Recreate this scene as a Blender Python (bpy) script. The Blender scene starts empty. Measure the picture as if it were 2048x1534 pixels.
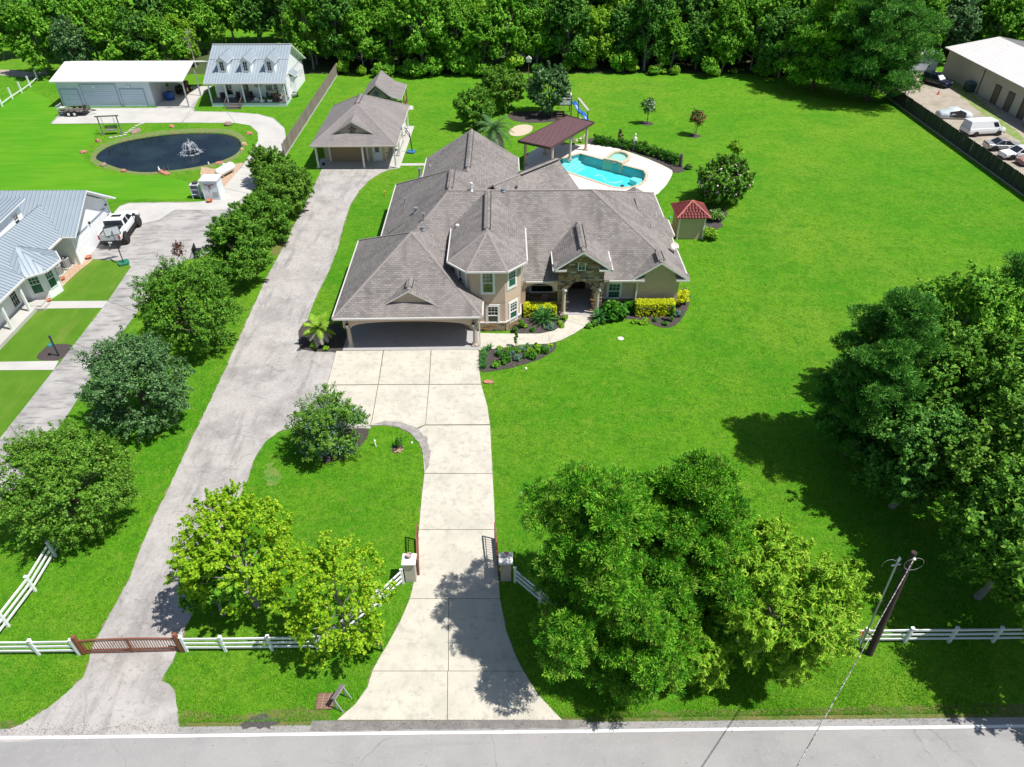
import bpy, math, random
import numpy as np
from mathutils import Vector, Matrix
from mathutils.geometry import tessellate_polygon
random.seed(7)
R = math.radians
scene = bpy.context.scene
col = scene.collection

# ---------------------------------------------------------------- camera, light, exposure
FPX, CH, CX, CY, HOR = 1419., 32., 1024., 767., -362.
PITCH = math.atan((CY-HOR)/FPX)
CP, SP = math.cos(PITCH), math.sin(PITCH)
YAW = math.atan(21/FPX*CP)
CYW, SYW = math.cos(YAW), math.sin(YAW)
cam_d = bpy.data.cameras.new('camera'); cam = bpy.data.objects.new('camera', cam_d); col.objects.link(cam)
cam.location = (0, 0, CH); cam.rotation_euler = (math.pi/2-PITCH, 0, -YAW)
cam_d.sensor_width = 36; cam_d.lens = 36*FPX/2048; cam_d.clip_end = 3000; cam_d.clip_start = .5
scene.camera = cam
SUN = Vector((.50, -.16, 1.0)).normalized()       # towards the sun
world = bpy.data.worlds.new('World'); scene.world = world; world.use_nodes = True
wn = world.node_tree; bg = wn.nodes['Background']
sky = wn.nodes.new('ShaderNodeTexSky'); sky.sky_type = 'NISHITA'; sky.sun_disc = False
sky.sun_elevation = math.asin(SUN.z); sky.sun_rotation = math.atan2(SUN.x, SUN.y)
wn.links.new(sky.outputs[0], bg.inputs[0]); bg.inputs[1].default_value = .085
sl = bpy.data.lights.new('sun', 'SUN'); sl.energy = 5.0; sl.angle = R(.53); sl.color = (1, .965, .90)
sun = bpy.data.objects.new('sun', sl); col.objects.link(sun)
sun.rotation_euler = (-SUN).to_track_quat('-Z', 'Y').to_euler(); sun.location = (30, -10, 60)
vs = scene.view_settings; vs.view_transform = 'Standard'; vs.look = 'None'; vs.exposure = .36; vs.gamma = 1; vs.use_curve_mapping = False

def G(x, y, z=0.):
    """ground point (X,Y) at height z seen at photo position x,y (surveying the site from the aerial photo)"""
    u = (x-CX)/FPX; v = (y-CY)/FPX
    dx, dy, dz = u, CP-v*SP, -SP-v*CP
    t = (z-CH)/dz
    X, Y = dx*t, dy*t
    return (X*CYW+Y*SYW, -X*SYW+Y*CYW)
def PX(X, Y, Z):
    a = X*CYW-Y*SYW; b = X*SYW+Y*CYW; d = b*CP+(CH-Z)*SP
    return (CX+FPX*a/d, CY+FPX*((CH-Z)*CP-b*SP)/d)
def GS(pts, z=0.): return [G(x, y, z) for x, y in pts]

# ---------------------------------------------------------------- materials
class NT:
    def __init__(s, m): s.m = m; s.t = m.node_tree; s.n = s.t.nodes; s.b = s.n['Principled BSDF']
    def new(s, k, **kw):
        n = s.n.new('ShaderNode'+k)
        for a, b in kw.items(): setattr(n, a, b)
        return n
    def l(s, a, b): s.t.links.new(a, b)
MATS = {}
def c4(c): return (c[0], c[1], c[2], 1)
def mat(name, base, layers=(), rough=.8, bump=(), metallic=0, spec=.5, coord='Object', trans=0, isl=None, coat=0, alpha=1, emit=None, objvar=0):
    """layers: (scale, colour, lo, hi, strength[, (sx,sy,sz)])  bump: (scale, strength, distance)"""
    if name in MATS: return MATS[name]
    m = bpy.data.materials.new(name); m.use_nodes = True; n = NT(m); MATS[name] = m
    tc = n.new('TexCoord'); co = tc.outputs[coord]
    cur = None
    rgb = n.new('RGB'); rgb.outputs[0].default_value = c4(base); cur = rgb.outputs[0]
    if isl:
        geo = n.new('NewGeometry'); ramp = n.new('ValToRGB'); n.l(geo.outputs['Random Per Island'], ramp.inputs[0])
        els = ramp.color_ramp.elements
        els[0].color = c4(isl[0]); els[1].color = c4(isl[-1])
        for i, c in enumerate(isl[1:-1]):
            e = els.new((i+1)/(len(isl)-1)); e.color = c4(c)
        cur = ramp.outputs[0]
    for i, L in enumerate(layers):
        nz = n.new('TexNoise'); nz.inputs['Scale'].default_value = L[0]; nz.inputs['Detail'].default_value = 5; nz.inputs['Roughness'].default_value = .6
        mp = n.new('Mapping'); mp.inputs['Location'].default_value = (i*13.7, i*5.1, i*3.3)
        if len(L) > 5: mp.inputs['Scale'].default_value = L[5]
        n.l(co, mp.inputs[0]); n.l(mp.outputs[0], nz.inputs['Vector'])
        mr = n.new('MapRange'); mr.inputs['From Min'].default_value = L[2]; mr.inputs['From Max'].default_value = L[3]; mr.inputs['To Max'].default_value = L[4]
        n.l(nz.outputs['Fac'], mr.inputs['Value'])
        mx = n.new('Mix', data_type='RGBA'); n.l(mr.outputs[0], mx.inputs[0]); n.l(cur, mx.inputs[6]); mx.inputs[7].default_value = c4(L[1])
        cur = mx.outputs[2]
    if objvar:
        oi = n.new('ObjectInfo'); mr = n.new('MapRange'); mr.inputs['To Min'].default_value = 1-objvar; mr.inputs['To Max'].default_value = 1+objvar*.8
        n.l(oi.outputs['Random'], mr.inputs['Value']); vm = n.new('VectorMath', operation='SCALE'); n.l(cur, vm.inputs[0]); n.l(mr.outputs[0], vm.inputs['Scale']); cur = vm.outputs[0]
    n.l(cur, n.b.inputs['Base Color'])
    n.b.inputs['Roughness'].default_value = rough; n.b.inputs['Metallic'].default_value = metallic
    n.b.inputs['Specular IOR Level'].default_value = spec
    if coat: n.b.inputs['Coat Weight'].default_value = coat
    if alpha < 1: n.b.inputs['Alpha'].default_value = alpha
    nrm = None
    for (sc, st, di) in bump:
        nz = n.new('TexNoise'); nz.inputs['Scale'].default_value = sc; nz.inputs['Detail'].default_value = 4; n.l(co, nz.inputs['Vector'])
        bp = n.new('Bump'); bp.inputs['Strength'].default_value = st; bp.inputs['Distance'].default_value = di
        n.l(nz.outputs['Fac'], bp.inputs['Height'])
        if nrm: n.l(nrm, bp.inputs['Normal'])
        nrm = bp.outputs[0]
    if nrm: n.l(nrm, n.b.inputs['Normal'])
    if trans:
        tr = n.new('BsdfTranslucent'); n.l(cur, tr.inputs[0]); ms = n.new('MixShader'); ms.inputs[0].default_value = trans
        n.l(n.b.outputs[0], ms.inputs[1]); n.l(tr.outputs[0], ms.inputs[2])
        n.l(ms.outputs[0], n.n['Material Output'].inputs[0])
    return m

def cracks(m, scale, width, strength, colr=(.05, .048, .045)):
    """warped hairline cracks worked into a paving material's own colour"""
    n = NT(m); src = n.b.inputs['Base Color'].links[0].from_socket
    tc = n.new('TexCoord'); nz = n.new('TexNoise'); nz.inputs['Scale'].default_value = scale*2.5; nz.inputs['Detail'].default_value = 4
    n.l(tc.outputs['Object'], nz.inputs['Vector']); va = n.new('VectorMath', operation='SCALE'); n.l(nz.outputs['Color'], va.inputs[0]); va.inputs['Scale'].default_value = .9/scale*.35
    ad = n.new('VectorMath', operation='ADD'); n.l(tc.outputs['Object'], ad.inputs[0]); n.l(va.outputs[0], ad.inputs[1])
    vo = n.new('TexVoronoi', feature='DISTANCE_TO_EDGE'); vo.inputs['Scale'].default_value = scale; n.l(ad.outputs[0], vo.inputs['Vector'])
    mr = n.new('MapRange'); mr.inputs['From Min'].default_value = width; mr.inputs['From Max'].default_value = 0; mr.inputs['To Max'].default_value = strength; n.l(vo.outputs['Distance'], mr.inputs['Value'])
    n2 = n.new('TexNoise'); n2.inputs['Scale'].default_value = .5; n.l(tc.outputs['Object'], n2.inputs['Vector']); m2 = n.new('MapRange'); m2.inputs['From Min'].default_value = .46; m2.inputs['From Max'].default_value = .6; n.l(n2.outputs[0], m2.inputs['Value'])
    mu = n.new('Math', operation='MULTIPLY'); n.l(mr.outputs[0], mu.inputs[0]); n.l(m2.outputs[0], mu.inputs[1])
    mx = n.new('Mix', data_type='RGBA'); n.l(mu.outputs[0], mx.inputs[0]); n.l(src, mx.inputs[6]); mx.inputs[7].default_value = c4(colr); n.l(mx.outputs[2], n.b.inputs['Base Color'])

# roof shingles: laminated tabs laid along each slope (uv in metres: u along the eave, v up the slope)
def shingle_mat(name, a, b, gap, tint, cl=(.075, .068, .066)):
    m = mat(name, a); n = NT(m); t = n
    uv = n.new('UVMap'); br = n.new('TexBrick')
    br.inputs['Scale'].default_value = 1; br.inputs['Brick Width'].default_value = .36; br.inputs['Row Height'].default_value = .18
    br.inputs['Mortar Size'].default_value = .014; br.inputs['Mortar Smooth'].default_value = .4; br.inputs['Bias'].default_value = -.1
    br.inputs['Color1'].default_value = c4(a); br.inputs['Color2'].default_value = c4(b); br.inputs['Mortar'].default_value = c4(gap)
    br.offset = .5
    n.l(uv.outputs[0], br.inputs['Vector'])
    tc = n.new('TexCoord')
    cur = br.outputs['Color']
    for sc, c, lo, hi, st, mapsc in ((.28, tint, .42, .68, .55, (1, 1, 1)), (.9, cl, .5, .72, .55, (1, .25, 1)), (14, (.35, .33, .32), .52, .8, .35, (1, 1, 1))):
        nz = n.new('TexNoise'); nz.inputs['Scale'].default_value = sc; nz.inputs['Detail'].default_value = 6; mp = n.new('Mapping'); mp.inputs['Scale'].default_value = mapsc
        n.l(uv.outputs[0], mp.inputs[0]); n.l(mp.outputs[0], nz.inputs['Vector'])
        mr = n.new('MapRange'); mr.inputs['From Min'].default_value = lo; mr.inputs['From Max'].default_value = hi; mr.inputs['To Max'].default_value = st
        n.l(nz.outputs['Fac'], mr.inputs['Value'])
        mx = n.new('Mix', data_type='RGBA'); n.l(mr.outputs[0], mx.inputs[0]); n.l(cur, mx.inputs[6]); mx.inputs[7].default_value = c4(c); cur = mx.outputs[2]
    n.l(cur, n.b.inputs['Base Color']); n.b.inputs['Roughness'].default_value = .92
    bp = n.new('Bump'); bp.inputs['Strength'].default_value = .6; bp.inputs['Distance'].default_value = .02
    inv = n.new('Math', operation='SUBTRACT'); inv.inputs[0].default_value = 1; n.l(br.outputs['Fac'], inv.inputs[1])
    n.l(inv.outputs[0], bp.inputs['Height']); n.l(bp.outputs[0], n.b.inputs['Normal'])
    return m
SH = shingle_mat('shingle', (.235, .215, .203), (.14, .126, .12), (.07, .063, .06), (.27, .235, .225), (.075, .068, .068))
SH2 = shingle_mat('shingle_grey', (.23, .21, .205), (.175, .16, .158), (.12, .108, .105), (.25, .225, .22), (.15, .14, .138))

STUCCO = mat('stucco', (.57, .43, .335), [(3, (.50, .38, .29), .4, .7, .5), (.7, (.42, .34, .27), .5, .8, .4)], .9, [(60, .25, .01)])
TRIM = mat('white_trim', (.74, .73, .70), [(2, (.60, .58, .54), .5, .8, .35)], .6)
CREAM = mat('cast_stone', (.50, .42, .345), [(4, (.40, .33, .27), .4, .75, .6)], .85, [(30, .3, .01)])
SOFFIT = mat('soffit_paint', (.42, .35, .26), [], .9)
GLASS = mat('window_glass', (.010, .016, .014), [(1.2, (.02, .045, .03), .45, .7, .8)], .06, spec=.6)
GREENGLASS = mat('screened_glass', (.02, .09, .065), [(4, (.05, .17, .13), .4, .7, .7)], .12)
DARK = mat('dark_interior', (.02, .02, .02), [], .9)
BLACKM = mat('black_metal', (.012, .012, .013), [], .45)
RUST = mat('rust_paint', (.23, .085, .045), [(6, (.16, .05, .025), .4, .7, .7)], .7)
WHITEP = mat('white_vinyl', (.78, .79, .80), [(1.5, (.62, .62, .60), .5, .8, .4), (9, (.45, .46, .40), .62, .8, .4)], .5)
WSIDING = mat('white_siding', (.80, .81, .83), [(.8, (.70, .71, .73), .4, .8, .5)], .6)
BLUESIDE = mat('pale_blue_steel', (.60, .68, .78), [(.6, (.50, .57, .66), .4, .8, .5)], .45)
BLUEDOOR = mat('rollup_door_paint', (.50, .60, .72), [(.8, (.42, .51, .62), .4, .8, .5)], .45)
GALV = mat('galvalume', (.36, .42, .46), [(.5, (.28, .33, .37), .4, .75, .7), (5, (.42, .47, .50), .55, .8, .4, (1, .2, 1))], .38, metallic=.35)
WROOF = mat('white_steel_roof', (.64, .62, .61), [(.4, (.56, .54, .51), .45, .8, .6)], .45)
WOODG = mat('weathered_cedar', (.24, .20, .175), [(3, (.15, .125, .11), .4, .7, .8, (6, 6, .6)), (1, (.30, .265, .24), .55, .8, .6)], .9, [(20, .3, .01)], objvar=.28)
DARKFENCE = mat('dark_stained_cedar', (.040, .040, .036), [(3, (.085, .085, .075), .5, .72, .8, (8, 8, .5))], .9, objvar=.4)
BARK = mat('bark', (.12, .085, .065), [(5, (.05, .038, .03), .4, .7, .8, (1, 1, .3)), (2, (.22, .19, .17), .6, .8, .5)], .95, [(14, .6, .03)])
BARKG = mat('grey_bark', (.30, .275, .255), [(5, (.16, .14, .125), .4, .7, .7)], .95, [(14, .5, .02)])
MULCH = mat('mulch', (.060, .048, .045), [(9, (.13, .105, .095), .5, .7, .8), (30, (.02, .016, .015), .5, .7, .7)], .95, [(25, .9, .05)])
TERRA = mat('terracotta', (.42, .15, .08), [(8, (.30, .11, .07), .4, .7, .5)], .8)
ROCKR = mat('red_sandstone', (.40, .19, .12), [(4, (.28, .12, .08), .4, .7, .7)], .9, [(10, .5, .04)])
ROCKB = mat('brown_fieldstone', (.24, .17, .13), [(4, (.36, .27, .21), .4, .7, .7)], .9, [(10, .5, .04)])
TYRE = mat('tyre_rubber', (.018, .017, .017), [], .85)
CHROME = mat('bright_metal', (.62, .63, .65), [], .22, metallic=.9)
GREYM = mat('grey_galvanised', (.42, .44, .46), [(4, (.33, .35, .36), .4, .7, .5)], .45, metallic=.4)

# ---------------------------------------------------------------- mesh helpers
WL = {}
def autouv(me):
    nv = len(me.vertices)
    uvl = me.uv_layers.new(name='UVMap')
    co = np.empty(nv*3, 'f'); me.vertices.foreach_get('co', co); co = co.reshape(-1, 3)
    out = np.empty((len(me.loops), 2), 'f')
    for p in me.polygons:
        n = p.normal
        h = Vector((-n.y, n.x, 0))
        if h.length < 1e-4: h = Vector((1, 0, 0))
        h.normalize(); s = n.cross(h)
        for li in p.loop_indices:
            c = co[me.loops[li].vertex_index]
            out[li] = (c[0]*h.x+c[1]*h.y, c[0]*s.x+c[1]*s.y+c[2]*s.z)
    uvl.data.foreach_set('uv', out.ravel())
def tag(o, label=None, cat=None, group=None, kind=None):
    if label: o['label'] = label
    if cat: o['category'] = cat
    if group: o['group'] = group
    if kind: o['kind'] = kind
    return o
def link(name, me, m=None, parent=None, smooth=False):
    if m is not None:
        for q in (m if isinstance(m, (list, tuple)) else [m]): me.materials.append(q)
    if smooth: me.polygons.foreach_set('use_smooth', [True]*len(me.polygons))
    o = bpy.data.objects.new(name, me); col.objects.link(o)
    if parent: o.parent = parent
    return o
def rootloc(p):
    v = Vector((0, 0, 0))
    while p: v += p.location; p = p.parent
    return v
class MB:
    def __init__(s): s.v = []; s.f = []; s.mi = []; s.cur = 0
    def add(s, vs_, fs):
        b = len(s.v); s.v += [tuple(v) for v in vs_]
        for f in fs: s.f.append([b+i for i in f]); s.mi.append(s.cur)
        return s
    def box(s, x, y, z, sx, sy, sz, a=0.):
        """centre x,y ; bottom z ; full sizes ; rotation a about z (radians)"""
        c, n = math.cos(a), math.sin(a)
        vs_ = []
        for dz in (0, sz):
            for dx, dy in ((-1, -1), (1, -1), (1, 1), (-1, 1)):
                u, w = dx*sx/2, dy*sy/2
                vs_.append((x+u*c-w*n, y+u*n+w*c, z+dz))
        return s.add(vs_, [(3, 2, 1, 0), (4, 5, 6, 7), (0, 1, 5, 4), (1, 2, 6, 5), (2, 3, 7, 6), (3, 0, 4, 7)])
    def obox(s, o, a, u, w, z, su, sw, sz):
        """box in a wall frame: origin o(x,y), wall angle a; u along the wall, w outward; centre u,w, bottom z"""
        c, n = math.cos(a), math.sin(a)
        return s.box(o[0]+u*c+w*n, o[1]+u*n-w*c, z, su, sw, sz, a)
    def bar(s, p, q, w, h=None, up=(0, 0, 1)):
        h = h or w; p, q = Vector(p), Vector(q); d = (q-p).normalized(); up = Vector(up)
        if abs(d.dot(up)) > .98: up = Vector((1, 0, 0))
        r = d.cross(up).normalized(); t = r.cross(d)
        vs_ = []
        for e in (p, q):
            for a, b in ((-1, -1), (1, -1), (1, 1), (-1, 1)): vs_.append(e+r*a*w/2+t*b*h/2)
        return s.add(vs_, [(3, 2, 1, 0), (4, 5, 6, 7), (0, 1, 5, 4), (1, 2, 6, 5), (2, 3, 7, 6), (3, 0, 4, 7)])
    def cyl(s, p, q, r0, r1=None, n=10, cap=True):
        r1 = r0 if r1 is None else r1; p, q = Vector(p), Vector(q); d = (q-p).normalized()
        up = Vector((0, 0, 1)) if abs(d.z) < .98 else Vector((1, 0, 0))
        a = d.cross(up).normalized(); b = d.cross(a)
        vs_ = []
        for e, r in ((p, r0), (q, r1)):
            for i in range(n):
                t = 2*math.pi*i/n; vs_.append(e+a*math.cos(t)*r+b*math.sin(t)*r)
        fs = [(i, i+n, (i+1) % n+n, (i+1) % n) for i in range(n)]
        if cap: fs += [tuple(range(n)), tuple(reversed(range(n, 2*n)))]
        return s.add(vs_, fs)
    def lathe(s, prof, c=(0, 0, 0), n=14):
        vs_ = []; fs = []
        for r, z in prof:
            for i in range(n):
                t = 2*math.pi*i/n; vs_.append((c[0]+r*math.cos(t), c[1]+r*math.sin(t), c[2]+z))
        for k in range(len(prof)-1):
            for i in range(n):
                j = (i+1) % n; fs.append((k*n+i, k*n+j, (k+1)*n+j, (k+1)*n+i))
        fs.append(tuple(reversed(range(n)))); fs.append(tuple(range((len(prof)-1)*n, len(prof)*n)))
        return s.add(vs_, fs)
    def prism(s, pts, z0, z1):
        n = len(pts)
        if sum(pts[i][0]*pts[(i+1) % n][1]-pts[(i+1) % n][0]*pts[i][1] for i in range(n)) < 0: pts = pts[::-1]
        b = [(x, y, z0) for x, y in pts]+[(x, y, z1) for x, y in pts]
        tri = tessellate_polygon([[Vector((x, y, 0)) for x, y in pts]])
        fs = [(i, (i+1) % n, (i+1) % n+n, i+n) for i in range(n)]
        for t in tri:
            a, c, d = [Vector((pts[k][0], pts[k][1], 0)) for k in t]
            if (c-a).cross(d-a).z < 0: t = t[::-1]
            fs.append(tuple(k+n for k in t)); fs.append(tuple(reversed(t)))
        return s.add(b, fs)
    def xprism(s, pts, o, a, w0, w1):
        """extrude a wall-plane polygon (u,z) from outward distance w0 to w1"""
        n = len(pts); c, sn = math.cos(a), math.sin(a)
        if sum(pts[i][0]*pts[(i+1) % n][1]-pts[(i+1) % n][0]*pts[i][1] for i in range(n)) < 0: pts = pts[::-1]
        def V(u, w, z): return (o[0]+u*c+w*sn, o[1]+u*sn-w*c, z)
        vs_ = [V(u, w1, z) for u, z in pts]+[V(u, w0, z) for u, z in pts]
        tri = tessellate_polygon([[Vector((u, z, 0)) for u, z in pts]])
        fs = [(i+n, (i+1) % n+n, (i+1) % n, i) for i in range(n)]
        for t in tri:
            p, q, r = [Vector((pts[k][0], pts[k][1], 0)) for k in t]
            if (q-p).cross(r-p).z < 0: t = t[::-1]
            fs.append(tuple(t)); fs.append(tuple(k+n for k in reversed(t)))
        return s.add(vs_, fs)
    def make(s, name, m, parent=None, world=False, smooth=False, uv=True, bevel=0, kind=None):
        vs_ = s.v
        if world and parent is not None:
            o = rootloc(parent); vs_ = [(x-o.x, y-o.y, z-o.z) for x, y, z in vs_]
        me = bpy.data.meshes.new(name); me.from_pydata(vs_, [], s.f); me.update()
        if uv: autouv(me)
        ob = link(name, me, m, parent, smooth)
        if any(s.mi): me.polygons.foreach_set('material_index', s.mi)
        if bevel:
            b = ob.modifiers.new('bevel', 'BEVEL'); b.width = bevel; b.segments = 2; b.limit_method = 'ANGLE'
        if kind: ob['kind'] = kind
        return ob
def thing(name, label, cat, loc=(0, 0, 0), rz=0, group=None):
    o = bpy.data.objects.new(name, None); col.objects.link(o); o.location = loc; o.rotation_euler = (0, 0, rz); o.empty_display_size = .3
    return tag(o, label, cat, group)
def copy_tree(o, parent=None):
    c = o.copy(); col.objects.link(c); c.parent = parent
    for ch in list(o.children): copy_tree(ch, c)
    return c
def sheet(name, pts, z, m, holes=(), kind='structure', parent=None):
    loops = [pts]+list(holes)
    allp = [p for L in loops for p in L]
    tri = tessellate_polygon([[Vector((x, y, 0)) for x, y in L] for L in loops])
    fs = []
    for t in tri:
        a, b, c = [Vector((*allp[k], 0)) for k in t]
        if abs((b-a).cross(c-a).z) < 1e-7: continue
        if (b-a).cross(c-a).z < 0: t = t[::-1]
        fs.append(tuple(t))
    me = bpy.data.meshes.new(name); me.from_pydata([(x, y, z) for x, y in allp], [], fs); me.update()
    o = link(name, me, m, parent)
    if kind: o['kind'] = kind
    return o
def smoothpts(pts, k=4, closed=True):
    """Catmull-Rom"""
    n = len(pts); out = []
    rng = range(n) if closed else range(n-1)
    for i in rng:
        if closed: p0, p1, p2, p3 = pts[i-1], pts[i], pts[(i+1) % n], pts[(i+2) % n]
        else: p0, p1, p2, p3 = pts[max(i-1, 0)], pts[i], pts[i+1], pts[min(i+2, n-1)]
        for j in range(k):
            t = j/k
            out.append(tuple(.5*((2*p1[a])+(-p0[a]+p2[a])*t+(2*p0[a]-5*p1[a]+4*p2[a]-p3[a])*t*t+(-p0[a]+3*p1[a]-3*p2[a]+p3[a])*t**3) for a in range(len(p1))))
    if not closed: out.append(pts[-1])
    return out
def ragged(pts, amp, step, rng=random.Random(3)):
    """irregular turf edge"""
    out = []
    for i, p in enumerate(pts):
        q = pts[(i+1) % len(pts)]; d = math.dist(p, q); k = max(1, int(d/step))
        for j in range(k):
            t = j/k; out.append((p[0]+(q[0]-p[0])*t+rng.uniform(-amp, amp), p[1]+(q[1]-p[1])*t+rng.uniform(-amp, amp)))
    return out
def fastmesh(name, V, F):
    """V (n,3) F (m,k) numpy"""
    me = bpy.data.meshes.new(name); m, k = F.shape
    me.vertices.add(len(V)); me.vertices.foreach_set('co', V.astype('f').ravel())
    me.loops.add(m*k); me.loops.foreach_set('vertex_index', F.astype('i').ravel())
    me.polygons.add(m); me.polygons.foreach_set('loop_start', np.arange(0, m*k, k, dtype='i'))
    me.update(calc_edges=True)
    return me
# ---------------------------------------------------------------- vegetation
def leafmat(name, cols, trans=.22, rough=.6, spec=.16): return mat(name, cols[0], [], rough, isl=cols, trans=trans, spec=spec)
LM = dict(
 oak=leafmat('oak_leaf', [(.034, .125, .010), (.068, .21, .016), (.125, .31, .024), (.25, .44, .055)]),
 elm=leafmat('elm_leaf', [(.042, .14, .012), (.085, .225, .018), (.145, .32, .026), (.27, .43, .07)]),
 blue=leafmat('blue_oak_leaf', [(.030, .10, .026), (.06, .16, .042), (.11, .25, .07), (.27, .40, .20)]),
 yellow=leafmat('yellow_green_leaf', [(.11, .29, .010), (.20, .43, .012), (.34, .55, .018), (.52, .62, .05)], .35),
 peach=leafmat('lance_leaf', [(.09, .26, .014), (.18, .42, .018), (.31, .54, .03), (.48, .62, .08)], .3),
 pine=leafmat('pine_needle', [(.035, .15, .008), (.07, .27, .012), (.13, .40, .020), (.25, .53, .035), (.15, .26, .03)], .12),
 pine_core=leafmat('pine_inner_shaded', [(.02, .07, .008), (.04, .12, .012)], .1),  # both pine inners darkened to paint shade into the crown gaps
 bpine_core=leafmat('dark_pine_inner_shaded', [(.018, .08, .022), (.035, .12, .03)], .2),
 bpine=leafmat('dark_pine_needle', [(.035, .15, .018), (.065, .23, .026), (.12, .33, .042), (.20, .43, .07)], .2),
 wood=leafmat('forest_leaf', [(.045, .17, .010), (.095, .29, .016), (.17, .42, .028), (.31, .54, .05)]),
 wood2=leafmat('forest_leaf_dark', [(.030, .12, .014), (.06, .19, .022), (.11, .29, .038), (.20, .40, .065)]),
 wood3=leafmat('forest_leaf_pale', [(.09, .25, .012), (.16, .37, .016), (.26, .48, .026), (.38, .54, .06)]),
 hedge=leafmat('hedge_leaf', [(.02, .10, .010), (.04, .17, .014), (.075, .24, .02), (.12, .30, .03)]),
 gold=leafmat('golden_leaf', [(.30, .44, .012), (.50, .60, .012), (.66, .68, .02), (.72, .70, .03)]),
 red=leafmat('red_leaf', [(.10, .035, .03), (.17, .07, .05), (.12, .10, .05)]),
 pink=leafmat('pink_blossom', [(.62, .45, .50), (.75, .62, .66), (.55, .33, .40)]),
 crimson=leafmat('crimson_blossom', [(.55, .10, .12), (.60, .18, .16)]),
 white=leafmat('white_blossom', [(.62, .62, .52), (.75, .73, .64)]),
 palm=leafmat('palm_leaf', [(.05, .14, .045), (.09, .20, .06), (.15, .27, .09)]),
 palmdry=leafmat('dry_palm_leaf', [(.34, .32, .26), (.44, .42, .36), (.28, .27, .19)]),
 lime=leafmat('lime_palm_leaf', [(.16, .32, .02), (.25, .42, .03), (.32, .46, .08)]),
 cycad=leafmat('cycad_leaf', [(.03, .13, .03), (.06, .21, .045), (.10, .28, .06)]),
 sage=leafmat('sage_leaf', [(.10, .20, .14), (.16, .27, .20)]),
 lily=leafmat('strap_leaf', [(.04, .17, .012), (.09, .26, .02), (.14, .32, .03)]),
 magn=leafmat('glossy_leaf', [(.02, .12, .010), (.05, .20, .015), (.12, .32, .02)], rough=.35),
)
def unit(v): return v/np.maximum(np.linalg.norm(v, axis=1, keepdims=True), 1e-6)
def clumps(rg, n, R_, rz, zc, lump, lo=.55, flat=.0):
    d = unit(rg.normal(size=(n, 3))); d[:, 2] = np.where(d[:, 2] < -.82, -d[:, 2], d[:, 2])
    r = rg.uniform(lo, 1, (n, 1))**.5
    c = d*r*np.array([[R_-lump*.6, R_-lump*.6, rz-lump*.6]]); c[:, 2] += zc
    return c
def leafcloud(name, m, n, cen, rad, size, seed=1, aspect=.55, up=.35, shell=.6, squash=.8, raw=False):
    """leaves gathered in clumps: cen (k,3) clump centres, rad (k,) radii"""
    rg = np.random.default_rng(seed); k = len(cen)
    w = rad**2; idx = rg.choice(k, n, p=w/w.sum())
    d = unit(rg.normal(size=(n, 3))); r = rg.uniform(shell**3, 1, (n, 1))**(1/3.)
    r *= 1+.18*rg.normal(size=(n, 1))*(rg.random((n, 1)) < .3)
    P = cen[idx]+d*r*rad[idx][:, None]*np.array([[1, 1, squash]])
    P[:, 2] = np.maximum(P[:, 2], .06)
    nrm = unit(d*.75+rg.normal(size=(n, 3))*.55+np.array([[0, 0, up]]))
    t = unit(np.cross(nrm, rg.normal(size=(n, 3)))); b = np.cross(nrm, t)
    s = size*rg.uniform(.6, 1.35, (n, 1))
    V = np.stack([P-t*s, P+b*s*aspect+nrm*s*.15, P+t*s, P-b*s*aspect+nrm*s*.15], 1).reshape(-1, 3)
    if raw: return V
    me = fastmesh(name, V, np.arange(4*n).reshape(n, 4)); me.materials.append(m)
    return me
def spraycloud(name, m, n, cen, rad, size, seed=1, aspect=.5, per=11, cc=None, ln=.55, wd=.2, low=.35, core=.0):
    """leaves carried on short outward sprays that spring from the clumps"""
    rg = np.random.default_rng(seed); k = len(cen); cc = np.array([[0, 0, cen[:, 2].mean()*.8]]) if cc is None else cc
    w = rad**2; idx = rg.choice(k, k*per, p=w/w.sum()); out = unit(cen[idx]-cc)
    d = unit(rg.normal(size=(k*per, 3))+out*.55+np.array([[0, 0, .25]])); base = cen[idx]+d*rad[idx][:, None]*rg.uniform(.45, .9, (k*per, 1))
    ax = unit(d+out*.5+rg.normal(size=d.shape)*.35+np.array([[0, 0, .15]])); sl_ = rad[idx]*ln*rg.uniform(.5, 1.4, k*per)
    j = rg.integers(0, k*per, n); t = rg.random((n, 1))**.8
    P = base[j]+ax[j]*t*sl_[j][:, None]+rg.normal(size=(n, 3))*rad[idx][j][:, None]*wd*(1.1-.6*t)*.55
    P[:, 2] = np.maximum(P[:, 2], .06)
    nrm = unit(ax[j]*.35+rg.normal(size=(n, 3))*.6+np.array([[0, 0, .55]])+out[j]*.35)
    t1 = unit(ax[j]+rg.normal(size=(n, 3))*.7); b = unit(np.cross(nrm, t1)); t1 = np.cross(b, nrm)
    s = size*rg.uniform(.6, 1.35, (n, 1))
    V = np.stack([P-t1*s, P+b*s*aspect+nrm*s*.12, P+t1*s, P-b*s*aspect+nrm*s*.12], 1).reshape(-1, 3)
    if core:
        nc = int(n*core); V = np.concatenate([V, leafcloud('', None, nc, cen, rad*.78, size*1.55, seed+1, min(.7, aspect*1.3), shell=.1, raw=True)])
    me = fastmesh(name, V, np.arange(len(V)).reshape(-1, 4)); me.materials.append(m); return me
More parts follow.
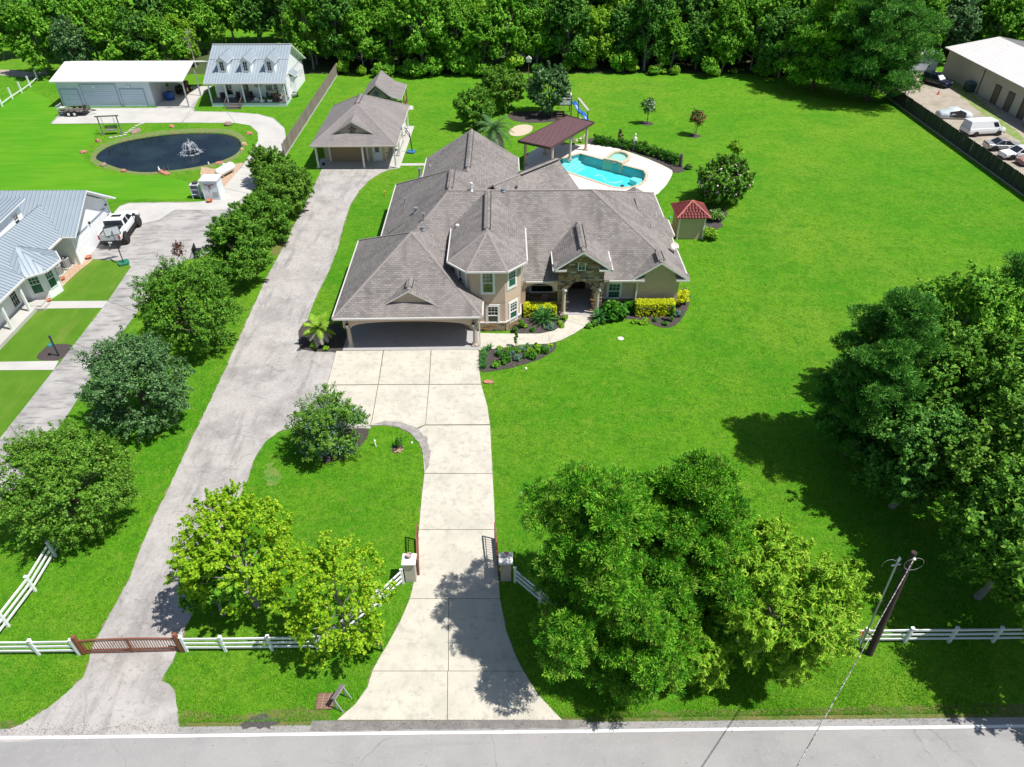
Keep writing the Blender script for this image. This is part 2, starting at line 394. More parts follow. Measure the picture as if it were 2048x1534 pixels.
def needlecloud(name, m, ntuft, cen, rad, ln, seed=1, per=14, w=.02, squash=.7):
    rg = np.random.default_rng(seed); k = len(cen)
    wgt = rad**2; idx = rg.choice(k, ntuft, p=wgt/wgt.sum())
    d = unit(rg.normal(size=(ntuft, 3))); d[:, 2] = np.abs(d[:, 2])*.9+.05; d = unit(d)
    P = cen[idx]+d*rad[idx][:, None]*rg.uniform(.55, 1.05, (ntuft, 1))*np.array([[1, 1, squash]])
    axis = unit(d+np.array([[0, 0, .5]])+rg.normal(size=(ntuft, 3))*.25)
    N = ntuft*per; A = np.repeat(axis, per, 0); Pn = np.repeat(P, per, 0)
    q = unit(A*.62+rg.normal(size=(N, 3))*.66); L = ln*rg.uniform(.7, 1.1, (N, 1))
    side = unit(np.cross(q, rg.normal(size=(N, 3))))*w
    tip = np.stack([Pn+q*L-side, Pn+q*L+side], 1).reshape(ntuft, per*2, 3)
    V = np.concatenate([P[:, None, :]-axis[:, None, :]*.03, tip], 1).reshape(-1, 3); st_ = per*2+1
    b0 = (np.arange(ntuft)*st_)[:, None]; kk = np.arange(per)[None, :]*2
    F = np.stack([b0+0*kk, b0+1+kk, b0+2+kk], 2).reshape(-1, 3)
    me = fastmesh(name, V, F); me.materials.append(m)
    return me
def limbs(mb, base, top, r0, targets, rg, r_b=.05, bend=.35):
    """tapered trunk and limbs reaching clump centres"""
    segs = 6; pts = []
    for i in range(segs+1):
        t = i/segs; pts.append(Vector(base).lerp(Vector(top), t)+Vector((rg.uniform(-1, 1), rg.uniform(-1, 1), 0))*r0*.9*(0 < i < segs))
    rad = [r0*(1.25 if i == 0 else 1-.7*i/segs) for i in range(segs+1)]
    for i in range(segs): mb.cyl(pts[i], pts[i+1], rad[i], rad[i+1], 8, cap=False)
    for tg in targets:
        tg = Vector(tg)
        h = tg.z-base[2]; f = min(.95, max(.22, (h*.55)/max(.1, (top[2]-base[2]))))
        k = min(segs-1, int(f*segs)); s = pts[k].lerp(pts[k+1], f*segs-k)
        mid = s.lerp(tg, .5)+Vector((rg.uniform(-.2, .2), rg.uniform(-.2, .2), rg.uniform(-.1, .3)))*bend*(tg-s).length
        rb = min(rad[k]*.55, r_b*(1+(tg-s).length*.25))
        mb.cyl(s, mid, rb, rb*.6, 6, cap=False); mb.cyl(mid, tg, rb*.6, rb*.22, 5, cap=False)
def grow(name, label, cat, x, y, R_, rz, zc, kind, n, size, seed, nclump=26, lump=None, bark=None, group=None, tr=.16, aspect=.55, ntrunk=1, lean=(0, 0), lo=.55, blossom=None, sx=1., shell=.6, dens=1.6, core=.22):
    rg = np.random.default_rng(seed); rr = random.Random(seed)
    lump = lump or R_*.36
    cen = clumps(rg, nclump, R_, rz, zc, lump, lo); cen[:, 0] *= sx
    cen[:, 0] += lean[0]*(cen[:, 2]/max(zc, .1)); cen[:, 1] += lean[1]*(cen[:, 2]/max(zc, .1))
    rad = lump*rg.uniform(.65, 1.2, nclump)
    t = thing(name, label, cat, (x, y, 0), 0, group)
    me = spraycloud('crown', LM[kind], int(n*dens), cen, rad, size*.78, seed, aspect, core=core)
    o = link('crown', me, None, t)
    if blossom:
        me = leafcloud('blossom', LM[blossom[0]], blossom[1], cen, rad*1.06, blossom[2], seed+5, .8, shell=.93)
        link('blossom', me, None, t)
    mb = MB()
    for k in range(ntrunk):
        a = k*2.4; off = .06*R_ if ntrunk > 1 else 0
        limbs(mb, (math.cos(a)*off, math.sin(a)*off, -.05), (lean[0]*.9+math.cos(a)*R_*.3*(ntrunk > 1), lean[1]*.9+math.sin(a)*R_*.3*(ntrunk > 1), zc+rz*.25), tr/(ntrunk**.5), [cen[i] for i in range(k, nclump, ntrunk)][:18], rr, tr*.4)
    mb.make('trunk', bark or BARK, t, smooth=True, uv=False)
    return t
def pine(name, label, x, y, Ht, R_, z0, kind, ntuft, seed, per=14, ln=.3, lean=(0, 0), tr=.2, nlev=9, w=.02, group=None, bias=None):
    rg = np.random.default_rng(seed); rr = random.Random(seed); cen = []; rad = []
    for k in range(nlev):
        f = k/(nlev-1); z = z0+(Ht-z0)*f
        rk = R_*(math.sin(math.pi*min(1, .30+.62*f))**.8)*(1 if f < .9 else .8)
        m_ = max(3, int(4+8*(1-f)))
        for j in range(m_):
            a = 2*math.pi*(j+rr.random())/m_+k*.9; q = rk*rr.uniform(.5, 1.08)
            for e in ((1., 1), (.62, .85)) if q > 1.2 else ((1., 1),):
                cx = math.cos(a)*q*e[0]+lean[0]*f; cy = math.sin(a)*q*e[0]+lean[1]*f
                if bias and rr.random() < bias[2] and cx*bias[0]+cy*bias[1] > .4*R_: continue
                cen.append((cx, cy, z+rr.uniform(-.35, .35)+.12*q)); rad.append(R_*.16*rr.uniform(.8, 1.35)*e[1]+.12)
    cen = np.array(cen); rad = np.array(rad)*1.12
    ph = np.sin(cen[:, 0]*1.5+seed)*np.sin(cen[:, 1]*1.7+seed*2)+.6*np.sin(cen[:, 2]*2.1+cen[:, 0]); keep = (ph > -.55)|(cen[:, 2] > Ht-1.2); cen, rad = cen[keep], rad[keep]
    t = thing(name, label, 'tree', (x, y, 0), 0, group)
    link('crown', needlecloud('crown', LM[kind], ntuft, cen, rad*1.12, ln, seed, per, w), None, t)
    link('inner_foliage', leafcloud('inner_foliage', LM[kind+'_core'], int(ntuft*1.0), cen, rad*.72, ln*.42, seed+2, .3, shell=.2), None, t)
    mb = MB(); limbs(mb, (0, 0, -.05), (lean[0], lean[1], Ht*.97), tr, cen[::2], rr, tr*.3, .12)
    mb.make('trunk', BARK, t, smooth=True, uv=False)
    return t
def frond_mesh(mb, o, az, el, L, nl, lw, ll, droop, w=.035):
    """one arching frond: rachis and leaflets"""
    p = Vector(o); d = Vector((math.cos(az)*math.cos(el), math.sin(az)*math.cos(el), math.sin(el))); pts = [p.copy()]
    st = L/nl
    for i in range(nl):
        d = (d+Vector((0, 0, -droop*st*(1+i/nl)))).normalized(); p = p+d*st; pts.append(p.copy())
    for i in range(0, nl, 2): mb.bar(pts[i], pts[min(i+2, nl)], w*(1-.7*i/nl), w*.6)
    for i in range(1, nl):
        t = (pts[i+1 if i < nl else i]-pts[i-1]).normalized(); s = t.cross(Vector((0, 0, 1)))
        if s.length < .05: s = Vector((1, 0, 0))
        s.normalize(); q = ll*math.sin(math.pi*(.15+.8*i/nl))
        for sg in (-1, 1):
            e = pts[i]+(s*sg*.8+t*.55+Vector((0, 0, -.25))).normalized()*q
            mb.add([pts[i]-t*lw, pts[i]+t*lw, e], [(0, 1, 2)])
def shrub(name, label, x, y, r, h, kind, n, size, seed, group=None, blossom=None, cat='shrub', sx=1, sy=1, box=False):
    rg = np.random.default_rng(seed)
    if box:
        k = 1500; P = rg.uniform(-1, 1, (k, 3)); ax = rg.integers(0, 3, k)
        for i in range(k): P[i, ax[i]] = 1 if ax[i] == 2 else rg.choice((-1, 1))
        cen = P*np.array([[sx-.08, sy-.08, h/2-.06]]); cen[:, 2] += h/2; rad = np.full(k, .09)
    else:
        k = 14; cen = clumps(rg, k, r, h*.5, h*.5, r*.4, .4)*np.array([[sx, sy, 1]]); rad = r*.42*rg.uniform(.7, 1.1, k)
    t = thing(name, label, cat, (x, y, 0), 0, group)
    link('foliage', leafcloud('foliage', LM[kind], n, cen, rad, size, seed, shell=.5 if not box else .2), None, t)
    if blossom: link('blossom', leafcloud('blossom', LM[blossom[0]], blossom[1], cen, rad*1.05, blossom[2], seed+3, .8, shell=.9), None, t)
    mb = MB(); mb.cyl((0, 0, -.02), (0, 0, h*.6), .03, .012, 6)
    for a in (0, 2, 4.1): mb.cyl((0, 0, .05), (math.cos(a)*r*.5*sx, math.sin(a)*r*.5*sy, h*.6), .018, .008, 5)
    mb.make('stem', BARK, t, uv=False)
    return t
def strap(name, label, x, y, h, kind, n, seed, cat='plant', group=None, w=.03, spread=.6, sx=1, sy=1):
    rg = random.Random(seed); mb = MB()
    for i in range(n):
        a = rg.uniform(0, 6.28); o = (rg.uniform(-.15, .15)*sx, rg.uniform(-.15, .15)*sy, 0)
        L = h*rg.uniform(.7, 1.2); s = spread*rg.uniform(.3, 1.1); p = Vector(o); d = Vector((math.cos(a)*s, math.sin(a)*s, 1)).normalized(); sd = Vector((-math.sin(a), math.cos(a), 0))*w
        q = p+d*L*.5; d2 = (d+Vector((math.cos(a), math.sin(a), -.6))*.55).normalized(); e = q+d2*L*.55
        mb.add([p-sd*.6, p+sd*.6, q+sd, q-sd], [(0, 1, 2, 3)]); mb.add([q-sd, q+sd, e], [(0, 1, 2)])
    t = tag(mb.make(name, LM[kind], None, uv=False), label, cat, group); t.location = (x, y, 0.0)
    return t
# ---------------------------------------------------------------- setting: ground and everything flat on it
GRASS = mat('grass', (.145, .375, .012), [(.05, (.235, .40, .028), .42, .62, .9), (.16, (.08, .31, .009), .44, .66, .85), (.5, (.055, .27, .010), .50, .74, .7), (.5, (.21, .37, .03), .50, .70, .55, (.12, 1.6, 1)), (1.3, (.24, .39, .04), .50, .72, .75), (2.4, (.05, .21, .006), .48, .66, .65), (5, (.04, .18, .006), .48, .70, .65),
             (12, (.04, .17, .006), .50, .68, .7), (26, (.025, .12, .004), .48, .66, .8), (50, (.24, .46, .05), .55, .75, .6)], .9, [(16, .8, .12), (45, .9, .06)], spec=.1)
GRASS2 = mat('clipped_grass', (.10, .215, .018), [(.5, (.07, .18, .012), .4, .65, .8), (.8, (.19, .24, .05), .52, .75, .7, (1, .25, 1)), (25, (.04, .10, .008), .5, .72, .7)], .9, [(40, .7, .05)], spec=.1)
DRYGRASS = mat('dry_grass', (.17, .17, .05), [(.8, (.07, .16, .015), .42, .62, .9), (6, (.26, .22, .13), .5, .7, .7), (28, (.06, .08, .02), .5, .72, .6)], .95, [(26, .8, .07)], spec=.1)
CONC = mat('concrete', (.535, .495, .42), [(.5, (.42, .40, .34), .40, .66, .8), (2.5, (.33, .31, .27), .50, .72, .7), (.9, (.42, .40, .36), .55, .8, .5, (1, 6, 1)), (9, (.33, .31, .27), .58, .8, .55), (45, (.40, .38, .34), .5, .75, .4)], .9, [(50, .2, .01)], spec=.25)
CONC_SHADE = mat('shaded_concrete', (.36, .35, .35), [(1.5, (.29, .285, .29), .45, .7, .6)], .75, spec=.3)  # darker copy of the concrete, shade of the roofed floors painted in
CONCB = mat('bright_concrete', (.47, .455, .43), [(.4, (.38, .37, .35), .42, .7, .8), (3, (.42, .40, .38), .55, .8, .5), (.7, (.36, .34, .33), .56, .75, .45, (1, 3, 1))], .9, spec=.25)
AGED = mat('aged_asphalt', (.40, .375, .36), [(.35, (.28, .265, .255), .44, .62, .9), (1.0, (.46, .435, .415), .50, .68, .6), (.8, (.21, .20, .195), .52, .70, .7, (2.2, .35, 1)), (2.6, (.45, .43, .41), .54, .72, .35), (5, (.17, .16, .155), .56, .72, .7), (26, (.20, .19, .185), .52, .72, .6), (60, (.52, .50, .48), .56, .78, .5)], .95, [(40, .7, .02)], spec=.2)
cracks(AGED, .42, .022, .38, (.11, .105, .10)); cracks(AGED, 2.2, .03, .28, (.13, .12, .115))
AGEDN = mat('weathered_drive_concrete', (.38, .365, .35), [(.5, (.28, .27, .265), .42, .62, .9), (1.0, (.15, .145, .145), .50, .68, .8, (.7, 2.6, 1)), (5, (.19, .18, .175), .56, .78, .5), (40, (.28, .27, .26), .5, .75, .4)], .95, [(40, .3, .01)], spec=.2)
ASPH = mat('asphalt', (.31, .30, .295), [(.3, (.24, .235, .235), .42, .66, .8), (.5, (.20, .197, .195), .55, .72, .5, (.15, 2, 1)), (7, (.36, .35, .345), .55, .75, .6), (1.0, (.34, .33, .34), .52, .78, .5, (.2, 1, 1)), (30, (.22, .215, .22), .5, .7, .6), (90, (.40, .39, .40), .55, .75, .6)], .9, [(80, .5, .01)], spec=.3)
cracks(ASPH, .16, .006, .4, (.10, .098, .095))
ASPHD = mat('shoulder_asphalt', (.17, .16, .155), [(1.5, (.26, .245, .23), .42, .66, .8), (24, (.30, .28, .26), .55, .75, .6)], .95, [(50, .6, .02)])
PAINT = mat('road_paint', (.74, .74, .74), [(14, (.5, .5, .5), .55, .8, .6)], .7)
GRAVEL = mat('gravel', (.36, .31, .26), [(.35, (.25, .23, .16), .46, .64, .85), (1.2, (.44, .39, .34), .5, .75, .7), (1.0, (.13, .17, .05), .60, .76, .7), (20, (.24, .20, .17), .5, .7, .6)], .95, [(30, .8, .03)])
DECK = mat('pool_deck_concrete', (.66, .61, .53), [(.6, (.62, .57, .50), .45, .7, .6), (30, (.55, .50, .44), .5, .75, .3)], .85, spec=.2)
COPING = mat('travertine', (.52, .42, .30), [(3, (.42, .33, .23), .4, .7, .7), (12, (.60, .50, .38), .5, .75, .5)], .8)
SAND = mat('play_sand', (.50, .42, .31), [(2, (.42, .34, .25), .4, .7, .6)], .95)
BANK = mat('pond_bank', (.15, .18, .045), [(.8, (.08, .22, .02), .42, .62, .9), (3, (.30, .24, .15), .5, .72, .8), (14, (.10, .08, .04), .5, .7, .6)], .95, [(16, .8, .06)])
MUD = mat('pond_bed', (.035, .035, .025), [], .9)
RIVER = mat('river_pebbles', (.42, .27, .17), [(7, (.62, .50, .38), .45, .65, .8), (14, (.20, .12, .09), .5, .7, .8)], .9, [(12, 1, .06)])

pond = smoothpts(GS([(190, 316), (203, 298), (235, 284), (290, 273), (350, 266), (410, 264.5), (450, 267), (475, 276), (483, 290), (474, 306), (450, 319), (420, 328), (380, 336), (330, 342), (290, 344.5), (256, 341), (222, 331)]), 4)
pool = GS([(1160, 308), (1204, 320), (1245, 331), (1287, 342), (1292, 351), (1288, 362), (1278, 370), (1262, 374.5), (1240, 376), (1226, 374), (1132, 343), (1110, 331), (1112, 322)])
E_ = 420
grd = sheet('ground', [(-E_, -60), (E_, -60), (E_, 520), (-E_, 520)], 0, GRASS, [pond, pool])
# road, line, shoulder
ROADY = 15.17
sheet('road', [(-90, 3), (90, 3), (90, ROADY+.38), (-90, ROADY+.38)], .006, ASPH)
lm = MB()
for k in range(60): lm.box(-89+3*k+1.5, ROADY-.02+.008*math.sin(k), .010, 3.0, .13, .003)
tag(lm.make('road_marking', PAINT), kind='structure')
sheet('road', [(-90, -2), (90, -2), (90, 1.5), (-90, 1.5)], .006, ASPH)
sheet('shoulder', ragged([(-8.9, ROADY+.12), (3.6, ROADY+.12), (3.6, ROADY+.5), (-8.9, ROADY+.62)], .03, .3), .011, ASPHD)
sheet('verge', ragged([(-60, ROADY+.3), (-22, ROADY+.3), (-16.2, ROADY+.3), (-16.2, ROADY+.85), (-22.5, ROADY+.75), (-60, ROADY+.9)], .09, .35), .004, DRYGRASS)
sheet('verge', ragged([(-14.9, ROADY+.3), (-7.9, ROADY+.3), (-8.4, ROADY+1.2), (-11.2, ROADY+1.05), (-12.8, ROADY+.9), (-14.9, ROADY+1.2)], .12, .3), .0045, DRYGRASS)
sheet('verge', ragged([(2.4, ROADY+.3), (60, ROADY+.3), (60, ROADY+.95), (30, ROADY+1.05), (14, ROADY+.95), (5, ROADY+.8), (2.6, ROADY+.62)], .10, .35), .0045, DRYGRASS)
sheet('verge', ragged([(-12.0, ROADY+.33), (-10.6, ROADY+.33), (-10.3, ROADY+.66), (-11.2, ROADY+.95), (-11.9, ROADY+.7)], .12, .2), .009, mat('tar_patch', (.07, .065, .065), [(9, (.16, .15, .14), .5, .7, .8)], .95, [(30, 1, .05)]))

# old asphalt drive
aged = GS([(645, 336), (800, 336), (780, 339), (758, 348), (738, 361), (718, 382), (700, 412), (688, 447), (675, 497), (657, 543), (640, 577), (624, 612), (612, 650), (606, 690), (640, 703), (674, 703),
           (654, 771), (700, 800), (742, 856), (690, 857), (630, 846), (590, 852), (556, 864), (531, 884), (511, 912), (501, 938), (494, 962), (462, 1030), (430, 1110), (395, 1200), (362, 1280), (345, 1322), (322, 1361), (350, 1379), (356, 1420), (356, 1467),
           (0, 1484), (-60, 1484), (-60, 1478), (0, 1466), (44, 1450), (95, 1417), (139, 1382), (166, 1355), (176, 1328), (192, 1278), (228, 1216), (260, 1154), (287, 1080), (300, 1052), (353, 943), (378, 890), (450, 740), (531, 559), (563, 502), (592, 443), (625, 380)])
sheet('old_driveway', ragged(aged, .045, .35), .008, AGED)
EDGE = mat('dry_soil_edge', (.20, .17, .11), [(2, (.10, .19, .03), .42, .62, .9), (9, (.28, .23, .16), .5, .7, .7)], .95, [(20, .8, .04)])
sheet('drive_edge', ragged(aged, .16, .22), .0055, EDGE)
sheet('bare_soil', ragged(GS([(556, 464), (596, 440), (588, 462), (560, 508), (540, 512)]), .12, .35), .005, DRYGRASS)

# concrete driveway cast in slabs with open joints
LE = [(738, 852), (770, 851), (800, 856), (822, 868), (838, 884), (846, 905), (849, 948), (843, 1000), (838, 1060), (831, 1130), (828, 1165), (820, 1198), (800, 1245), (775, 1290), (757, 1320), (745, 1343), (735, 1375), (712, 1408), (672, 1443)]
RE = [(958, 700), (959, 740), (963, 775), (975, 815), (980, 850), (985, 948), (988, 1000), (990, 1060), (993, 1100), (996, 1150), (1000, 1198), (1012, 1260), (1030, 1310), (1047, 1343), (1076, 1390), (1124, 1440)]
def edge(E, y):
    for a, b in zip(E, E[1:]):
        if a[1] <= y <= b[1]: return a[0]+(b[0]-a[0])*(y-a[1])/max(b[1]-a[1], 1e-6)
    return E[-1][0] if y > E[-1][1] else E[0][0]
def run(E, y0, y1): return [(edge(E, y0), y0)]+[q for q in E if y0+2 < q[1] < y1-2]+[(edge(E, y1), y1)]
drv = tag(bpy.data.objects.new('driveway', None), kind='structure'); col.objects.link(drv)
base = [(672, 703), (958, 700)]+RE[1:]+[(672, 1443)]+LE[::-1][1:]+[(690, 857), (660, 830), (654, 771)]
JM = mat('joint_filler', (.17, .15, .115), [(6, (.05, .09, .02), .5, .65, .6)], .95)
o = sheet('joint_bed', GS(base), .012, JM, kind=None, parent=drv)
sheet('drive_edge', ragged(GS(base), .12, .2), .0056, EDGE)
g = .55
def slab(pts, name='slab'):
    P = GS(pts); mb = MB(); mb.prism(P, .014, .045+random.uniform(-.003, .003)); return mb.make(name, CONC, drv, uv=False)
slab([(673, 703), (766, 702), (756, 769.2), (655, 770.2)]); slab([(768, 702), (861.5, 701), (857.5, 769), (757.5, 769.2)]); slab([(863, 701), (957, 700.5), (958.5, 740), (962, 768.5), (859, 769)])
slab([(655, 771.8), (755.5, 770.8), (743.5, 840), (739, 851.5), (700, 856), (662, 833)]); slab([(757, 770.8), (857.3, 770.5), (850.6, 849.5), (820, 862), (800, 855.5), (770, 850.5), (741, 851), (745, 840)])
slab([(858.8, 770.5), (962.3, 770), (975, 815), (979.3, 849.2), (851.5, 850)])
rows = [851, 948, 1060, 1198, 1343, 1441]
for i, (a, b) in enumerate(zip(rows, rows[1:])):
    L = run(LE, a+g, b-g); Rr = run(RE, a+g, b-g)
    if i == 0: L = [(850.5, 851.8), (823, 866)]+[q for q in LE if 868 <= q[1] < 946]+[(849, 947)]
    if i < 3: slab(L+Rr[::-1])
    else:
        c = 897-(i-3)*2
        slab(L+[(c-.9, b-g), (c-.3, a+g)]); slab([(c+.9, a+g), (c+.5, b-g)]+Rr[::-1])
# darker tyre-worn sweep on the inside of the bend
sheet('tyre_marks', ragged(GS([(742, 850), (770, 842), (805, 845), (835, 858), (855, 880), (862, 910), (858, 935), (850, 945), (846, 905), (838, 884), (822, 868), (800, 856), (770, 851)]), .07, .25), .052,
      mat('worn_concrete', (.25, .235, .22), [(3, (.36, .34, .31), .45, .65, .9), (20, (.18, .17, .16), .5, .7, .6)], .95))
# carport floor, walk, garage floor
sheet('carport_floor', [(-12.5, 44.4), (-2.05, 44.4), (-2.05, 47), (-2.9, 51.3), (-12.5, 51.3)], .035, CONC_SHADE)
sheet('front_walk', GS([(958, 667), (1024, 668), (1080, 668), (1108, 662), (1126, 651), (1136, 638), (1136, 629), (1190, 629), (1182, 643), (1168, 655), (1148, 668), (1120, 682), (1096, 688), (1040, 690), (1030, 693), (990, 698), (958, 701)]), .04, CONC)
jm = MB()
for a, b in (((1097, 671), (1101, 687)), ((1134, 642), (1170, 652)), ((1030, 668), (1036, 691))):
    A, B_ = G(*a), G(*b); jm.bar((*A, .0405), (*B_, .0405), .03, .004)
tag(jm.make('walk_joint', JM), kind='structure')
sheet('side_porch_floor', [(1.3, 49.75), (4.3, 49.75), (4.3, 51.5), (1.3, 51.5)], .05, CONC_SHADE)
sheet('garage_slab', [(-22.0, 80.9), (-12.2, 80.9), (-11.9, 94.6), (-11.9, 95.4), (-14.2, 95.4), (-14.2, 84), (-22, 84)], .03, CONCB)
sheet('shed_path', [(-12.2, 81.6), (-8.3, 81.6), (-8.3, 82.3), (-12.2, 82.3)], .025, CONCB)
sheet('patio', GS([(812, 210), (826, 212), (827, 219), (813, 220)]), .02, CONCB)
# pool deck
deck = smoothpts(GS([(1050, 345), (1052, 318), (1062, 303), (1085, 293), (1112, 288), (1160, 290), (1190, 288), (1225, 294), (1262, 306), (1300, 320), (1335, 336), (1345, 345), (1336, 365), (1322, 381), (1300, 392), (1180, 400), (1080, 370)]), 3)
sheet('pool_deck', deck, .03, DECK, [pool])
# neighbour drives
nb = GS([(0, 877), (108, 740), (116, 731), (150, 687), (216, 602), (262, 534), (255, 527), (240, 522), (190, 519), (172, 517), (205, 470), (230, 430), (229, 424), (240, 412), (258, 406), (300, 405), (384, 404), (408, 403), (452, 392),
         (447, 376), (487, 328), (516, 282), (515, 265), (500, 251), (469, 245), (362, 244), (200, 246), (100, 248), (112, 235), (125, 222), (130, 216), (312, 216), (350, 178), (410, 176), (388, 216), (390, 223), (453, 223.5), (516, 228), (547, 236), (569, 256), (573, 278), (571, 300), (535, 345), (500, 390), (470, 440), (420, 505), (400, 515), (372, 520), (330, 560), (275, 624), (212, 709), (166, 781), (140, 823), (0, 1020), (-80, 1130), (-80, 990)])
sheet('neighbour_driveway', nb, .02, AGEDN)
sheet('neighbour_apron', GS([(228, 425), (240, 412.5), (258, 407), (384, 406), (440, 398), (446, 377), (488, 330), (517, 283), (516, 265), (501, 251), (469, 246), (362, 245.5), (200, 247), (103, 248), (127, 223), (131, 217), (310, 217), (384, 217), (386, 223), (453, 224.5), (515, 229), (546, 237), (568, 257), (572, 278), (570, 298), (532, 340), (500, 386), (450, 420), (424, 420), (350, 420), (318, 440), (270, 450), (245, 445)]), .025, CONCB)
jm = MB()
for a, b in (((424, 421), (350, 421)), ((350, 421), (318, 441)), ((318, 441), (262, 455)), ((363, 245), (385, 217)), ((470, 246), (454, 224)), ((150, 687), (210, 711)), ((20, 851), (70, 925)), ((216, 602), (272, 624)), ((395, 218), (363, 245)), ((448, 377), (500, 388)), ((480, 335), (534, 343))):
    A, B_ = G(*a), G(*b); jm.bar((*A, .027), (*B_, .027), .05, .004)
tag(jm.make('drive_joint', mat('joint_line', (.16, .15, .14), [], .95)), kind='structure')
NL = mat('mown_neighbour_grass', (.085, .29, .010), [(.12, (.125, .31, .014), .42, .64, .9), (.9, (.06, .24, .006), .46, .66, .6, (.15, 1.3, 1)), (.7, (.19, .33, .05), .56, .76, .5, (.3, 1.4, 1)), (20, (.03, .13, .004), .50, .70, .6)], .9, [(20, .8, .08)], spec=.1)
sheet('neighbour_lawn', ragged(smoothpts(GS([(-60, 378), (20, 379), (215, 390), (236, 400), (300, 398), (380, 397), (392, 372), (330, 352), (250, 350), (180, 332), (170, 300), (196, 252), (98, 250), (120, 226), (60, 180), (-60, 240)]), 2), .1, .6), .002, NL)
sheet('neighbour_lawn', GS([(0, 727), (108, 727), (116, 722), (200, 616), (62, 616), (30, 660), (0, 690), (-60, 740)]), .006, GRASS2)
sheet('neighbour_lawn', GS([(107, 602), (214, 602), (262, 532), (250, 522), (200, 519), (185, 519), (160, 540), (125, 578)]), .006, GRASS2)
sheet('neighbour_lawn', GS([(-80, 740), (107, 740), (0, 872), (-80, 980)]), .006, GRASS2)
sheet('neighbour_path', GS([(-60, 741), (108, 740), (118, 722), (0, 724), (-60, 724)]), .022, CONCB)
sheet('neighbour_path', GS([(205, 616), (60, 618), (44, 628), (38, 612), (70, 603), (216, 602)]), .024, CONCB)
sheet('pebble_bed', GS([(62, 628), (30, 662), (0, 692), (-20, 705), (-20, 665), (8, 655), (45, 628)]), .012, RIVER)
sheet('pebble_bed', GS([(100, 604), (118, 580), (160, 540), (186, 520), (168, 512), (150, 515), (130, 545), (98, 590), (85, 604)]), .012, RIVER)
sheet('mulch_ring', ragged(smoothpts(GS([(73, 718), (82, 702), (100, 690), (125, 688), (143, 690), (140, 702), (124, 717), (100, 722)]), 3), .05, .3), .01, MULCH)
sheet('pebble_bed', ragged(smoothpts(GS([(402, 334), (430, 338), (470, 328), (492, 328), (470, 365), (452, 388), (440, 362), (405, 360)]), 2), .1, .5), .012, RIVER)
# pond
bank = smoothpts(GS([(182, 322), (193, 296), (228, 280), (290, 266), (350, 259), (412, 257), (458, 259), (484, 270), (492, 288), (484, 308), (458, 324), (425, 334), (382, 341), (330, 347), (290, 349), (250, 346), (212, 336)]), 4)
def ring(name, outer, inner, z0, z1, m):
    n = len(outer); V = [(x, y, z0) for x, y in outer]+[(x, y, z1) for x, y in inner]
    me = bpy.data.meshes.new(name); me.from_pydata(V, [], [(i, (i+1) % n, (i+1) % n+n, i+n) for i in range(n)]); me.update()
    o = link(name, me, m); o['kind'] = 'structure'; return o
pc = (sum(p[0] for p in pond)/len(pond), sum(p[1] for p in pond)/len(pond))
inn = [(pc[0]+(x-pc[0])*.93, pc[1]+(y-pc[1])*.93) for x, y in pond]
ring('pond_bank', pond, inn, .004, -.9, BANK)
sheet('pond_bank', ragged(bank, .12, .6), .005, BANK, [pond])
sheet('pond_bed', inn, -.9, MUD)
WATER = mat('pond_water', (.003, .007, .013), [(.2, (.014, .03, .03), .45, .7, .8)], .05, [(1.4, .35, .05), (6, .2, .02)], spec=.2)
sheet('pond_water', [(pc[0]+(x-pc[0])*.998, pc[1]+(y-pc[1])*.998) for x, y in pond], -.12, WATER)
# pool: shell, water
PLASTER = mat('pool_plaster', (.13, .64, .68), [(1.2, (.18, .70, .73), .45, .7, .6)], .6)
n = len(pool); ring('pool_shell', pool, pool, .03, -1.3, mat('pool_tile', (.07, .36, .40), [(5, (.10, .32, .33), .4, .7, .6)], .3))
sheet('pool_shell', pool, -1.1, PLASTER)
st = MB()
for k in range(4):
    d = .35+.42*k; st.prism([(6.2+d*.1, 81.9), (8.8, 84.6), (8.8+d*.75, 84.6-d*.7), (6.6+d*.75, 81.2-d*.3)], -1.29, -.25-.27*k)
st.prism([(15.0, 79.2), (15.9, 78.6), (15.8, 77.0), (15.3, 76.4), (14.9, 76.8), (15.2, 77.6), (14.5, 78.6)], -1.29, -.5)
tag(st.make('pool_steps', mat('pool_step_plaster', (.42, .72, .70), [], .6), uv=False), kind='structure')
pw = bpy.data.materials.new('pool_water'); pw.use_nodes = True; n_ = NT(pw)
tr = n_.new('BsdfTransparent'); tr.inputs[0].default_value = (.62, .93, .95, 1); gl = n_.new('BsdfGlossy'); gl.inputs['Roughness'].default_value = .04
fr = n_.new('Fresnel'); fr.inputs[0].default_value = 1.33; ms = n_.new('MixShader'); nz = n_.new('TexNoise'); nz.inputs['Scale'].default_value = 2.2; nz.inputs['Detail'].default_value = 3
tc = n_.new('TexCoord'); n_.l(tc.outputs['Object'], nz.inputs['Vector']); bp = n_.new('Bump'); bp.inputs['Strength'].default_value = .3; bp.inputs['Distance'].default_value = .05
n_.l(nz.outputs[0], bp.inputs['Height']); n_.l(bp.outputs[0], fr.inputs['Normal']); n_.l(bp.outputs[0], gl.inputs['Normal'])
n_.l(fr.outputs[0], ms.inputs[0]); n_.l(tr.outputs[0], ms.inputs[1]); n_.l(gl.outputs[0], ms.inputs[2]); n_.l(ms.outputs[0], n_.n['Material Output'].inputs[0])
sheet('pool_water', pool, -.09, pw)
cop = MB()
